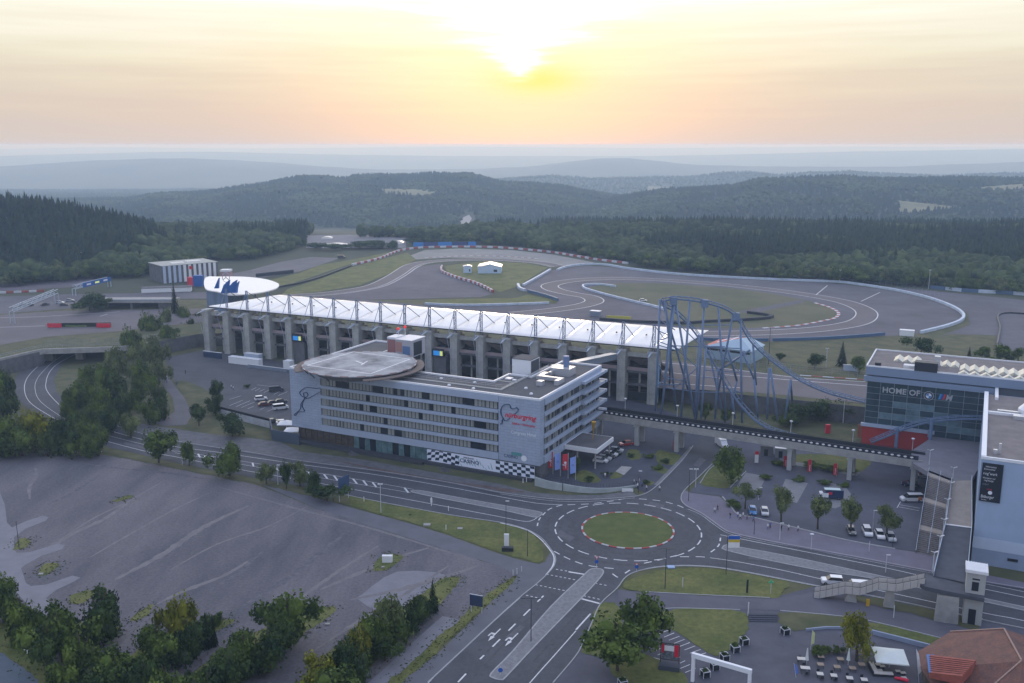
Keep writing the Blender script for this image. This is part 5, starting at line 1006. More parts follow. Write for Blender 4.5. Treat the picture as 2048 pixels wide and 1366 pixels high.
for (px, py), (w, d, h), m, nm in (((1852, 741), (6, 3.2, 2.6), C_DARK, 'plant_unit'), ((1855, 731), (5.5, 3, 1.2), C_WHITE, 'plant_unit'), ((1823, 735), (4.2, 2.4, .8), C_WHITE, 'dome_light'), ((1870, 741), (1.4, 2, 2), DUCT, 'duct'), ((1874, 732), (1.6, 1.6, 3), DUCT, 'duct'), ((1756, 731), (1.6, 1.6, 1), C_DARK, 'roof_fan')):
    x, y = hallpt(px, py); mb = MB(); mb.box((x, y, 27.24 + h / 2), (w, d, h)); obj(nm, mb, m, hall)

# ------------------------------------------------------------------ boulevard block with the pale blue wall
OW = Vector((101, 195, 0))
blk = thing('boulevard_building', 'large flat-roofed block with a blank pale blue wall and black sign board', 'building', tuple(OW), RZB)
PB = mat('pale_blue_wall', (0.34, 0.43, 0.57), 0.6, var=0.05, scale=0.15); PB2 = mat('pale_blue_band', (0.46, 0.54, 0.66), 0.6, var=0.03, scale=0.3); PB3 = mat('grey_blue_base', (0.25, 0.31, 0.43), 0.6, var=0.06, scale=0.3)
mb = MB(); bx(mb, 0, 70, 0, 61, 6.2, 23.9); obj('wall', mb, PB, blk); mb = MB(); bx(mb, -0.03, 70, -0.06, 60.9, 3.6, 6.19); obj('wall_band', mb, PB2, blk); mb = MB(); bx(mb, 0.02, 70, 0.0, 60.9, -0.2, 3.59); obj('wall_base', mb, PB3, blk)
mb = MB(); bx(mb, 0.45, 69.6, .45, 60.6, 23.9, 23.95); obj('roof', mb, GR, blk)
mb = MB(); bx(mb, -0.1, 70, -.1, .42, 23.9, 24.5); bx(mb, -0.1, 0.9, .45, 61, 23.9, 24.6); bx(mb, 0.95, 70, 39.3, 40.2, 23.95, 24.6); obj('parapet', mb, HWHITE, blk)
for x, y, s in ((11, 43, 3.6),): mb = MB(); mb.ball((x, y, 24.6), s, 16, sq=.75); obj('roof_dome', mb, HWHITE, blk)
for x, y, w, d, h in ((6.5, 36.5, 3.4, 1.9, .9), (3, 41, 5, 1.2, .8), (11, 35, 2.5, 2, 1.2), (3.2, 5, .5, .5, 2.4), (2.2, 4.5, .8, .8, 1)): mb = MB(); bx(mb, x, x + w, y, y + d, 23.95, 23.95 + h); obj('roof_plant', mb, DUCT if w < 1 or h < 1 else C_DARK, blk)
bd = MB(); bx(bd, 0.3, 4.35, -0.4, -0.08, 14.6, 23.2); board = obj('sign_board', bd, mat('board_black', (0.012, 0.018, 0.028), 0.4), blk, label='tall black board listing the attractions in white letters')
def bt(x, z, s, t, m=None, sx=.8): textobj('board_lettering', t, s, m or TXW, board, facemat((x, -0.41, z), (1, 0, 0), (0, 0, 1)), sx=sx, extrude=.01)
bt(.95, 22.3, .55, 'Information'); bt(.7, 21.75, .5, 'Eventcenter', sx=.9); bt(.6, 20.65, .85, 'ring°werk', sx=.8); bt(.6, 19.75, .5, 'Warsteiner und', sx=.75); bt(.9, 19.2, .5, 'ring°lounge', sx=.8); bt(.7, 18.3, .5, 'EVENT', mat('board_grey', (0.2, 0.24, 0.3), .5)); bt(1.6, 17.3, .5, 'racing', TXR); bt(.6, 15.4, .95, 'Bitburger', sx=.7); bt(.7, 14.9, .35, 'Gasthaus')
mb = MB(); disc(mb, 2.3, 16.7, .42, -.415, 0); obj('board_roundel', mb, TXW, board)
mb = MB(); bx(mb, 7, 9, -.2, -.08, 1.9, 2.5); obj('vent_grille', mb, C_DARK, blk)
mb = MB(); bx(mb, 14.5, 17, -.1, -.02, 0, 2.6); obj('doorway', mb, C_DARK, blk)

# boulevard deck, stairs and overpass
dk = thing('boulevard_deck', 'raised paved boulevard deck with wide steps, ramp and road overpass', 'walkway')
PLZ = mat('deck_paving', (0.17, 0.165, 0.185), 0.85, var=0.1, scale=0.3, detail=8); BEI = mat('beige_paving', (0.32, 0.28, 0.24), 0.9, var=0.1, scale=0.4, detail=8); STP = mat('step_stone', (0.16, 0.145, 0.14), 0.9, var=0.15, scale=0.6); DKD = mat('overpass_deck', (0.075, 0.08, 0.095), 0.85, var=.15, scale=.4)
def prism(name, pts, z, th, m): mb = MB(); mb.sheet(pts, z, thick=th); obj(name, mb, m, dk)
prism('plaza_slab', gp([(1822, 902), (1868, 872), (1985, 872), (1975, 905), (1943, 960), (1903, 962), (1856, 944), (1826, 926)], 8.5), 8.5, 1.2, PLZ)
p0a, p0b = G(1858, 941, 8.5), G(1903, 958, 8.5); q0a, q0b = G(1831, 1109, 0), G(1877, 1118, 0)
nst = 48; fl = [(0, 6, 0), (6, 18, 1), (18, 22, 0), (22, 34, 1), (34, 38, 0), (38, 50, 1)]
H = 8.5; tot = 36
for a, b, isst in fl:
    f0, f1 = a / 50, b / 50; z0 = H - H * sum(min(max(a - s, 0), e - s) for s, e, k in fl if k) / tot; z1 = H - H * sum(min(max(b - s, 0), e - s) for s, e, k in fl if k) / tot
    if not isst: prism('landing', [p0a.lerp(q0a, f0), p0b.lerp(q0b, f0), p0b.lerp(q0b, f1), p0a.lerp(q0a, f1)], z0, 0.5, BEI)
    else:
        n = 13
        for k in range(n):
            g0, g1 = f0 + (f1 - f0) * k / n, f0 + (f1 - f0) * (k + 1) / n; prism('step', [p0a.lerp(q0a, g0), p0b.lerp(q0b, g0), p0b.lerp(q0b, g1), p0a.lerp(q0a, g1)], z0 + (z1 - z0) * (k + .5) / n - .1, 0.45, STP)
mb = MB()
for a_, b_ in ((p0a, q0a), (p0a.lerp(p0b, .52), q0a.lerp(q0b, .52))):
    for s, e, k in fl:
        za = H - H * sum(min(max(s - s2, 0), e2 - s2) for s2, e2, k2 in fl if k2) / tot; zb = H - H * sum(min(max(e - s2, 0), e2 - s2) for s2, e2, k2 in fl if k2) / tot
        A, B = a_.lerp(b_, s / 50), a_.lerp(b_, e / 50); A.z, B.z = za + 1, zb + 1; mb.bar(A, B, .08); A2 = A.copy(); A2.z -= 1; mb.bar(A2, A, .06)
obj('handrail', mb, ROD, dk)
mb = MB()
for s, e, k in fl:
    za = H - H * sum(min(max(s - s2, 0), e2 - s2) for s2, e2, k2 in fl if k2) / tot; zb = H - H * sum(min(max(e - s2, 0), e2 - s2) for s2, e2, k2 in fl if k2) / tot
    A, B = p0a.lerp(q0a, s / 50), p0a.lerp(q0a, e / 50); mb.add([(A.x - .1, A.y, -.1), (B.x - .1, B.y, -.1), (B.x - .1, B.y, zb + .35), (A.x - .1, A.y, za + .35)], [(0, 1, 2, 3)])
obj('stair_side_wall', mb, C_CONC, dk)
T1, T2 = G(1903, 962, 8.5), G(1943, 958, 8.5); M1, M2 = G(1891, 1049, 7.5), G(1943, 1056, 7.5); L1, L2 = G(1867, 1152, 6.5), G(1933, 1166, 6.5)
mb = MB(); mb.add([T1, M1, M2, T2], [(0, 1, 2, 3)]); mb.add([p - Vector((0, 0, .8)) for p in (T1, M1, M2, T2)], [(3, 2, 1, 0)]); mb.add([T1, M1, M1 - Vector((0, 0, 7)), T1 - Vector((0, 0, 8))], [(0, 3, 2, 1)]); obj('ramp', mb, BEI, dk)
mb = MB(); mb.add([M1, L1, L2, M2], [(0, 1, 2, 3)]); mb.add([p - Vector((0, 0, .9)) for p in (M1, L1, L2, M2)], [(3, 2, 1, 0)]); mb.add([M1, L1, L1 - Vector((0, 0, .9)), M1 - Vector((0, 0, .9))], [(0, 3, 2, 1)]); obj('overpass_deck', mb, DKD, dk)
mb = MB()
for a_, b_ in ((T1, M1), (M1, L1), (T2, M2), (M2, L2)): mb.bar(a_ + Vector((0, 0, .5)), b_ + Vector((0, 0, .5)), .12, 1.0)
obj('overpass_parapet', mb, ROD, dk)
mb = MB(); mb.bar(M1 + Vector((0, 0, .1)), M2 + Vector((0, 0, .1)), .5, .12); obj('threshold', mb, C_WHITE, dk)
# cross deck from the overpass to the lift tower and stair
X1, X2, X3, X4 = G(1848, 1148, 6.4), G(1868, 1152, 6.4), G(1968, 1178, 6.4), G(1969, 1197, 6.4); X5 = G(1838, 1165, 6.4)
prism('cross_deck', [X1, X2, X3, X4, G(1850, 1173, 6.4), X5], 6.38, .8, DKD)
pr = MB(); a, b = G(1868, 1243), G(1916, 1250); d = (b - a).normalized(); nrm_ = Vector((-d.y, d.x, 0))
c4 = [a + nrm_ * 1.0, a, b, b + nrm_ * 1.0]; c5 = [p.lerp((a + b) / 2 + nrm_ * .5, .12) for p in c4]
pr.add([(p.x, p.y, -.1) for p in c4] + [(p.x, p.y, 5.6) for p in c5], [(0, 1, 5, 4), (1, 2, 6, 5), (2, 3, 7, 6), (3, 0, 4, 7)]); obj('pier', pr, C_CONC, dk, label='broad tapering concrete pier under the cross deck')
lt = thing('lift_tower', 'pale lift tower with a white ribbed roof beside the road overpass', 'lift tower')
a, b = G(1924, 1246), G(1962, 1253); d = (b - a).normalized(); n_ = Vector((-d.y, d.x, 0)); w = (b - a).length; ang = atan2(d.y, d.x); c = (a + b) / 2 + n_ * 1.8
for o_ in (lt,): o_.location = (c.x, c.y, 0); o_.rotation_euler = (0, 0, ang)
TWC = mat('tower_concrete', (0.40, 0.40, 0.38), .8, var=.06, scale=.5)
mb = MB(); bx(mb, -w / 2, w / 2, -1.8, 1.8, -.1, 10.6); obj('shaft', mb, TWC, lt)
mb = MB(); bx(mb, -w / 2 + .9, w / 2 - 1.1, -1.86, -1.79, 0.1, 3.2); obj('doorway', mb, C_DARK, lt); mb = MB(); bx(mb, -w / 2 + 1, w / 2 - 1.1, -1.86, -1.79, 7.0, 8.8); obj('upper_window', mb, C_DARK, lt); mb = MB(); bx(mb, -w/2 + 1, w/2 - 1, -1.87, -1.8, 9.2, 9.5); obj('louvre', mb, C_DARK, lt)
mb = MB(); bx(mb, -w / 2 - .3, w / 2 + .3, -2.2, 2.1, 10.62, 11.2)
for k in range(9): x = -w / 2 - .2 + k * (w + .4) / 8; bx(mb, x - .04, x + .04, -2.2, 2.1, 11.2, 11.3)
obj('ribbed_roof', mb, C_WHITE, lt)
# zigzag stair bridge
S0 = G(1627, 1196); S1_ = G(1850, 1168, 6.4); S1_.z = 0; sdv = (S1_ - S0); sl = sdv.length; sdv.normalize(); sn = Vector((-sdv.y, sdv.x, 0))
zs = thing('stair_bridge', 'long zigzag stair bridge with pale solid parapets climbing to the overpass', 'stairs', tuple(S0), atan2(sdv.y, sdv.x))
K = sl / 20.6; prof = [(0, 0), (5.9, 2.3), (8.8, 2.4), (12.2, 4.2), (15.4, 4.3), (20.6, 6.4)]
PARP = mat('parapet_cream', (0.50, 0.47, 0.44), .7, var=.06, scale=.5)
for yy, nm in ((0, 'front_parapet'), (2.3, 'rear_parapet')):
    for (x0, z0), (x1, z1) in zip(prof, prof[1:]):
        mb = MB(); v_ = [(x0 * K + .01, yy, z0 - .35), (x1 * K, yy, z1 - .35), (x1 * K, yy, z1 + 1.15), (x0 * K + .01, yy, z0 + 1.15)]; v2 = [(a, b + .12, c) for a, b, c in v_]
        mb.add(v_ + v2, [(0, 1, 2, 3), (7, 6, 5, 4), (3, 2, 6, 7), (0, 4, 5, 1)]); obj(nm, mb, PARP, zs)
        mb = MB(); mb.bar((x0 * K, yy + .06, z0 + 1.25), (x1 * K, yy + .06, z1 + 1.25), .08)
        k = int((x1 - x0) / 1.1)
        for q_ in range(k + 1): t = q_ / max(1, k); x = x0 + (x1 - x0) * t; z = z0 + (z1 - z0) * t; mb.bar((x * K, yy - .03, z - .3), (x * K, yy - .03, z + 1.15), .05)
        obj('parapet_rail', mb, C_DARK, zs)
for (x0, z0), (x1, z1) in zip(prof, prof[1:]):
    n = 12 if z1 - z0 > 1 else 1
    for k in range(n): mb = MB(); bx(mb, (x0 + (x1 - x0) * k / n) * K, (x0 + (x1 - x0) * (k + 1) / n) * K, .13, 2.29, z0 + (z1 - z0) * k / n - .25, z0 + (z1 - z0) * (k + .6) / n); obj('step' if n > 1 else 'landing', mb, C_CONC, zs)
for px, py, w0, top in ((1701, 1206, 1.2, 2.0), (1778, 1217, 1.1, 4.0)):
    p = G(px, py) - S0; x = p.x * sdv.x + p.y * sdv.y; mb = MB(); mb.add([(x - w0, .5, -.1), (x + w0, .5, -.1), (x + w0, 1.9, -.1), (x - w0, 1.9, -.1), (x - w0 * .6, .6, top), (x + w0 * .6, .6, top), (x + w0 * .6, 1.8, top), (x - w0 * .6, 1.8, top)], [(0, 1, 5, 4), (1, 2, 6, 5), (2, 3, 7, 6), (3, 0, 4, 7)]); obj('pier', mb, C_CONC, zs)

# ------------------------------------------------------------------ roller coaster
rc = thing('roller_coaster', 'blue steel roller coaster hill with tall trestle legs beside the grandstand', 'roller coaster')
def rail(pts, gauge=1.5, step=3.0, closed=False, name='track'):
    P = resample([Vector(p) for p in cr(pts, 10)], 1.0); t = []
    Lr, Rr, Sp = [], [], []
    for i, p in enumerate(P):
        d = (P[min(i + 1, len(P) - 1)] - P[max(i - 1, 0)]).normalized(); s = Vector((d.y, -d.x, 0))
        s = s.normalized() if s.length > .05 else Vector((1, 0, 0)); n = s.cross(d).normalized(); n = n if n.z > 0 else -n
        Lr.append(p + s * gauge / 2); Rr.append(p - s * gauge / 2); Sp.append(p - n * .9)
    for nm, Q, r in (('rail', Lr, .13), ('rail', Rr, .13), ('spine', Sp, .32)): mb = MB(); mb.tube(Q[::2] + [Q[-1]], r, 6); obj(nm, mb, C_BLUE, rc, smooth=True)
    mb = MB()
    for i in range(0, len(P), 2): mb.bar(Lr[i], Sp[i], .12); mb.bar(Rr[i], Sp[i], .12); mb.bar(Lr[i], Rr[i], .1)
    obj('track_ties', mb, C_BLUE, rc, kind='stuff')
Yc = 303
rail([RY(*p) for p in [(1334, 606, 306), (1325, 600, 305), (1332, 595, 303), (1352, 593, 302), (1380, 595, 301), (1409, 600, 300), (1440, 608, 300), (1465, 620, 300), (1482, 638, 300), (1492, 658, 300), (1506, 680, 299), (1530, 704, 297), (1560, 728, 294), (1600, 755, 290), (1650, 778, 284), (1700, 792, 277), (1736, 800, 270)]])
rail([RY(*p) for p in [(1325, 600, 305), (1328, 607, 308), (1348, 616, 310), (1375, 640, 311), (1398, 668, 310), (1418, 700, 308), (1440, 740, 304), (1462, 778, 300), (1488, 812, 296), (1514, 838, 292), (1545, 856, 288), (1600, 872, 283)]])
rail([RY(*p) for p in [(1740, 880, 263), (1770, 868, 262), (1805, 853, 261), (1845, 841, 259), (1885, 835, 257), (1930, 832, 255), (1980, 833, 252)]])
def leg(a, b, Y0, Y1, r=.36):
    A, B = RY(*a, Y0), RY(*b, Y1); mb = MB(); mb.tube([A, B], r, 8); obj('support_leg', mb, C_BLUE, rc, smooth=True)
for a, b, y0, y1 in (((1320, 598), (1311, 822), 304, 300), ((1324, 600), (1382, 800), 304, 311), ((1346, 597), (1327, 790), 302, 306), ((1350, 598), (1390, 838), 302, 298), ((1345, 600), (1339, 770), 303, 322), ((1350, 600), (1322, 830), 302, 297), ((1409, 604), (1393, 838), 300, 299), ((1398, 670), (1390, 838), 308, 301),
                     ((1412, 690), (1402, 838), 308, 300), ((1467, 625), (1431, 812), 300, 305), ((1481, 641), (1484, 846), 300, 297), ((1456, 700), (1474, 762), 301, 303), ((1474, 762), (1458, 830), 303, 303), ((1485, 703), (1508, 758), 300, 298), ((1508, 758), (1516, 838), 298, 297), ((1506, 690), (1512, 770), 299, 298), ((1538, 736), (1534, 838), 295, 295), ((1541, 736), (1555, 840), 295, 293), ((1581, 760), (1570, 838), 290, 290), ((1581, 760), (1584, 800), 290, 294), ((1437, 735), (1430, 838), 304, 303), ((1500, 700), (1440, 740), 299, 304), ((1380, 598), (1362, 835), 301, 299), ((1436, 610), (1452, 838), 300, 299), ((1330, 600), (1352, 820), 303, 308), ((1418, 702), (1446, 832), 308, 303), ((1462, 780), (1470, 838), 300, 299)):
    leg(a, b, y0, y1)
for a, b in (((1318, 681), (1345, 672)), ((1318, 662), (1336, 670)), ((1318, 683), (1362, 700)), ((1338, 691), (1480, 697)), ((1362, 693), (1450, 693)), ((1326, 775), (1398, 784)), ((1398, 784), (1484, 785)), ((1314, 770), (1375, 768)), ((1335, 757), (1375, 762)), ((1403, 753), (1436, 757)), ((1440, 773), (1484, 785)), ((1314, 772), (1340, 752)), ((1316, 690), (1350, 700)), ((1452, 733), (1480, 712)), ((1318, 730), (1330, 760)), ((1345, 690), (1395, 735)), ((1395, 735), (1345, 780)), ((1436, 700), (1478, 742)), ((1400, 650), (1460, 650)), ((1410, 740), (1480, 745)), ((1320, 640), (1350, 660)), ((1350, 640), (1400, 690))):
    mb = MB(); mb.tube([RY(*a, 301), RY(*b, 301)], .16, 6); obj('cross_brace', mb, C_BLUE, rc)
for px, py, y in ((1347, 599, 302), (1409, 604, 300), (1472, 630, 300)): mb = MB(); mb.box(RY(px, py + 3, y), (2.2, 1.6, 2.4)); obj('saddle', mb, C_BLUE, rc)
for a, b, y in (((1864, 838), (1874, 900), 257), ((1795, 856), (1793, 880), 261)): mb = MB(); A = RY(*a, y); mb.tube([A, (A.x, A.y, 0)], .5, 8); obj('support_leg', mb, C_BLUE, rc)

# ------------------------------------------------------------------ smaller buildings on the circuit
def wallsbox(t, x0, x1, y0, y1, z0, z1, m, name='wall'): mb = MB(); bx(mb, x0, x1, y0, y1, z0, z1); return obj(name, mb, m, t)
rh_p = G(1455, 722, TZ); d = (G(1505, 729, TZ) - G(1407, 716, TZ)).normalized()
rb = thing('red_roofed_hall', 'low pale hall with one red logo roof slope and one pale blue slope', 'building', tuple(rh_p), atan2(d.y, d.x))
PBL = mat('pale_metal', (0.34, 0.46, 0.54), .5, var=.04, scale=.4)
wallsbox(rb, -9.5, 9.5, 0, 14, -.1, 5.0, PBL)
mb = MB(); mb.add([(-10, -.4, 5.0), (10, -.4, 5.0), (10, 14.4, 5.2), (-10, 14.4, 5.2), (2.5, 7, 8.4), (4, 13, 8.0)], [(0, 1, 4), (1, 2, 5, 4), (0, 4, 5, 3)], 0); mb.m = [0, 0, 1]; obj('roof', mb, [PBL, mat('red_roof', (0.42, 0.06, 0.06), .6)], rb)
mb = MB()
for (a, b) in (((-6, 3.2, 6.0), (-2.5, 8.5, 7.3)), ((-4.5, 8.5, 6.55), (0.5, 9.6, 7.75)), ((-1.5, 4.8, 7.0), (0.5, 9.8, 7.8))): mb.bar(Vector(a) + Vector((0, 0, .35)), Vector(b) + Vector((0, 0, .35)), .6, .1)
obj('roof_emblem', mb, TXW, rb); mb = MB(); bx(mb, -9, 9, -.05, -.01, 3.6, 4.4); obj('window_strip', mb, C_DARK, rb)
def marquee(lab, px, py, w, dd, h, rzdeg, ridge=1.8, nm='marquee'):
    p = G(px, py, TZ); t = thing(nm, lab, 'tent', tuple(p), radians(rzdeg))
    mb = MB(); bx(mb, -w / 2, w / 2, 0, dd, -.05, h); mb.add([(-w / 2, -.01, h), (w / 2, -.01, h), (0, -.01, h + ridge)], [(0, 1, 2)]); obj('wall', mb, mat('tent_wall', (0.48, 0.60, 0.74), .6, var=.04, scale=.4), t)
    mb = MB()
    for s in (-1, 1):
        mb.add([(s * (w / 2 + .3), -.3, h - .1), (0, -.3, h + ridge), (0, dd + .3, h + ridge), (s * (w / 2 + .3), dd + .3, h - .1)], [(0, 1, 2, 3)])
    obj('roof', mb, MEM, t); mb = MB(); bx(mb, w * .18, w * .33, -.06, -.01, 1, 2.6); obj('window', mb, C_DARK, t); return t
marquee('large white gabled marquee on the circuit lawn', 979, 547, 15.5, 14, 4.6, -2); marquee('small white tent cabin left of the large marquee', 935, 546, 5.6, 5, 4.6, 2, .5, 'tent_cabin')
# striped hall on the left
def plane_box(t, P, z0, z1, m, name): mb = MB(); mb.sheet([(p.x, p.y, z1) for p in P], z1, thick=z1 - z0); return obj(name, mb, m, t)
a, b = G(327, 567, TZ), G(437, 557, TZ); d = (b - a).normalized(); Ls = (b - a).length
sh_ = thing('striped_hall', 'long hall with white and dark vertical stripes at the foot of the wooded hill', 'building', tuple(a), atan2(d.y, d.x))
wallsbox(sh_, 0, Ls, 0, 24, -.1, 10.5, C_CONCD, 'core'); n = 11
for k in range(n): mb = MB(); bx(mb, k * Ls / n + .2, k * Ls / n + Ls / n * .58, -.25, -.01, 0, 10.6); obj('facade_panel', mb, PB2 if k < 4 else HWHITE, sh_)
mb = MB(); bx(mb, -.3, Ls + .3, -.3, 24.3, 10.6, 10.9); obj('roof', mb, mat('pale_roof', (.4, .4, .36), .8), sh_); mb = MB(); bx(mb, 8, 16, 6, 9, 10.9, 11.6); bx(mb, 19, 28, 9, 12, 10.9, 11.6); obj('roof_light', mb, MEM, sh_)
mb = MB(); bx(mb, Ls * .47, Ls * .53, -.3, -.26, 7.5, 9.5); obj('red_sign', mb, TXR, sh_)
a = G(283, 586, TZ); b = G(382, 583, TZ); t = thing('pit_shed', 'low white shed with a dark roof below the striped hall', 'building', tuple(a), atan2((b - a).y, (b - a).x)); Ls = (b - a).length
wallsbox(t, 0, Ls, 0, 6, -.1, 2.6, HWHITE); wallsbox(t, -.3, Ls + .3, -.3, 6.3, 2.62, 2.9, C_CONCD, 'roof')
a = G(375, 573, TZ); t = thing('tower_cabin', 'small red and blue hoarding cabin in front of the striped hall', 'cabin', tuple(a)); wallsbox(t, 0, 3.5, 0, 4, -.1, 5.5, TXR); wallsbox(t, 3.51, 9, 0, 4, -.1, 6.6, S1)
a = G(441, 560, TZ); t = thing('container_stack', 'pale red and white cabin at the right end of the striped hall', 'cabin', tuple(a)); wallsbox(t, 0, 6, 0, 6, -.1, 5.2, mat('dusty_red', (.4, .25, .24), .7)); wallsbox(t, 0, 6.1, -.1, 6, 5.22, 6.4, HWHITE, 'roof')
# gantries over the track
def gantry(lab, p0, p1, hz, wd, sgn=None):
    a, b = G(*p0, TZ), G(*p1, TZ); t = thing('track_gantry', lab, 'gantry', tuple(a), atan2((b - a).y, (b - a).x)); Lg = (b - a).length; mb = MB()
    for z in (hz, hz + 2):
        for y in (0, wd): mb.bar((0, y, z), (Lg, y, z), .3)
    k = int(Lg / 3)
    for i in range(k): 
        for y in (0, wd): mb.bar((i * Lg / k, y, hz + (0 if i % 2 else 2)), ((i + 1) * Lg / k, y, hz + (2 if i % 2 else 0)), .18)
    obj('truss', mb, ROD, t)
    for x in (0, Lg):
        for y in (0, wd): mb = MB(); mb.bar((x, y, 0), (x, y, hz), .35); obj('leg', mb, ROD, t)
    if sgn:
        mb = MB(); bx(mb, Lg * .2, Lg, -.3, -.1, hz - .3, hz + 2.3); o = obj('advert_board', mb, S1, t)
        for k in range(3): mb = MB(); bx(mb, Lg * (.3 + .24 * k), Lg * (.42 + .24 * k), -.34, -.31, hz + .5, hz + 1.5); obj('advert_lettering', mb, TXW if k != 1 else SCY, o)
gantry('pale steel truss gantry slanting across the paddock track', (30, 648), (118, 608), 6, 2); gantry('blue advertising gantry bridging the track below the woods', (152, 592), (222, 574), 4, 2, True)
# bridge over the underpass
b2 = thing('track_bridge', 'low concrete bridge with a dark opening behind the paddock track', 'bridge', tuple(G(262, 618, TZ)), .02)
mb = MB(); bx(mb, -24, 22, 0, 12, 3.2, 4.3); obj('deck', mb, C_CONC, b2); mb = MB(); bx(mb, -24, 22, .1, .2, 4.31, 5.0); obj('parapet', mb, C_STEEL, b2)
for x in (-19, 0, 17): mb = MB(); bx(mb, x - (3 if x else .6), x + (3 if x else .6), .8, 11, -.1, 3.19); obj('pier', mb, C_CONCD, b2)
mb = MB(); bx(mb, -16, 14, 11.2, 11.8, -.1, 3.18); obj('rear_wall', mb, C_DARK, b2)  # dark sheet closing the opening, its colour stands for the shadow under the deck
br = thing('track_bridge', 'concrete track bridge with red and black banner over the underpass road', 'bridge')
a, b = G(78, 703, TZ), G(246, 698, TZ); v_ = (b - a).normalized(); n_ = Vector((-v_.y, v_.x, 0))
mb = MB(); mb.strip(gp([(-60, 733), (0, 721), (60, 707), (85, 702), (240, 697), (300, 688)], TZ), 1.0, TZ + .9, thick=2.2); obj('edge_beam', mb, C_CONC, br)
mb = MB(); P = gp([(-60, 731), (0, 719), (60, 705), (85, 700), (240, 695)], TZ)
for a_, b_ in zip(P, P[1:]):
    for h_ in (1.5, 2.1): mb.bar((a_.x, a_.y, TZ + h_), (b_.x, b_.y, TZ + h_), .09)
for p in resample(P, 2.5): mb.bar((p.x, p.y, TZ + .8), (p.x, p.y, TZ + 2.1), .08)
obj('railing', mb, C_STEEL, br)
for px, py in ((150, 694), (158, 694), (215, 690), (84, 697)):
    p = G(px, py, TZ) + n_ * 4; mb = MB(); mb.box((p.x, p.y, 2.6), (1.4 if px > 84 else 7, 3, 5.6)); obj('pier', mb, C_CONC, br)
mb = MB(); mb.bar(G(96, 655, TZ) + Vector((0, 0, 1.2)), G(222, 653, TZ) + Vector((0, 0, 1.0)), .4, 1.9)
obj('banner', mb, mat('banner_black', (.012, .015, .015), .5), br)
for x0, x1 in ((96, 124), (194, 222)): mb = MB(); mb.bar(G(x0, 655.5, TZ) + Vector((0, -.3, 1.2)), G(x1, 655, TZ) + Vector((0, -.3, 1.0)), .4, 1.9); obj('red_panel', mb, TXR, br)
for x0, s_, t_, m_ in ((101, 1.2, 'nürburgring', TXW), (199, 1.2, 'nürburgring', TXW), (132, 1.1, 'nürburgring grüne hölle', mat('lime', (.3, .5, .1), .5))):
    p = G(x0, 655, TZ) + Vector((0, -.55, 1.7)); q_ = G(x0 + 10, 655, TZ) - G(x0, 655, TZ); textobj('banner_lettering', t_, s_, m_, br, facemat(p - Vector((0, 0, 1.1)), q_, (0, 0, 1)), sx=.8 if len(t_) < 14 else .95)
# ------------------------------------------------------------------ trees one by one
LEAFM = {}
def leafmat(k):
    cols = {'green': ((0.030, 0.055, 0.013), (0.13, 0.18, 0.035)), 'dark': ((0.014, 0.034, 0.013), (0.070, 0.108, 0.03)), 'yellow': ((0.075, 0.085, 0.01), (0.25, 0.25, 0.03)), 'pale': ((0.06, 0.082, 0.03), (0.19, 0.22, 0.08)), 'spruce': ((0.008, 0.018, 0.010), (0.036, 0.056, 0.026))}
    return mat('leaves_' + k, cols[k][0], 0.85, spec=0.12, col2=cols[k][1], scale=0.9, detail=3)
def crown_mesh(seed, conifer=False, n=900):
    r = np.random.default_rng(seed); V = []; Fc = []
    if not conifer:
        lobes = [(r.normal(0, .38), r.normal(0, .38), r.uniform(-.4, .55), r.uniform(.26, .5)) for _ in range(15)] + [(0, 0, 0.1, .7)]
        for i in range(n):
            lx, ly, lz, lr = lobes[r.integers(len(lobes))]; d = r.normal(size=3); d /= np.linalg.norm(d); rad = lr * (0.6 + 0.58 * r.random() ** .8)
            c = np.array([lx, ly, lz]) + d * rad
            if c[2] < -0.72: continue
            s = r.uniform(.038, .082); a = r.normal(size=3); a /= np.linalg.norm(a); nrm = d * .8 + r.normal(size=3) * .55; a = a - nrm * np.dot(a, nrm) / np.dot(nrm, nrm); a /= np.linalg.norm(a); b = np.cross(nrm / np.linalg.norm(nrm), a)
            k = len(V); V += [tuple(c + a * s), tuple(c + b * s * .8), tuple(c - a * s * 1.1), tuple(c - b * s * .7)]; Fc.append((k, k + 1, k + 2, k + 3))
        v0, f0 = ico(1)
        for lx, ly, lz, lr in lobes:
            k = len(V); w = v0 * lr * (0.50 + 0.22 * r.random((len(v0), 1))) + np.array([lx, ly, lz]); w[:, 2] = np.maximum(w[:, 2], -.7); V += [tuple(x) for x in w]; Fc += [tuple(int(k + q) for q in f) for f in f0]
    else:
        tiers = 9
        for t in range(tiers):
            z = -1 + 1.9 * t / tiers; R = 1.0 * (1 - t / tiers) ** .85 + .05; m = max(6, int(16 * (1 - t / tiers)) + 4)
            for j in range(m):
                a = 2 * pi * (j + r.random() * .6) / m; rr = R * r.uniform(.75, 1.1); w = .9 * pi * R / m + .04; dz = -.16 * R - .03
                k = len(V); V += [(0, 0, z + .34), (rr * .6 * cos(a - w), rr * .6 * sin(a - w), z + .12), (rr * cos(a), rr * sin(a), z + dz), (rr * .6 * cos(a + w), rr * .6 * sin(a + w), z + .12)]; Fc += [(k, k + 1, k + 2), (k, k + 2, k + 3)]
        k = len(V); V += [(0, 0, 1.12)] + [(.1 * cos(a), .1 * sin(a), .7) for a in (0, 2.1, 4.2)]; Fc += [(k, k + 1, k + 2), (k, k + 2, k + 3), (k, k + 3, k + 1)]
    return V, Fc
CM = {}
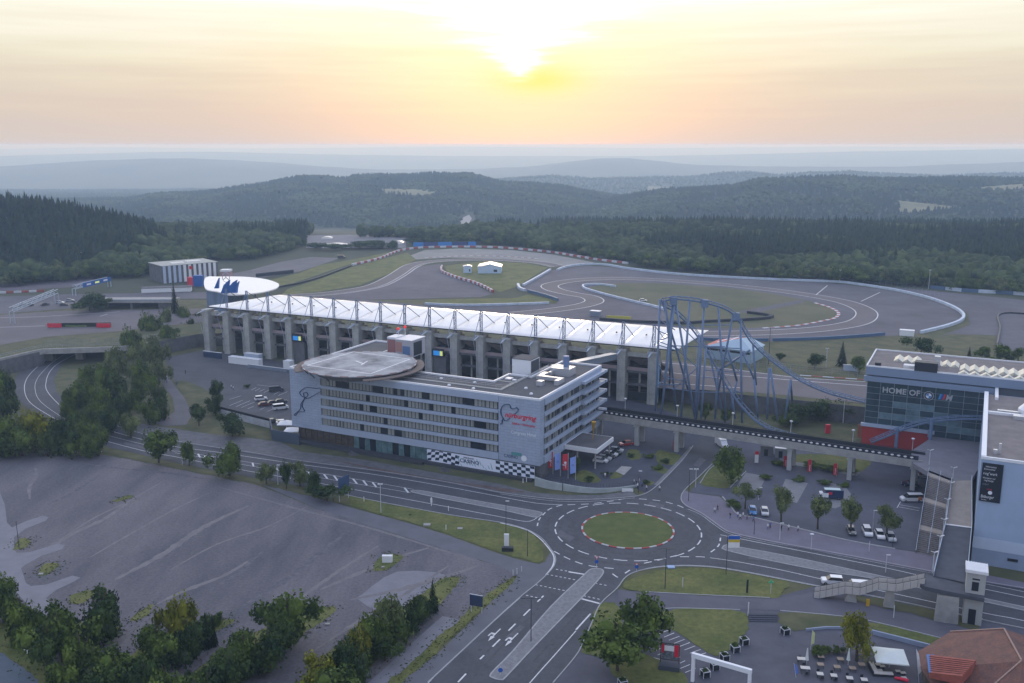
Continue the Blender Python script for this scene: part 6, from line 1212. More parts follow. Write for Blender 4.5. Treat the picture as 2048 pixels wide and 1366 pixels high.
def crown(kind, v):
    key = (kind, v)
    if key not in CM:
        V, Fc = crown_mesh(v + 10 * (kind == 'spruce'), kind == 'spruce', 2600 if kind != 'spruce' else 0)
        me = bpy.data.meshes.new('crown'); me.from_pydata(V, [], Fc); me.materials.append(leafmat(kind)); CM[key] = me
    return CM[key]
TRUNK = {}
def trunk(v):
    if v not in TRUNK:
        r = random.Random(v); mb = MB(); mb.tube([(0, 0, 0), (.02, .01, .3), (0, .02, .62), (.02, 0, .85)], [.05, .038, .028, .01], 7)
        for k in range(5):
            a = k * 1.3 + r.random(); z = .28 + .09 * k; mb.tube([(0, 0, z), (.12 * cos(a), .12 * sin(a), z + .1), (.24 * cos(a), .24 * sin(a), z + .22)], [.02, .014, .006], 5)
        me = bpy.data.meshes.new('trunk'); me.from_pydata([tuple(p) for p in mb.v], [], mb.f); me.materials.append(C_BARK); TRUNK[v] = me
    return TRUNK[v]
tseed = random.Random(11)
def tree(base, h, w, kind, label, group, low=0.12, name=None):
    """base point, height, crown width, kind of leaf"""
    nm = name or ('spruce_tree' if kind == 'spruce' else 'broadleaf_tree'); t = thing(nm, label, 'tree', tuple(base), tseed.random() * 6.28, group)
    ch = h * (1 - low); c = obj('crown', None, None, t, mesh=crown(kind, tseed.randrange(4)), loc=(0, 0, h * low + ch * (.44 if kind != 'spruce' else .48)))
    c.scale = (w / 2 * 1.05, w / 2 * 1.05, ch / 2 * 1.0 if kind != 'spruce' else ch / 2.1)
    k = obj('trunk', None, None, t, mesh=trunk(tseed.randrange(3))); k.scale = (h * .55, h * .55, h) if w > h * .35 else (h * .35, h * .35, h); return t
def ptree(cx, top, bot, w, kind, label, group, low=0.12, z=0.0):
    b = G(cx, bot, z); h = ZH(b.y, top) - z; sc = (F * SP + (bot - 683) * CP) / (CH - z); return tree(b, max(1.5, h), w / sc, kind, label, group, low)
# foreground trees in and round the gravel lot
FGT = [(8, 1145, 1245, 60, 'green'), (50, 1178, 1285, 78, 'green'), (122, 1203, 1325, 88, 'green'), (168, 1250, 1372, 78, 'green'), (95, 1235, 1340, 70, 'dark'), (207, 1163, 1282, 84, 'dark'), (238, 1292, 1395, 84, 'green'), (292, 1305, 1410, 74, 'dark'), (338, 1318, 1420, 84, 'green'), (392, 1340, 1440, 74, 'green'), (190, 1318, 1420, 80, 'dark'), (130, 1300, 1400, 80, 'green'),
       (316, 1235, 1330, 72, 'green'), (358, 1180, 1305, 64, 'yellow'), (390, 1238, 1318, 56, 'dark'), (414, 1222, 1296, 24, 'spruce'), (428, 1228, 1292, 20, 'spruce'), (345, 1270, 1340, 50, 'dark'),
       (577, 1176, 1295, 106, 'green'), (540, 1240, 1345, 84, 'dark'), (492, 1250, 1352, 86, 'green'), (455, 1292, 1400, 80, 'dark'), (420, 1330, 1430, 70, 'dark'),
       (640, 1300, 1400, 84, 'yellow'), (688, 1262, 1362, 72, 'dark'), (722, 1243, 1342, 52, 'yellow'), (752, 1205, 1312, 76, 'green'), (786, 1178, 1285, 62, 'pale'), (820, 1195, 1268, 54, 'dark'), (842, 1178, 1245, 44, 'dark'), (866, 1156, 1222, 28, 'spruce'), (665, 1325, 1425, 90, 'green'), (720, 1300, 1370, 60, 'dark'), (770, 1265, 1322, 50, 'dark')]
KINDW = {'green': 'mid green bushy tree', 'dark': 'dark green dense tree', 'yellow': 'yellow green tree', 'pale': 'pale feathery green tree', 'spruce': 'small dark conifer'}
ORD = ['first', 'second', 'third', 'fourth', 'fifth', 'sixth', 'seventh', 'eighth', 'ninth', 'tenth']
def where(cx, bot):
    if bot < 1330 and 180 < cx < 230: return 'alone at the near edge of the gravel lot'
    if cx < 300: return 'in the belt beside the left lane'
    if cx < 440: return 'in the first planted strip'
    if cx < 600: return 'in the middle planted strip'
    return 'in the long strip by the road'
FL = {}
for q in FGT: FL.setdefault((q[4], where(q[0], q[2])), []).append(q)
for (k, wh), qs in FL.items():
    qs.sort(key=lambda q: q[0])
    for i, (cx, top, bot, w, _) in enumerate(qs): ptree(cx, top, bot, w * (1.12 if k != 'spruce' else 1), k, f'{KINDW[k]} {wh}' + (f', {ORD[i]} such from the left' if len(qs) > 1 else ''), 'trees planted in and round the gravel lot', -.08 if k != 'spruce' else .02)
for cx, top, bot, w, k, l in ((318, 850, 926, 70, 'green', 'broad round tree between the gravel lot and the hatched road'), (460, 877, 953, 62, 'green', 'round full tree beside the road, right of the small thin tree'), (379, 876, 932, 30, 'green', 'small thin tree between the two round roadside trees'), (573, 918, 978, 22, 'dark', 'narrow dark tree between two pale young trees by the road'), (600, 914, 972, 42, 'pale', 'pale young tree just right of the narrow dark tree'), (533, 918, 968, 36, 'pale', 'pale young tree left of the narrow dark tree'), (628, 935, 992, 32, 'dark', 'dark tree left of the round bush by the blue sign'), (655, 962, 1003, 62, 'dark', 'low round dark bush beside the big blue road sign'),
                         (433, 752, 802, 24, 'dark', 'slim dark tree at the corner of the hotel car park'), (431, 782, 832, 32, 'dark', 'dark tree just below the slim one by the hotel car park'), (465, 818, 872, 58, 'dark', 'broad dark tree in front of the hotel car park wall'), (398, 800, 852, 36, 'dark', 'dark bush on the slope beside the park lane'), (495, 768, 776, 14, 'dark', 'tiny round shrub in the hotel car park'),
                         (1463, 884, 968, 62, 'green', 'large leafy tree on the lawn between street and visitor car park'), (1490, 960, 1018, 40, 'pale', 'young street tree nearest the roundabout in the visitor car park row'), (1562, 966, 1047, 40, 'pale', 'second young street tree from the roundabout, beside the silver car'), (1635, 985, 1058, 42, 'pale', 'young street tree in front of the navy and white van'), (1701, 990, 1068, 44, 'pale', 'young street tree over the white car left of a lamp post'), (1773, 1000, 1076, 42, 'pale', 'young street tree nearest the boulevard steps'),
                         (1290, 1180, 1300, 92, 'green', 'large tree beside the parking bays, behind its bigger neighbour'), (1235, 1228, 1342, 132, 'green', 'largest spreading tree beside the main road near the gateway'), (1713, 1213, 1322, 62, 'yellow', 'yellow green round tree beside the cafe terrace'),
                         (1150, 905, 950, 26, 'dark', 'dark shrub tree in front of the hotel entrance')):
    ptree(cx, top, bot, w, k, l, None, .2 if 'street tree' in l else .02)
UG = [((60, 1250), (200, 1340)), ((150, 1310), (300, 1400)), ((270, 1350), (440, 1240)), ((480, 1355), (560, 1300)), ((400, 1366), (500, 1352)), ((620, 1372), (700, 1340)), ((690, 1350), (860, 1212)), ((20, 1225), (120, 1300))]
for a, b in UG:
    n = int(sqrt((a[0] - b[0]) ** 2 + (a[1] - b[1]) ** 2) / 15)
    for i in range(n): cx, bot = a[0] + (b[0] - a[0]) * i / n + tseed.uniform(-6, 6), a[1] + (b[1] - a[1]) * i / n + tseed.uniform(-5, 5); ptree(cx, bot - tseed.uniform(20, 38), bot, tseed.uniform(30, 46), tseed.choice(('dark', 'green')), 'leafy shrub filling in under the trees of the gravel lot strips', 'shrubs under the trees of the gravel lot', -.1)
# wooded slope between underpass road and hotel car park, and the left edge
MID = [(187, 700, 795, 50), (150, 745, 835, 50), (172, 725, 825, 54), (216, 690, 800, 56), (240, 660, 765, 50), (266, 628, 720, 38), (290, 690, 785, 46), (310, 640, 735, 44), (302, 602, 685, 40), (330, 590, 668, 40), (370, 592, 655, 34), (281, 722, 822, 50), (250, 760, 852, 52), (215, 790, 872, 50), (182, 785, 862, 50), (262, 800, 876, 46), (322, 742, 838, 44), (300, 780, 850, 44), (340, 625, 700, 40), (200, 745, 845, 52), (282, 655, 742, 40), (232, 720, 815, 48), (160, 800, 858, 36), (395, 610, 655, 24), (358, 640, 690, 30), (318, 690, 770, 36), (140, 775, 842, 34), (380, 620, 672, 26)]
ORD = ['first', 'second', 'third', 'fourth', 'fifth', 'sixth', 'seventh', 'eighth', 'ninth', 'tenth', 'eleventh', 'twelfth', 'thirteenth', 'fourteenth', 'fifteenth']
def rowlabel(items, what):
    out = {}; its = sorted(items, key=lambda q: q[2]); m = max(1, -(-len(its) // 3))
    for r_, nm in enumerate(('uppermost', 'middle', 'lowest')):
        for i, q in enumerate(sorted(its[r_ * m:(r_ + 1) * m], key=lambda q: q[0])): out[q[:3]] = f'{what}, {ORD[i]} from the left in the {nm} row'
    return out
ML = rowlabel(MID, 'bushy tree above the underpass road')
for cx, top, bot, w in MID: ptree(cx, top + (bot - top) * .2, bot, w * .95, tseed.choice(('green', 'green', 'dark', 'pale')), ML[(cx, top, bot)], 'trees on the slope above the underpass road', -.1)
ptree(352, 560, 650, 26, 'spruce', 'single dark spruce standing above the trees beside the grandstand', None, .02)
LFT = [(20, 795, 905, 84), (70, 792, 905, 92), (118, 800, 908, 84), (165, 825, 908, 74), (197, 818, 912, 48), (12, 750, 850, 60), (45, 820, 912, 76), (95, 830, 912, 70), (140, 840, 912, 60), (-20, 800, 905, 80), (0, 700, 800, 50), (20, 725, 815, 46), (-30, 720, 830, 60), (180, 850, 916, 50), (10, 855, 915, 70)]
LL = rowlabel(LFT, 'dense leafy tree at the road bend')
for i, (cx, top, bot, w) in enumerate(LFT): ptree(cx, top + (bot - top) * .15, bot, w * .85, ('green', 'yellow' if i in (1,) else 'green', 'dark')[i % 3], LL[(cx, top, bot)], 'trees clumped at the bend of the main road', -.1)
for cx, bot in ((12, 742), (18, 790)): ptree(cx, bot - 22, bot, 22, 'dark', 'low bush beside the wall near the underpass', 'bushes near the underpass wall', .02)
for cx, top, bot, w, k, l in ((180, 584, 622, 66, 'dark', 'wide rounded bush clump between the two track gantries'), (205, 590, 622, 40, 'dark', 'small rounded bush right of the wide clump by the gantries'),
                              (1842, 670, 712, 50, 'dark', 'dark broadleaf tree just behind the glass hall roof'), (1683, 681, 732, 24, 'spruce', 'tall dark spruce left of the glass hall'), (1937, 692, 724, 15, 'spruce', 'small spruce behind the hall skylights'), (1963, 688, 722, 28, 'green', 'pale green tree right of the small spruce'), (1999, 683, 726, 36, 'green', 'taller green tree near the outer yard corner'), (2036, 690, 724, 30, 'green', 'green tree at the far right behind the hall'), (1718, 708, 746, 30, 'green', 'bushy green tree beside the tall spruce'), (1630, 702, 736, 32, 'dark', 'dark bush right of the red roofed hall'), (1560, 704, 722, 18, 'dark', 'small dark bush beside the red roofed hall'), (1985, 712, 730, 24, 'green', 'low bush in front of the outer yard'), (2020, 708, 728, 22, 'dark', 'low dark bush at the right edge behind the hall')):
    ptree(cx, top, bot, w, k, l, None, .06, TZ)
for cx, top, bot, w in ((1590, 806, 846, 60), (1640, 796, 842, 60), (1690, 798, 840, 50), (1570, 820, 852, 34), (1715, 800, 838, 34), (1410, 800, 840, 26), (1450, 812, 846, 24)): ptree(cx, top, bot, w, tseed.choice(('dark', 'green')), 'low spreading bush on the bank under the roller coaster drop', 'bushes below the roller coaster', .0)
for cx, bot, w, h in ((1620, 934, 40, 10), (1660, 940, 40, 10), (1700, 946, 30, 9), (1560, 930, 30, 9), (1300, 916, 20, 5), (1330, 926, 18, 5), (1234, 910, 16, 6), (1262, 915, 14, 5), (1318, 938, 22, 7), (1213, 952, 16, 6), (1292, 968, 14, 6), (1180, 962, 18, 6), (1530, 958, 24, 6), (1600, 962, 26, 6), (1650, 970, 26, 6), (1690, 974, 22, 8), (1465, 1012, 24, 14), (1476, 1020, 20, 14)):
    ptree(cx, bot - h, bot, w, 'dark' if w < 20 else 'green', 'low clipped shrub among the paths near the footbridge', 'low shrubs round forecourt and visitor car park', .0)
for cx, bot in ((1632, 1304), (1645, 1306), (1658, 1308), (1672, 1306), (1686, 1308), (1628, 1312), (1640, 1316)): ptree(cx, bot - 17, bot, 17, 'green', 'bushy planter shrub hedging the cafe terrace', 'shrubs hedging the cafe terrace', .0)
# spruces on the wooded hill, and the edge of the wood
for i in range(56):
    px = 2 + i * 5.9 + tseed.uniform(-3, 3); Y = tseed.uniform(712, 748); x = (px - 1024) / F * (Y * CP + 50 * SP); h = hgt(x, Y)
    if h < TZ + 4: continue
    tree((x, Y, h - .5), tseed.uniform(14, 21), tseed.uniform(9, 13), 'spruce', 'dark spruce on the crest of the wooded hill at the left', 'spruces on the crest of the wooded hill', .02)
for i in range(112):
    px = -20 + i * 19 + tseed.uniform(-6, 6); py = ip(WOOD_EDGE, px) + tseed.uniform(-2, 2.5)
    if 612 < px < 818 or py < 470: continue
    b = G(px, py, TZ); b.z = hgt(b.x, b.y) if b.y > 560 else TZ
    tree(b, tseed.uniform(7, 12.5), tseed.uniform(9, 14), tseed.choice(('green', 'green', 'pale', 'dark')), 'broadleaf tree at the near edge of the wood along the circuit', 'broadleaf trees along the edge of the wood', .0)
for cx, bot, w, h in ((640, 500, 50, 18), (670, 500, 40, 14), (720, 498, 60, 18), (755, 496, 50, 18), (785, 498, 30, 20), (830, 490, 40, 16), (860, 489, 40, 18), (900, 489, 40, 18), (940, 488, 40, 18)):
    ptree(cx, bot - h, bot, w, 'dark', 'dark rounded tree in the row below the camp field', 'row of trees below the camp field', .0, TZ)
# ------------------------------------------------------------------ vehicles
TYRE = mat('tyre', (0.015, 0.015, 0.017), 0.8); RIM = mat('rim', (0.35, 0.36, 0.38), 0.35, metal=0.7); CARG = mat('car_glass', (0.012, 0.016, 0.022), 0.08, spec=0.7); HL = mat('headlight', (0.7, 0.72, 0.75), 0.2); TL = mat('tail_light', (0.45, 0.02, 0.02), 0.3)
def paint(n, c): return mat('paint_' + n, c, 0.3, metal=0.1, spec=0.5, coat=0.5)
PAINT = {'white': (0.72, 0.73, 0.75), 'silver': (0.40, 0.43, 0.46), 'black': (0.018, 0.02, 0.026), 'darkgrey': (0.06, 0.065, 0.075), 'blue': (0.05, 0.22, 0.50), 'red': (0.36, 0.02, 0.02), 'navy': (0.02, 0.04, 0.10), 'darkred': (0.12, 0.03, 0.025), 'green': (0.04, 0.07, 0.05), 'orange': (0.6, 0.16, 0.03)}
PROF = {  # side profile: body outline, glass-house outline (x along the car, z up)
    'car': ([(-2.15, .28), (2.15, .28), (2.2, .55), (2.1, .82), (1.1, .95), (-1.55, .98), (-2.1, .9), (-2.2, .55)], [(-1.85, .97), (-1.35, 1.42), (.3, 1.46), (1.15, .94)], 1.78, 1.5),
    'suv': ([(-2.2, .35), (2.2, .35), (2.25, .7), (2.1, 1.0), (1.2, 1.08), (-2.0, 1.12), (-2.25, .8)], [(-2.05, 1.1), (-1.85, 1.68), (.4, 1.72), (1.2, 1.07)], 1.85, 1.6),
    'van': ([(-2.7, .35), (2.6, .35), (2.65, .9), (2.3, 1.15), (1.75, 1.25), (-2.7, 1.25)], [(-2.7, 1.24), (-2.68, 2.05), (.9, 2.05), (1.8, 1.24)], 1.9, 1.75),
    'panel': ([(-3.0, .35), (2.9, .35), (2.95, 1.0), (2.6, 1.3), (2.1, 1.4), (1.3, 2.45), (-3.0, 2.5)], [(1.15, 1.38), (1.2, 2.3), (1.42, 2.3), (2.05, 1.4)], 2.0, 1.98)}
VM = {}
def extr(mb, prof, hw, hw2=None, m=0):
    hw2 = hw2 or hw; n = len(prof); zs = [z for x, z in prof]; z0, z1 = min(zs), max(zs)
    wd = lambda z: hw + (hw2 - hw) * ((z - z0) / max(.01, z1 - z0))
    A = [(x, -wd(z), z) for x, z in prof]; B = [(x, wd(z), z) for x, z in prof]
    mb.add(A + B, [tuple(range(n)), tuple(reversed(range(n, 2 * n)))] + [(i, n + i, n + (i + 1) % n, (i + 1) % n) for i in range(n)], m)
def vehicle(kind, color, label, px, py, head, group=None, z=0.0, cat=None):
    """head: heading in degrees, 0 = towards the right of the picture"""
    body, glass, w, w2 = PROF[kind]; p = G(px, py, z)
    t = thing({'car': 'parked_car', 'suv': 'parked_car', 'van': 'minibus', 'panel': 'panel_van'}[kind], label, cat or {'car': 'car', 'suv': 'car', 'van': 'van', 'panel': 'van'}[kind], (p.x, p.y, z + .17 if False else z + 0.07), radians(head), group)
    if kind not in VM:
        b = MB(); extr(b, body, w / 2, w / 2); g = MB(); extr(g, glass, w / 2 - .06, w2 / 2 - .12)
        r = MB(); gx = [x for x, zz in glass]; top = max(zz for x, zz in glass); xs_ = [x for x, zz in glass if zz > top - .12]
        if kind == 'panel': xs_ = [-3.0, 1.28]; top = 2.5
        r.box(((min(xs_) + max(xs_)) / 2, 0, top + .02), (max(xs_) - min(xs_) + .1, (w2 if kind != 'panel' else w) - .18, .06))
        wh = MB(); wh.tube([(0, -.11, 0), (0, .11, 0)], .33, 12, 0); rm = MB(); rm.tube([(0, -.115, 0), (0, .115, 0)], .18, 8)
        hl_ = MB(); hl_.box((0, 0, 0), (.08, .34, .16)); VM[kind] = [x for x in (b, g, r, wh, rm, hl_)]; VM[kind + 'm'] = {}
    b, g, r, wh, rm, hl_ = VM[kind]; mm = VM[kind + 'm']
    def put(nm, mbx, m, key, **k):
        if key in mm: return obj(nm, None, None, t, mesh=mm[key], **k)
        o = obj(nm, mbx, m, t, **k); mm[key] = o.data; return o
    put('body', b, paint(color, PAINT[color]), 'b' + color); put('windows', g, CARG, 'g'); put('car_roof', r, paint(color, PAINT[color]), 'r' + color)
    L_ = max(x for x, zz in body); 
    for x in (-L_ * .62, L_ * .64):
        for y in (-w / 2 + .08, w / 2 - .08):
            o = put('wheel', wh, TYRE, 'w', loc=(x, y, .33)); c = obj('rim', None if 'rm' in mm else rm, RIM if 'rm' not in mm else None, o, mesh=mm.get('rm')); mm['rm'] = c.data
    for y in (-w * .34, w * .34):
        put('headlight', hl_, HL, 'h', loc=(L_ - .02, y, .68)); put('tail_light', hl_, TL, 't', loc=(-L_ + .02, y, .78))
    return t
GP = 'cars in the hotel car park'
vehicle('suv', 'white', 'white estate car in the hotel car park, behind the dark red car', 522, 801, 25, GP)
vehicle('car', 'darkred', 'dark red low car beside the white estate in the hotel car park', 529, 812, 25, GP)
vehicle('car', 'black', 'black car right of the dark red car in the hotel car park', 547, 809, 25, GP)
vehicle('car', 'darkgrey', 'dark grey car behind the white minibus, touching the hotel corner', 562, 806, 25, GP)
vehicle('van', 'white', 'white minibus in the hotel car park beside the hotel wall', 562, 819, 25, GP)
vehicle('van', 'darkgrey', 'dark minibus parked alone at the back of the hotel car park', 553, 783, 20, GP)
vehicle('car', 'darkgrey', 'dark car at the front wall of the hotel car park beside the broad tree', 496, 838, 10, GP)
vehicle('car', 'green', 'dark green car at the front wall, left of the white hatchback', 545, 846, 20, GP)
vehicle('car', 'white', 'white hatchback at the front wall of the hotel car park', 566, 848, 25, GP)
GF = 'cars parked nose to kerb on the hotel forecourt'
for (px, py, c, l) in ((1232, 904, 'silver', 'silver car at the upper end of the hotel forecourt row'), (1226, 908, 'darkgrey', 'dark grey car second from the top of the forecourt row'), (1221, 912, 'white', 'white car in the middle of the forecourt row'), (1215, 916, 'black', 'black car between the white car and lower silver car on the forecourt'), (1208, 920, 'silver', 'silver car near the lower end of the forecourt row'), (1201, 925, 'white', 'white car at the lower end of the forecourt row')):
    vehicle('car', c, l, px, py, -22, GF)
vehicle('car', 'red', 'red car with glowing tail lights behind the forecourt row', 1252, 891, -160); vehicle('car', 'black', 'black car standing under the entrance canopy edge', 1192, 903, 60)
vehicle('panel', 'navy', 'navy and white panel van with red panel in the visitor car park', 1661, 997, 172); vehicle('van', 'white', 'white minibus with dark windows beside the boulevard steps', 1822, 1003, 180)
GVP = 'cars in the visitor car park'
vehicle('car', 'blue', 'bright blue car between two young street trees', 1505, 1026, -100, GVP); vehicle('car', 'silver', 'silver car right of the bright blue car', 1529, 1028, -100, GVP)
vehicle('car', 'darkgrey', 'dark grey car under the street tree left of the white estate', 1702, 1066, -100, GVP); vehicle('suv', 'white', 'white estate car facing the promenade beside a lamp post', 1734, 1069, -100, GVP)
vehicle('car', 'white', 'white car just left of the last street tree', 1759, 1074, -100, GVP); vehicle('car', 'silver', 'silver car right of the last street tree', 1781, 1079, -100, GVP)
vehicle('car', 'navy', 'dark blue car in the shade beside the last bridge pier', 1820, 972, 160, GVP); vehicle('car', 'silver', 'silver car half hidden under the boulevard deck', 1846, 956, 160, GVP)
vehicle('panel', 'white', 'white truck coming down the street under the footbridge', 1443, 893, -80)
vehicle('suv', 'white', 'white car on the main road just left of the zigzag stair landing', 1664, 1168, 170); vehicle('van', 'white', 'white minibus on the main road behind the zigzag stair', 1712, 1181, 170)
vehicle('car', 'white', 'white rescue car parked on the infield lawn by the hairpin barrier', 1286, 603, -10, z=TZ); vehicle('panel', 'darkgrey', 'dark truck on the service road above the far lawn', 683, 517, 10, z=TZ)
for k, (px, py, c) in enumerate(((120, 607, 'white'), (140, 603, 'silver'), (128, 612, 'darkgrey'), (46, 610, 'silver'), (58, 612, 'black'), (90, 611, 'darkgrey'))): vehicle('car', c, 'small distant parked car in the paddock yard behind the steel gantry', px, py, 10 * k, 'distant cars in the paddock yard', z=TZ)
# livery on the two vans
for o in list(bpy.data.objects):
    if o.get('label', '').startswith('navy and white panel van'):
        mb = MB(); mb.box((1.9, -1.02, 1.1), (1.0, .03, .9)); obj('side_panel', mb, C_WHITE, o); mb = MB(); mb.box((1.6, 1.02, 1.15), (1.7, .03, 1.2)); obj('side_panel', mb, C_WHITE, o); mb = MB(); mb.box((.3, 1.03, 1.7), (.9, .04, .7)); obj('red_panel', mb, TXR, o); mb = MB(); mb.box((-.3, 0, 2.58), (4.0, 1.7, .03)); obj('roof_panel', mb, mat('van_roof_pale', (.5, .62, .6), .5), o); mb = MB(); mb.box((2.35, 0, 1.3), (.9, 1.9, .5)); obj('bonnet', mb, C_WHITE, o)
    if o.get('label', '').startswith('white minibus with dark windows'):
        mb = MB(); mb.box((-1.9, .97, 1.1), (1.0, .03, .9)); obj('logo_panel', mb, mat('orange_logo', (.5, .16, .05), .5), o)

# ------------------------------------------------------------------ people
def person_mesh(pose):
    stp = (0.0, .22, .34)[pose]; arm = (.05, .2, .28)[pose]
    J = {'p': (0, 0, .95), 'b': (0, 0, 1.2), 'c': (0, 0, 1.42), 'n': (0, 0, 1.52), 'h': (0.02, 0, 1.66), 'ht': (0.02, 0, 1.74)}
    E = [('p', 'b'), ('b', 'c'), ('c', 'n'), ('n', 'h'), ('h', 'ht')]; R = {'p': .15, 'b': .13, 'c': .15, 'n': .06, 'h': .1, 'ht': .08}
    for s, sg in (('l', 1), ('r', -1)):
        J['hip' + s] = (0, .09 * sg, .88); J['k' + s] = (stp * .5 * sg + .05, .1 * sg, .5); J['a' + s] = (stp * sg - .02, .1 * sg, .09); J['t' + s] = (stp * sg + .15, .1 * sg, .05)
        J['s' + s] = (0, .2 * sg, 1.4); J['e' + s] = (-arm * sg * .5, .25 * sg, 1.12); J['w' + s] = (-arm * sg + .08, .24 * sg, .87); J['f' + s] = (-arm * sg + .1, .24 * sg, .78)
        E += [('p', 'hip' + s), ('hip' + s, 'k' + s), ('k' + s, 'a' + s), ('a' + s, 't' + s), ('c', 's' + s), ('s' + s, 'e' + s), ('e' + s, 'w' + s), ('w' + s, 'f' + s)]
        R.update({'hip' + s: .11, 'k' + s: .075, 'a' + s: .05, 't' + s: .045, 's' + s: .07, 'e' + s: .05, 'w' + s: .04, 'f' + s: .035})
    ks = list(J); me = bpy.data.meshes.new('person'); me.from_pydata([J[k] for k in ks], [(ks.index(a), ks.index(b)) for a, b in E], [])
    o = bpy.data.objects.new('person', me); COL.objects.link(o); md = o.modifiers.new('Skin', 'SKIN')
    for i, k in enumerate(ks): me.skin_vertices[0].data[i].radius = (R[k], R[k]); me.skin_vertices[0].data[i].use_root = (k == 'p')
    sb_ = o.modifiers.new('Subsurf', 'SUBSURF'); sb_.levels = 1; sb_.render_levels = 1
    dg = bpy.context.evaluated_depsgraph_get(); out = bpy.data.meshes.new_from_object(o.evaluated_get(dg)); bpy.data.objects.remove(o); return out
PM = [person_mesh(k) for k in range(3)]
SKIN = mat('skin', (0.45, 0.27, 0.20), .6); HAIR = mat('hair', (0.04, 0.028, 0.02), .8); SHOE = mat('shoes', (0.03, 0.03, 0.035), .7)
CL = {'white': (0.7, 0.72, 0.75), 'black': (0.02, 0.022, 0.028), 'blue': (0.06, 0.12, 0.3), 'red': (0.4, 0.04, 0.05), 'grey': (0.2, 0.21, 0.23)}
PC = {}
def person(px, py, top, trou, pose, where_, z=0.0, rz=None, group=None):
    key = (pose, top, trou)
    if key not in PC:
        me = PM[pose].copy(); me.materials.clear()
        for m in (SHOE, mat('cloth_' + trou, CL[trou], .8), mat('cloth_' + top, CL[top], .8), SKIN, HAIR): me.materials.append(m)
        for p in me.polygons:
            c = p.center; k = 0 if c.z < .13 else 1 if c.z < .93 and abs(c.y) < .2 else 3 if (abs(c.y) > .2 and c.z < 1.12) or c.z > 1.5 else 2
            if c.z > 1.7 or (c.z > 1.58 and c.x < -.03): k = 4
            p.material_index = k; p.use_smooth = True
        PC[key] = me
    p = G(px, py, z); o = bpy.data.objects.new('person', PC[key]); COL.objects.link(o); o.location = (p.x, p.y, z + .06); o.rotation_euler = (0, 0, tseed.random() * 6.28 if rz is None else rz)
    tag(o, f'person in {top} top and {trou} trousers {where_}', 'person', group)
PP = 'pedestrians round the roundabout'
for a in ((1268, 970, 'white', 'black', 0, 'standing leftmost in the group at the forecourt corner'), (1273, 972, 'black', 'black', 0, 'in the middle of the forecourt corner group'), (1278, 968, 'white', 'grey', 0, 'at the back of the forecourt corner group'), (1275, 978, 'white', 'black', 0, 'nearest the road in the forecourt group'), (1284, 975, 'blue', 'black', 0, 'at the right of the forecourt corner group'), (1293, 982, 'white', 'black', 1, 'just right of the forecourt corner group'), (1319, 983, 'white', 'black', 2, 'crossing the mouth of the street alone'), (1210, 957, 'white', 'grey', 0, 'beside the hotel garden path slab'),
          (1429, 1027, 'white', 'black', 1, 'strolling nearest the roundabout on the promenade'), (1435, 1022, 'black', 'black', 1, 'beside the first promenade stroller'), (1460, 1038, 'black', 'blue', 1, 'left of the big group on the promenade'), (1475, 1036, 'white', 'blue', 0, 'leftmost of the big group on the promenade'), (1480, 1041, 'white', 'black', 2, 'foremost in the big promenade group'), (1486, 1037, 'white', 'grey', 1, 'in the middle of the big promenade group'), (1494, 1041, 'grey', 'black', 1, 'right of centre in the big promenade group'), (1503, 1038, 'black', 'grey', 2, 'right in the big promenade group'), (1507, 1045, 'blue', 'black', 1, 'trailing the big promenade group'),
          (1535, 1060, 'white', 'blue', 1, 'left one of the pair past the big group'), (1540, 1058, 'blue', 'black', 0, 'right one of the pair past the big group'), (1562, 1063, 'black', 'black', 1, 'beside the pole under the second young tree'), (1577, 1062, 'white', 'black', 2, 'walking alone right of the second young tree'), (1596, 1064, 'white', 'black', 1, 'walking last on the promenade')):
    person(*a, group=PP)
for a in ((354, 770, 'grey', 'blue', 0, 'left of the pair behind the hotel car park'), (371, 748, 'black', 'black', 1, 'by the wall behind the hotel car park'), (334, 766, 'blue', 'black', 1, 'walking near the park lane'), (463, 778, 'white', 'blue', 1, 'crossing the hotel car park with a companion'), (467, 781, 'white', 'grey', 0, 'walking beside a companion in the hotel car park')): person(*a, group='people behind the hotel')

# ------------------------------------------------------------------ lamps, posts, flags and signs
LPOST = mat('post_dark', (0.05, 0.055, 0.07), .5, metal=.3); LHEAD = mat('lamp_head', (0.55, 0.57, 0.6), .4)
def lamp(px, py, top, label, style='single', m=None, group='street lamps', z=0.0, r=.07):
    b = G(px, py, z); H_ = max(2, ZH(b.y, top) - z); m = m or LPOST; t = thing('street_lamp', label, 'street lamp', tuple(b), 0, group)
    mb = MB(); mb.tube([(0, 0, 0), (0, 0, H_)], [r * 1.3, r * .8], 6); obj('pole', mb, m, t)
    if style == 'double':
        mb = MB(); mb.bar((-1.5, 0, H_), (1.5, 0, H_ - .1), .08); obj('arm', mb, m, t)
        for s in (-1, 1): mb = MB(); mb.box((s * 1.5, 0, H_ - .02), (.8, .25, .12)); obj('lamp_head', mb, m, t)
    elif style == 'round': mb = MB(); mb.lathe([(.05, -.5), (.45, -.1), (.48, 0), (.3, .12), (.01, .16)], (0, 0, H_), 12); obj('lamp_head', mb, LHEAD, t)
    elif style == 'vee':
        for s in (-1, 1): mb = MB(); mb.bar((0, 0, H_ - .1), (s * .75, -.2, H_ + .25), .3, .12); obj('lamp_head', mb, LHEAD, t)
    elif style == 'flood':
        for s in (-.35, .35): mb = MB(); mb.box((s, -.1, H_), (.5, .3, .35)); obj('flood_head', mb, LHEAD, t)
    elif style == 'single': mb = MB(); mb.box((.35, 0, H_), (.9, .28, .12)); obj('lamp_head', mb, LHEAD, t)
    return t
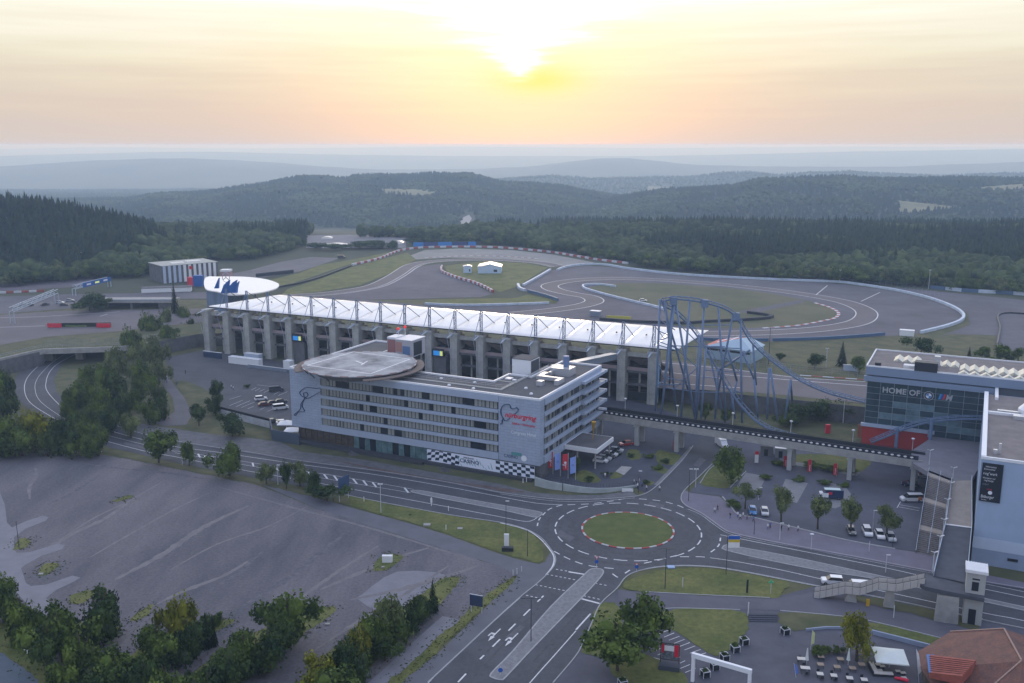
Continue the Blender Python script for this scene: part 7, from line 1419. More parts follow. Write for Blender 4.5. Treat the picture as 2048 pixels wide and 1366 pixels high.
lamp(1062, 1284, 1196, 'tall dark two-armed lamp on the median island of the near road', 'double'); lamp(1330, 1178, 1097, 'tall dark two-armed lamp on the lawn below the roundabout', 'double')
lamp(1377, 1003, 938, 'dark lamp post where the street meets the promenade', 'single'); lamp(1012, 1070, 1002, 'dark lamp post on the verge lawn near the casino', 'single'); lamp(1055, 1113, 1060, 'slim dark post at the rounded tip of the verge lawn', 'none')
lamp(762, 1026, 968, 'pale floodlight post on the verge beside the big blue sign', 'flood', LHEAD); lamp(1125, 982, 930, 'dark lamp post in front of the curved concrete wall', 'single'); lamp(1277, 985, 942, 'lamp post by the people at the forecourt corner', 'single')
lamp(203, 904, 856, 'pale lamp post at the end of the left tree clump', 'single', LHEAD); lamp(38, 1095, 1042, 'dark bare pole on the grass patch at the left edge', 'none'); lamp(1559, 1081, 1046, 'pale pole on the promenade under the second young tree', 'single', LHEAD); lamp(1738, 1104, 1082, 'short pale pole on the promenade right of the last cars', 'none', LHEAD); lamp(1745, 1062, 1021, 'slim lamp post beside the white estate car', 'single', LHEAD); lamp(1771, 1145, 1110, 'pale pole at the road edge behind the zigzag stair', 'single', LHEAD)
lamp(1508, 1070, 1042, 'dark post below the big promenade group', 'none'); lamp(1785, 1095, 1070, 'dark post right of the last parked car', 'none'); lamp(1517, 1000, 975, 'slim pole beside the bright blue car', 'single', LHEAD); lamp(1391, 975, 938, 'pole with two small round heads on the street corner', 'flood', LHEAD)
lamp(1622, 1100, 1068, 'white lamp with round head on the promenade paving', 'round', LHEAD); lamp(365, 930, 890, 'thin post beside the small thin roadside tree', 'single', LHEAD); lamp(556, 970, 930, 'pale post left of the narrow dark roadside tree', 'single', LHEAD)
for px, py in ((1250, 824), (1354, 838), (1465, 853), (1581, 869), (1705, 887), (1824, 904)):
    lamp(px, py, py - 27, f'round-headed lamp on the footbridge deck, {["nearest the hotel", "second from the hotel", "third from the hotel", "third from the boulevard", "second from the boulevard", "nearest the boulevard"][[1250, 1354, 1465, 1581, 1705, 1824].index(px)]}', 'round', LHEAD, 'lamps along the footbridge', 8.0)
for k, (px, py, tp, z) in enumerate(((1858, 930, 900, 8.5), (1905, 962, 935, 8.5), (1899, 1000, 965, 8), (1891, 1038, 998, 7.6), (1885, 1075, 1038, 7.3), (1877, 1108, 1072, 7), (1865, 1145, 1104, 6.6))):
    lamp(px, py, tp, f'white winged lamp beside the overpass, {["at the top of the wide steps", "topmost along the ramp", "second down the ramp", "third down the ramp", "fourth down the ramp", "second nearest the road", "nearest the road"][k]}', 'vee', LHEAD, 'winged lamps beside the overpass', z, .09)
for px, py, tp, l in ((1686, 846, 796, 'slim lamp on the green bank left of the glass hall'), (1625, 1 + 708, 690, 'floodlight mast'), (1537, 728, 655, 'tall dark mast with pale boxes right of the red roofed hall'), (1857, 578, 540, 'mast with green lamps at the far wood edge'), (1679, 565, 540, 'thin marshal post behind the far white barrier'), (165, 540, 505, 'mast with two white lamps in front of the dark hill'), (1652, 735, 697, 'slim pale pole between the red roofed hall and the spruce')):
    if l != 'floodlight mast': lamp(px, py, tp, l, 'flood', LHEAD if 'dark' not in l else LPOST, 'masts round the circuit', TZ if px != 1686 else 0, .12)
# flags
FR = mat('flag_red', (0.55, 0.03, 0.05), .7); FB = mat('flag_blue', (0.25, 0.36, 0.75), .7)
for k, (px, py, tp, m, l) in enumerate(((1106, 949, 903, FR, 'leftmost red flag by the hotel garden'), (1120.5, 953, 905, FB, 'light blue flag between the two red flags'), (1136, 957, 907, FR, 'red flag between the two light blue flags'), (1151, 960, 912, FB, 'rightmost light blue flag by the curved wall'))):
    b = G(px, py); H_ = ZH(b.y, tp); t = thing('flag', l, 'flag', tuple(b), 0, 'flags in front of the hotel'); mb = MB(); mb.tube([(0, 0, 0), (0, 0, H_ + .2)], .06, 6); obj('flagpole', mb, LHEAD, t)
    mb = MB(); n = 6; vs_ = []; 
    for i in range(n + 1):
        for j in (0, 1): u = i / n; vs_.append((-.08 - 1.45 * j, .12 * sin(u * 5 + j * 2), H_ - .1 - u * 4.6 - j * (.55 if m is FB else .25)))
    mb.add(vs_, [(2 * i, 2 * i + 1, 2 * i + 3, 2 * i + 2) for i in range(n)]); c = obj('cloth', mb, m, t); s_ = c.modifiers.new('Solidify', 'SOLIDIFY'); s_.thickness = .02
    mb = MB(); disc(mb, -.8, H_ - 2.6, .36, -.16, 0, 12); obj('flag_emblem', mb, TXW if m is FR else mat('flag_mark', (.18, .26, .6), .7), c)
    if m is FR: textobj('flag_lettering', 'nürburgring', .5, TXW, c, facemat((-.55, -.2, H_ - 4.3), (0, 0, 1), (-1, 0, 0)), sx=.8)
def signboard(label, px, py, top, w, m, nm='sign', cat='sign', face=None, bot=.35, z=0.0, group=None, post=2, rzd=0, pm=None):
    b = G(px, py, z); H_ = ZH(b.y, top) - z; t = thing(nm, label, cat, tuple(b), radians(rzd), group)
    for s in ([-1, 1] if post == 2 else [0]): mb = MB(); mb.tube([(s * w * .42, 0, 0), (s * w * .42, 0, H_)], .07, 6); obj('post', mb, pm or LHEAD, t)
    mb = MB(); mb.box((0, -.1, H_ * (1 + bot) / 2), (w, .1, H_ * (1 - bot))); o = obj('panel', mb, m, t); return t, o, H_
SB = mat('sign_dark_blue', (0.03, 0.05, 0.10), .5)
t, o, h = signboard('dark blue direction sign board on two posts beside the near road', 953, 1226, 1190, 2.7, SB, bot=.4, rzd=-20); mb = MB(); bx(mb, -1.35, 1.35, -.17, -.03, h, h + .12); obj('top_rail', mb, LHEAD, t)
signboard('large dark blue direction sign seen from behind at the road edge', 688, 1000, 953, 4.2, mat('sign_back', (.05, .09, .17), .5), bot=.35, rzd=60)
t, o, h = signboard('blue yellow and white direction sign hung on a tall post at the right arm', 1452, 1150, 1071, 2.4, C_WHITE, post=1, bot=.7, pm=LPOST)
o.location = (1.35, 0, 0); mb = MB(); bx(mb, .15, 2.55, -.19, -.16, h * .91, h); obj('blue_field', mb, mat('sign_blue', (.02, .10, .42), .5), t); mb = MB(); bx(mb, .15, 2.55, -.2, -.17, h * .84, h * .905); obj('yellow_field', mb, mat('sign_yellow', (.6, .42, .03), .5), t)
for px, py, tp, l in ((1193, 1136, 1112, 'blue arrow sign with triangle at the head of the median'), (1273, 1142, 1126, 'blue and red traffic sign at the lower roundabout exit'), (1001, 1349, 1332, 'blue arrow sign at the near tip of the median island')):
    b = G(px, py, .15); t = thing('traffic_sign', l, 'traffic sign', tuple(b), 0, 'traffic signs on islands'); H_ = ZH(b.y, tp) - .15; mb = MB(); mb.tube([(0, 0, 0), (0, 0, H_)], .05, 6); obj('post', mb, LHEAD, t)
    mb = MB(); mb.tube([(0, -.08, H_ * .55), (0, -.12, H_ * .55)], .42, 14); obj('blue_disc', mb, mat('sign_blue', (.02, .10, .42), .5), t)
    if px != 1001: mb = MB(); mb.add([(-.5, -.1, H_), (.5, -.1, H_), (0, -.1, H_ - .8)], [(0, 2, 1)]); mb.add([(-.3, -.11, H_ - .1), (.3, -.11, H_ - .1), (0, -.11, H_ - .6)], [(0, 2, 1)], 1); obj('give_way_triangle', mb, [C_RED, C_WHITE], t)
for px, py, l, c in ((863, 1012, 'white pointed sign post at the near edge of the hotel road', C_WHITE), (728, 1003, 'small pale post at the verge beside the blue sign', C_WHITE), (897, 1022, 'small white marker post on the verge', C_WHITE), (892, 1060, 'thin white marker post on the verge lawn', C_WHITE), (1043, 1144, 'rightmost short bollard at the path end', LHEAD), (1034, 1148, 'middle short bollard at the path end', LHEAD), (1026, 1151, 'leftmost short bollard at the path end', LHEAD), (1046, 966, 'white bollard under the right end of the casino banner', C_WHITE), (1053, 964, 'second white bollard under the banner end', C_WHITE), (1365, 1175, 'short pale post on the lawn below the roundabout', LHEAD), (1496, 1232, 'white banner pole at the top of the plaza steps', C_WHITE), (1787, 1236, 'pale pole on the foot path below the stair bridge', LHEAD), (1838, 1300, 'small round-headed post', None)):
    if c is None: continue
    b = G(px, py); hh = {863: 2.2, 1496: 2.9, 1787: 2.6, 1365: 2.2}.get(px, 1.3); mb = MB(); mb.tube([(0, 0, 0), (0, 0, hh)], .09, 6)
    if px == 863: mb.box((0, -.1, 1.5), (.5, .06, 1.1)); mb.add([(-.25, -.13, 2.05), (.25, -.13, 2.05), (0, -.13, 2.5)], [(0, 1, 2)])
    obj('marker_post', mb, c, label=l, cat='post', loc=tuple(b))
# curved concrete wall with railing in front of the forecourt
wl = thing('curved_wall', 'curved pale concrete retaining wall with dark railing below the hotel flags', 'wall')
P = gc([(1070, 971), (1095, 977), (1125, 981), (1160, 985), (1195, 986), (1230, 983), (1255, 978), (1275, 973)], 0, 6); mb = MB(); n = len(P)
L1_, R1_ = offset(P, .18), offset(P, -.18); hs = [2.5 - 2.0 * i / (n - 1) for i in range(n)]
mb.add([(p.x, p.y, 0) for p in R1_] + [(p.x, p.y, h) for p, h in zip(R1_, hs)] + [(p.x, p.y, h) for p, h in zip(L1_, hs)] + [(p.x, p.y, 0) for p in L1_], [(i, i + 1, n + i + 1, n + i) for i in range(n - 1)] + [(n + i, n + i + 1, 2 * n + i + 1, 2 * n + i) for i in range(n - 1)] + [(2 * n + i, 2 * n + i + 1, 3 * n + i + 1, 3 * n + i) for i in range(n - 1)]); obj('wall_body', mb, mat('wall_pale', (.36, .40, .40), .8, var=.12, scale=.3), wl)
mb = MB()
for i in range(n - 1):
    a, b = L1_[i], L1_[i + 1]; mb.bar((a.x, a.y, hs[i] + 1.1), (b.x, b.y, hs[i + 1] + 1.1), .06); mb.bar((a.x, a.y, hs[i] + .5), (b.x, b.y, hs[i + 1] + .5), .04); mb.bar((a.x, a.y, hs[i]), (a.x, a.y, hs[i] + 1.1), .05)
obj('railing', mb, C_DARK, wl)
b = G(1255, 984); mb = MB(); mb.box((0, 0, .5), (3, .15, .9)); obj('low_sign', mb, C_WHITE, label='low white sign board on the kerb below the curved wall', cat='sign', loc=tuple(b))
# hotel car park walls, terrace and parasols
cw = thing('car_park_wall', 'pale and dark retaining wall in front of the hotel car park', 'wall'); P = gp([(430, 828), (500, 846), (540, 856)]); mb = MB(); mb.wall(P, 0, 2.3, .4); obj('wall_body', mb, mat('pale_block', (.42, .44, .46), .8, var=.15, scale=.4), cw); mb = MB(); mb.wall(P, 2.32, 3.2, .15); obj('fence', mb, C_DARK, cw)
mb = MB(); mb.wall(gp([(541, 858), (545, 880), (600, 890)]), 0, 3.4, .4); obj('dark_wall', mb, mat('slate_wall', (.06, .08, .11), .7), cw)
def parasol(label, px, py, w, closed=False, square=True, m=None, h=2.6, rzd=0):
    b = G(px, py); t = thing('parasol', label, 'parasol', tuple(b), radians(rzd)); mb = MB(); mb.tube([(0, 0, 0), (0, 0, h)], .05, 6); obj('pole', mb, LHEAD, t); mb = MB(); mm = m or mat('parasol_cloth', (.62, .66, .62), .7, var=.03, scale=1)
    if closed: mb.lathe([(.06, .9), (.34, 1.0), (.22, 1.9), (.1, 3.1), (.02, 3.3)], (0, 0, 0), 8)
    else:
        q_ = [(-w / 2, -w / 2, h - .5), (w / 2, -w / 2, h - .5), (w / 2, w / 2, h - .5), (-w / 2, w / 2, h - .5), (0, 0, h + .35)]; mb.add(q_, [(0, 1, 4), (1, 2, 4), (2, 3, 4), (3, 0, 4)]); mb.add([(x, y, z - .2) if z < h else (x, y, z) for x, y, z in q_[:4]] + q_[:4], [(0, 1, 5, 4), (1, 2, 6, 5), (2, 3, 7, 6), (3, 0, 4, 7)])
    obj('canopy', mb, mm, t); return t
parasol('left white parasol beside the hotel car park wall', 573, 858, 5, m=C_WHITE); parasol('right white parasol against the hotel corner', 585, 872, 4.6, m=C_WHITE)
parasol('large open square parasol over the cafe lounge corner', 1778, 1336, 5.4, h=2.9, rzd=-12); parasol('closed parasol at the left of the cafe terrace', 1613, 1330, 1, True); parasol('closed parasol in the middle of the cafe terrace', 1696, 1330, 1, True)
# kiosks, pillars and banners under the footbridge
for px, py, w, m, l in ((1533, 913, 3.6, mat('kiosk_grey', (.2, .21, .23), .6), 'grey ticket kiosk under the footbridge'), (1562, 917, 3.6, mat('kiosk_mid', (.28, .30, .33), .6), 'kiosk with bright white roof beside the grey one')):
    b = G(px, py); t = thing('kiosk', l, 'kiosk', tuple(b), -.3); mb = MB(); bx(mb, -w / 2, w / 2, 0, 3, 0, 2.9); obj('wall', mb, m, t); mb = MB(); bx(mb, -w / 2 - .1, w / 2 + .1, -.1, 3.1, 2.92, 3.1); obj('roof', mb, C_WHITE if px > 1550 else C_CONCD, t); mb = MB(); bx(mb, -w * .2, w * .1, -.05, -.01, .2, 2.2); obj('door', mb, C_DARK, t)
b = G(1513, 926); t = thing('info_pillar', 'white information pillar with a red top under the footbridge', 'sign', tuple(b)); mb = MB(); bx(mb, -.5, .5, 0, .3, 0, 2.5); obj('pillar_body', mb, C_WHITE, t); mb = MB(); bx(mb, -.5, .5, 0, .3, 2.52, 3.5); obj('pillar_top', mb, TXR, t)
for px, py, tp, l, m in ((1569, 934, 912, 'red banner leaning on the third bridge pier', FR), (1617, 944, 919, 'red banner on the bank between two bridge piers', FR), (1668, 951, 927, 'red banner left of the fourth bridge pier', FR), (1349, 900, 882, 'red banner on the second bridge pier', FR), (1362, 892, 872, 'dark blue banner right of the second bridge pier', NAVY)):
    b = G(px, py) + Vector((0, -.6, 0)); H_ = ZH(b.y, tp); t = thing('banner', l, 'banner', tuple(b), 0, 'upright banners under the footbridge'); mb = MB(); bx(mb, -.5, .5, -.04, 0, .3, H_); obj('cloth', mb, m, t); mb = MB(); mb.tube([(.52, 0, 0), (.52, 0, H_)], .04, 5); obj('pole', mb, LHEAD, t); textobj('banner_lettering', 'nürburgring', .42, TXW, t, facemat((.15, -.06, .5), (0, 0, 1), (-1, 0, 0)), sx=.9)
b = G(1774, 903, 4); signboard('orange warning hoarding at the left foot of the glass hall', 1722, 878, 848, 2.6, mat('orange_board', (.55, .2, .12), .6), bot=.1)
b = G(1655, 866); mb = MB(); mb.box((0, 0, 1.4), (1.4, 1.0, 2.8)); obj('red_booth', mb, TXR, label='small red booth on the path behind the footbridge', cat='booth', loc=tuple(b))
# gateway, planters, billboard, cafe furniture on the plaza
b = G(1385, 1363); H_ = ZH(b.y, 1307); d_ = G(1497, 1397) - b; t = thing('white_gateway', 'white portal frame standing over the plaza entrance', 'gateway', tuple(b), atan2(d_.y, d_.x)); Lg = d_.length
for x in (0, Lg): mb = MB(); bx(mb, x - .25, x + .25, -.25, .25, 0, H_ - .7); obj('gate_post', mb, HWHITE, t)
mb = MB(); bx(mb, -.28, Lg + .28, -.28, .28, H_ - .7, H_ + .1); obj('crossbar', mb, HWHITE, t)
for k, (px, py) in enumerate(((1570, 1268), (1488, 1288), (1470, 1303), (1449, 1320), (1429, 1338), (1410, 1353), (1245, 1372))):
    l = ['planter alone beside the lower lawn corner, right of the steps', 'planter furthest up the row along the lawn edge', 'planter with bushy green plant, second from the top of the row', 'planter third from the top of the row along the lawn', 'planter behind the crossbar of the white gateway', 'planter just inside the left gateway post', 'planter at the bottom edge below the big tree'][k]
    b = G(px, py); t = thing('planter', 'dark box ' + l, 'planter', tuple(b), .3, 'dark box planters on the plaza'); mb = MB(); bx(mb, -.6, .6, -.6, .6, .12, 1.1); obj('box', mb, C_DARK, t); mb = MB()
    for sx in (-1, 1):
        for sy in (-1, 1): mb.box((sx * .65, sy * .65, .6), (.1, .1, 1.2))
        mb.box((sx * .65, 0, 1.16), (.1, 1.2, .1)); mb.box((0, sx * .65, 1.16), (1.2, .1, .1))
    obj('planter_frame', mb, LHEAD, t); c = obj('plant', None, None, t, mesh=crown('green' if k == 2 else 'dark', k % 4), loc=(0, 0, 1.25)); c.scale = (.6, .6, .7 if k == 2 else .35)
b = G(1339, 1335); t = thing('billboard', 'framed picture billboard on a dark base beside the parking bays', 'billboard', tuple(b), -.25)
mb = MB(); bx(mb, -1.8, 1.8, -1.4, 0.2, 0, .9); obj('base', mb, mat('billboard_base', (.05, .06, .08), .7), t)
mb = MB()
for x in (-1.6, 1.6): mb.bar((x, 0, .9), (x, 0, 4.6), .12)
for z in (1.5, 4.6): mb.bar((-1.6, 0, z), (1.6, 0, z), .12)
obj('frame', mb, C_DARK, t); mb = MB(); bx(mb, -1.5, 1.5, -.06, .06, 1.7, 4.5); o = obj('picture', mb, mat('picture_grey', (.22, .24, .27), .5, col2=(.05, .06, .08), scale=1.5), t)
mb = MB(); bx(mb, -1.0, .7, -.1, -.07, 3.2, 4.2); obj('white_field', mb, C_WHITE, o); mb = MB(); bx(mb, -1.48, -1.02, -.1, -.07, 2.8, 4.45); obj('red_field', mb, TXR, o); mb = MB(); bx(mb, .75, 1.48, -.1, -.07, 2.2, 4.45); obj('red_field', mb, TXR, o)
WOODT = mat('table_wood', (.30, .23, .17), .7, var=.1, scale=2); WOODP = mat('table_pale', (.55, .52, .47), .6)
ROW = ['upper left', 'second in the left column', 'upper middle', 'second in the middle column', 'upper right', 'lower right', 'white flat', 'half hidden behind the parasol', 'shaded by the round tree', 'pale high', 'lower pale high', 'white clothed', 'second white clothed', 'third white clothed', 'rightmost white clothed']
for k, (zx, zy) in enumerate(((490, 510), (485, 605), (725, 540), (685, 635), (980, 605), (870, 650), (590, 435), (755, 445), (960, 460), (260, 560), (300, 670), (480, 720), (645, 740), (835, 770), (1010, 790))):
    px, py = 1560 + zx / 6.02, 1230 + zy / 6.02 + 5; b = G(px, py); t = thing('cafe_table', f'{ROW[k]} table with dark chairs on the cafe terrace', 'table', tuple(b), -.15, 'tables on the cafe terrace'); hi = k in (9, 10); w = 1.6 if k in (6, 9, 10) else 1.1; h = 1.1 if hi else .75
    mb = MB(); bx(mb, -w / 2, w / 2, -.5, .5, h - .06, h); obj('tabletop', mb, WOODP if k in (6, 9, 10, 11, 12, 13, 14) else WOODT, t)
    for sx in (-1, 1):
        for sy in (-1, 1): mb = MB(); mb.bar((sx * w * .42, sy * .42, 0), (sx * w * .42, sy * .42, h - .07), .07); obj('leg', mb, C_DARK, t)
    if k > 8:
        for sy in (-1, 1):
            c = thing('cafe_chair', f'dark chair {"behind" if sy > 0 else "in front of"} the {ROW[k]} table', 'chair', (b.x, b.y + sy * .95, 0), 0, 'dark chairs on the cafe terrace'); mb = MB(); bx(mb, -.25, .25, -.25, .25, .4, .48); obj('seat', mb, C_DARK, c); mb = MB(); bx(mb, -.25, .25, sy * .22 - .03, sy * .22 + .03, .49, .95); obj('backrest', mb, C_DARK, c)
            for sx in (-1, 1):
                for s2 in (-1, 1): mb = MB(); mb.bar((sx * .22, s2 * .2, 0), (sx * .22, s2 * .2, .4), .04); obj('leg', mb, C_DARK, c)
def zz(x, y): return 1560 + x / 6.02, 1230 + y / 6.02
b = G(*zz(1150, 715)); t = thing('lounge_sofa', 'white cushioned corner sofa under the large square parasol', 'sofa', tuple(b), -.1); mb = MB(); bx(mb, -.5, .45, .2, 3.2, 0, .45); bx(mb, -.5, 2.9, -.8, .19, 0, .45); obj('base', mb, C_DARK, t, kind='stuff') ; mb = MB(); bx(mb, -.45, .4, -.7, 3.1, .46, .62); obj('cushion', mb, WOODP, t); mb = MB(); bx(mb, .45, 2.8, -.75, .1, .46, .62); obj('cushion', mb, WOODP, t); mb = MB(); bx(mb, -.65, -.51, -.8, 3.2, 0, .9); obj('backrest', mb, C_DARK, t)
for k, (x, y) in enumerate(((1180, 620), (1230, 640), (1200, 690), (1420, 700), (1480, 720), (1490, 780))):
    b = G(*zz(x, y)); t = thing('lounge_table', ['small left lounge table beside the corner sofa', 'small right lounge table beside the corner sofa', 'low table in front of the corner sofa', 'dark armchair-side table by the red roof', 'cluttered pale table right of the lounge', 'long pale table near the red cushion'][k], 'table', tuple(b), 0, 'low lounge tables'); mb = MB(); bx(mb, -.45, .45, -.35, .35, .4, .46); obj('tabletop', mb, WOODP, t); mb = MB(); bx(mb, -.3, .3, -.25, .25, 0, .39); obj('base', mb, C_DARK, t)
b = G(*zz(1455, 800)); mb = MB(); mb.tube([(-.9, .5, .4), (0, .1, .45), (1.1, -.4, .4)], [.2, .28, .3], 8); obj('red_parasol_cover', mb, TXR, label='folded red parasol lying beside the lounge tables', cat='parasol', loc=tuple(b))
def feather(label, px, py, tp, m, lean):
    b = G(px, py); H_ = ZH(b.y, tp); t = thing('feather_flag', label, 'flag', tuple(b)); mb = MB(); mb.tube([(0, 0, 0), (lean, 0, H_)], .04, 5); obj('pole', mb, LHEAD, t); mb = MB(); mb.add([(lean * .3 + .03, -.03, H_ * .25), (lean * .3 + .55, -.03, H_ * .35), (lean + .5, -.03, H_ * .85), (lean, -.03, H_)], [(0, 1, 2, 3)]); c = obj('cloth', mb, m, t); c.modifiers.new('Solidify', 'SOLIDIFY').thickness = .02
feather('small blue feather flag left of the cafe terrace', 1592, 1356, 1326, mat('feather_blue', (.12, .2, .55), .6), -.5); feather('white feather flag beside the red roofed cafe', 1838, 1366, 1298, C_WHITE, -1.0); feather('yellow edged flag pole behind the left closed parasol', 1621, 1300, 1260, mat('feather_lime', (.6, .65, .3), .6), .1)
mb = MB(); mb.wall(gp([(1742, 1268), (1790, 1280), (1880, 1303)]), 0, .9, .35); obj('low_wall', mb, mat('wall_blue_grey', (.30, .35, .45), .8, var=.08, scale=.4), label='low pale blue wall between foot path and cafe terrace', cat='wall')
mb = MB(); mb.wall(gp([(1612, 1262), (1650, 1258), (1700, 1258)]), 0, .5, .25); obj('low_wall', mb, mat('wall_blue_grey', (.30, .35, .45), .8), label='short low wall behind the cafe hedge', cat='wall')
stp = thing('plaza_steps', 'short flight of dark steps between foot path and plaza', 'steps', tuple(G(1526, 1238)))
for k in range(4):
    mb = MB(); p = [G(1497, 1232 + 3 * k) - Vector(stp.location), G(1555, 1233 + 3 * k) - Vector(stp.location), G(1555, 1236 + 3 * k) - Vector(stp.location), G(1497, 1235 + 3 * k) - Vector(stp.location)]; mb.sheet([(q_.x, q_.y, .55 - .12 * k) for q_ in p], .55 - .12 * k, thick=.5); obj('step', mb, mat('step_dark', (.05, .055, .075), .8), stp)
for px, py, l, c, w, h in ((775, 1124, 'white utility cabinet on the small island in the gravel lot', C_WHITE, 2.2, 1.5), (766, 1136, 'small pale stone below the white utility cabinet', C_CONC, .6, .3), (854, 1051, 'pale manhole slab on the verge lawn', C_CONC, 1.6, .3), (920, 1058, 'smaller pale manhole slab on the verge lawn', C_CONC, 1.2, .2), (1015, 1102, 'grey trailer on the verge lawn below the lamp', C_DARK, 2.6, .9), (1013, 1093, 'white framed board standing on the grey trailer', C_WHITE, 1.1, 3.0), (1735, 1213, 'yellow folding frame sign below the stair bridge', mat('sign_amber', (.55, .33, .02), .5), .6, 1.5), (1494, 1186, 'narrow black slab pillar on the lawn', C_DARK, .4, 2.9), (1342, 1135, 'flat pale blue panel lying at the lawn kerb', mat('panel_blue', (.3, .42, .6), .5), 1.5, .2), (655, 1250, 'pale stone on the grass strip of the middle trees', C_CONC, .8, .25), (53, 1307, 'small white sign on the bottom left grass strip', C_WHITE, .7, 1.0), (82, 1149, 'pale stone on the small left grass patch', C_CONC, .9, .2)):
    b = G(px, py); mb = MB(); mb.box((0, 0, h / 2), (w, w * .4 if h > .4 else w * .8, h)); mb.box((0, 0, h + .03), (w * 1.05, (w * .4 if h > .4 else w * .8) * 1.05, .06)); nm = 'utility_cabinet' if 'cabinet' in l else 'stone_slab' if h < .4 else 'trailer' if 'trailer' in l[:14] else 'notice_sign'; obj(nm, mb, c, label=l, cat=nm.split('_')[-1], loc=tuple(b))
b = G(1541, 1188); t = thing('pharmacy_sign', 'green sign on a slim post on the lawn beside the road', 'sign', tuple(b)); mb = MB(); mb.tube([(0, 0, 0), (0, 0, 2.3)], .05, 6); obj('post', mb, LHEAD, t); mb = MB(); bx(mb, -.5, .5, -.06, .06, 2.4, 2.75); bx(mb, -.17, .17, -.055, .055, 2.75, 3.1); obj('panel', mb, mat('sign_green', (.06, .42, .2), .5), t)
# restaurant with the red tiled roof at the lower right
ho = thing('cafe_house', 'cafe house with broad red tiled hipped roof at the lower right corner', 'house')
TILE = mat('roof_tiles', (0.20, 0.095, 0.07), .85, col2=(0.13, 0.075, 0.06), scale=.6, detail=8, bump=.4, fine=(3.0, .25)); TILE2 = mat('dormer_tiles', (0.30, 0.085, 0.06), .8, var=.2, scale=.8); RT = mat('ridge_tiles', (0.36, 0.24, 0.19), .8)
A, B, C, D = G(1900, 1264, 5.2), G(2008, 1258, 8.6), G(2043, 1322, 8.6), G(1965, 1390, 3.4); E_, F_ = G(1836, 1303, 3.4), G(1842, 1338, 3.2); Hh = G(1900, 1420, 3.0); I_ = G(2110, 1290, 3.6); J_ = G(2140, 1400, 3.4); K_ = G(2030, 1450, 3.0)
mb = MB(); pts = [A, B, C, D, E_, F_, Hh, I_, J_, K_]
mb.add(pts, [(4, 1, 0), (4, 2, 1), (4, 5, 2), (5, 3, 2), (5, 6, 3), (1, 2, 8, 7), (2, 3, 9), (2, 9, 8), (3, 6, 9)]); o = obj('roof', mb, TILE, ho); o.modifiers.new('Solidify', 'SOLIDIFY').thickness = .25
for a, b in ((A, B), (B, C), (C, D)): 
    P = resample([a + Vector((0, 0, .12)), b + Vector((0, 0, .12))], .75)
    for p, q_ in zip(P, P[1:]): mb = MB(); mb.bar(p, p.lerp(q_, .93), .26, .14); obj('ridge_tile', mb, RT, ho)
mb = MB(); w_ = [E_, F_, Hh, K_, J_, I_, G(2008, 1262, 3.2)]; mb.sheet([(p.x, p.y, 3.0) for p in (E_ + Vector((.8, -.2, 0)), F_ + Vector((.8, 0, 0)), Hh + Vector((.3, .6, 0)), K_, J_, I_, A + Vector((0, -1.5, 0)))], 3.0, thick=3.0); obj('wall', mb, mat('timber_wall', (.10, .075, .05), .8, var=.2, scale=.5), ho)
d0, d1, d2, d3 = G(1857, 1309, 5.1), G(1952, 1320, 7.0), G(1924, 1352, 6.6), G(1860, 1345, 5.2)
dm = MB(); dm.add([d0, d1, d2, d3], [(3, 2, 1, 0)]); dm.add([d0 - Vector((0, 0, 1)), d1 - Vector((0, 0, 2)), d2 - Vector((0, 0, 1.6)), d3 - Vector((0, 0, 1))] + [d0, d1, d2, d3], [(0, 1, 5, 4), (1, 2, 6, 5), (2, 3, 7, 6), (3, 0, 4, 7)]); o = obj('dormer_roof', dm, TILE2, ho)
for k in range(1, 9): f = k / 9; a, b = d0.lerp(d3, f), d1.lerp(d2, f); mb = MB(); mb.bar(a + Vector((0, 0, .04)), b + Vector((0, 0, .04)), .09, .08); obj('tile_course', mb, mat('tile_dark', (.14, .05, .04), .8), o)
mb = MB(); mb.add([d0 + Vector((-.35, 0, .03)), d0 + Vector((.9, -.15, .08)), d3 + Vector((.9, .1, .08)), d3 + Vector((-.2, 0, .03))], [(3, 2, 1, 0)]); oo = obj('blue_roof_panel', mb, mat('panel_deep_blue', (.04, .14, .36), .5), ho); oo.modifiers.new('Solidify', 'SOLIDIFY').thickness = .1
# boards, tents and huts far off on the circuit
for k, (x0, x1, m, tx) in enumerate(((826, 846, 'a', ''), (847, 873, 'b', ''), (875, 904, 'a', ''), (906, 934, 'b', ''), (936, 952, 'a', ''))):
    a, b = G(x0, 494 - k * .3, TZ), G(x1, 494 - k * .3, TZ); mb = MB(); mb.bar(a + Vector((0, 3, 1.9)), b + Vector((0, 3, 1.9)), .3, 3.6); obj('advert_board', mb, mat('board_sky_blue', (.03, .22, .6), .5) if m == 'a' else mat('board_navy', (.03, .06, .2), .5), label=['leftmost bright blue', 'left navy', 'middle bright blue', 'right navy', 'rightmost bright blue'][k] + ' advertising board above the top bend', cat='board', group='advertising boards above the top bend')
a, b = G(1213, 638, TZ), G(1262, 640, TZ); mb = MB(); mb.bar(a + Vector((0, 0, 1)), b + Vector((0, 0, 1)), .3, 1.6); obj('advert_board', mb, mat('board_yellow', (.55, .50, .08), .5), label='yellow advertising board beside the chicane', cat='board')
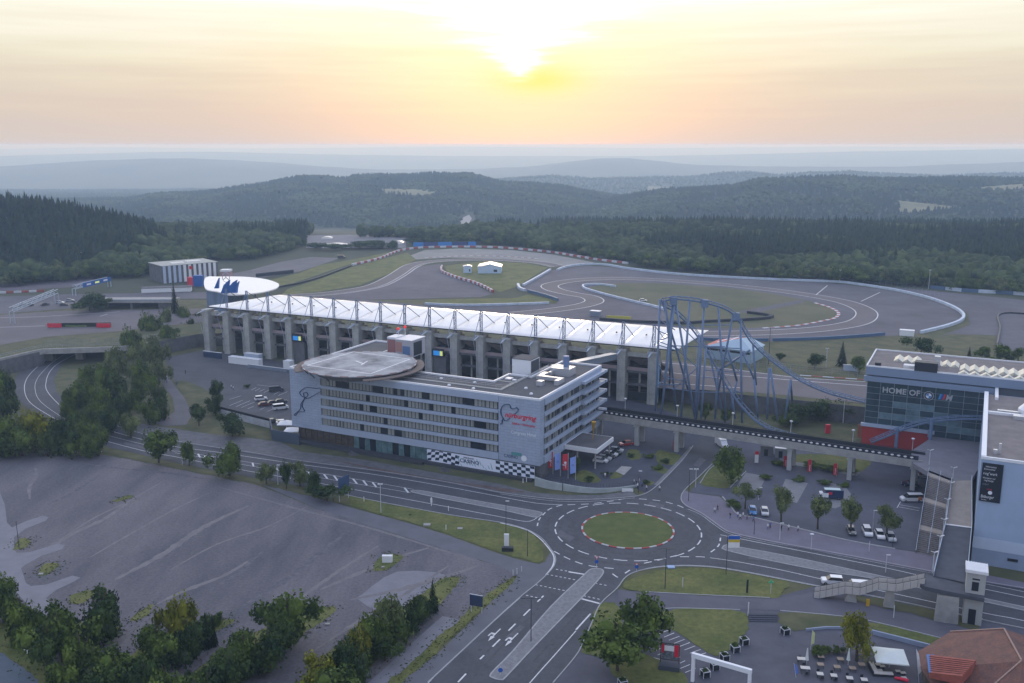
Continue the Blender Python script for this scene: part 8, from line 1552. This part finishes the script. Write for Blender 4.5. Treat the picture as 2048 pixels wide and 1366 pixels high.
for px, py, w, h, l in ((672, 492, 17, 1.8, 'long curved white tent roof at the edge of the camp field'), (797, 489, 8, 2.6, 'bright white tent at the right of the camp field'), (653, 479, 9, 2.2, 'small white board at the back of the camp field'), (783, 473, 13, 2, 'yellow and white long board at the back of the camp field'), (1050, 463, 14, 3, 'white marquee in the clearing of the far wood'), (1075, 466, 10, 3, 'lower white tent right of the far marquee'), (962, 461, 9, 3.5, 'small bright hut at the end of the forest road')):
    b = Gt(px, py); mb = MB(); n = 8; Wd = w
    vs_ = [(-Wd / 2 + Wd * i / n, y, h * (0.55 + .45 * sin(pi * i / n))) for y in (0, 8) for i in range(n + 1)]; m_ = n + 1
    mb.add(vs_ + [(x, y, -1) for x, y, z in vs_], [(i, i + 1, m_ + i + 1, m_ + i) for i in range(n)] + [(2 * m_ + i, 2 * m_ + i + 1, i + 1, i) for i in range(n)] + [(2 * m_, 0, m_, 3 * m_)] + [(n, 2 * m_ + n, 3 * m_ + n, m_ + n)])
    obj('distant_tent', mb, MEM if 'yellow' not in l else mat('board_yellow', (.55, .50, .08), .5), label=l, cat='tent', loc=(b.x, b.y, hgt(b.x, b.y) + .3))
for px, py, w, d_, h, l, c in ((487, 730, 16, 2.6, 2.8, 'long white container in front of the grandstand', HWHITE), (503, 722, 8, 2.5, 3.0, 'shorter container behind the long white one', PB2), (573, 739, 3.2, 3, 3.4, 'small white booth left of the hotel corner', HWHITE), (425, 716, 10, .4, 2.6, 'dark screen fence at the grandstand foot', SB), (534, 740, 20, .2, 1.4, 'grey crowd fence in front of the grandstand', C_STEEL), (1813, 672, 6, 3, 2.4, 'white hut beside the gap in the run-off barrier', HWHITE), (1189, 633, 5, 3, 2.6, 'small grey marshal hut by the chicane', C_STEEL), (1700, 742, 5, .3, 2.2, 'pale blue board behind the pit straight', PB2), (1270, 800, 14, 4, 3, 'low dark shelter at the foot of the stand end', C_DARK)):
    z_ = TZ if py < 700 or px == 1700 else 0; b = G(px, py, z_); nm = 'container' if 'container' in l else 'crowd_fence' if 'fence' in l else 'marshal_hut' if 'hut' in l or 'booth' in l or 'shelter' in l else 'notice_board'; t = thing(nm, l, nm.split('_')[-1], tuple(b), RZG); mb = MB(); bx(mb, -w / 2, w / 2, 0, d_, 0, h); obj('body', mb, c, t)
    mb = MB(); bx(mb, -w / 2 - .1, w / 2 + .1, -.1, d_ + .1, h + .01, h + .14); obj('cap', mb, HWHITE if c is not C_DARK else C_CONCD, t)

def meshfence(label, px, h, z, step=3.0):
    t = thing('track_fence', label, 'fence'); P = resample(gp(px, z), step); mb = MB()
    for p in P: mb.bar((p.x, p.y, z), (p.x, p.y, z + h), .1)
    obj('fence_posts', mb, C_STEEL, t, kind='stuff'); mb = MB()
    for f in (.35, .7, 1.0):
        for a, b in zip(P, P[1:]): mb.bar((a.x, a.y, z + h * f), (b.x, b.y, z + h * f), .05)
    obj('fence_wires', mb, C_STEEL, t, kind='stuff')
meshfence('long steel mesh fence behind the pit straight left of the glass hall', [(1330, 712), (1440, 728), (1560, 740), (1740, 758), (1860, 770)], 2.6, TZ)
meshfence('steel mesh fence outside the wide right-hand barrier', [(1250, 520), (1400, 541), (1560, 554), (1700, 561), (1800, 575), (1880, 595)], 2.6, TZ, 4)
meshfence('mesh fence above the retaining wall behind the underpass', [(90, 690), (240, 684), (330, 674)], 1.8, TZ)

mb = MB(); rt_ = random.Random(3)
for p in TUFTS:
    if noise.noise(p * .35) < -.12: continue
    for _ in range(3):
        x, y = p.x + rt_.gauss(0, .9), p.y + rt_.gauss(0, .9); a = rt_.random() * 3.14; w = rt_.uniform(.12, .34); h = rt_.uniform(.06, .2)
        for q in (a, a + 1.57): mb.add([(x - w * cos(q), y - w * sin(q), .03), (x + w * cos(q), y + w * sin(q), .03), (x + .1 * w, y, .05 + h)], [(0, 1, 2)])
obj('weeds', mb, mat('weed_green', (0.08, 0.10, 0.028), .95, spec=.1, col2=(.17, .17, .05), scale=.8), kind='stuff', label='ragged grass tufts fraying the edges of the lawns and grass patches')
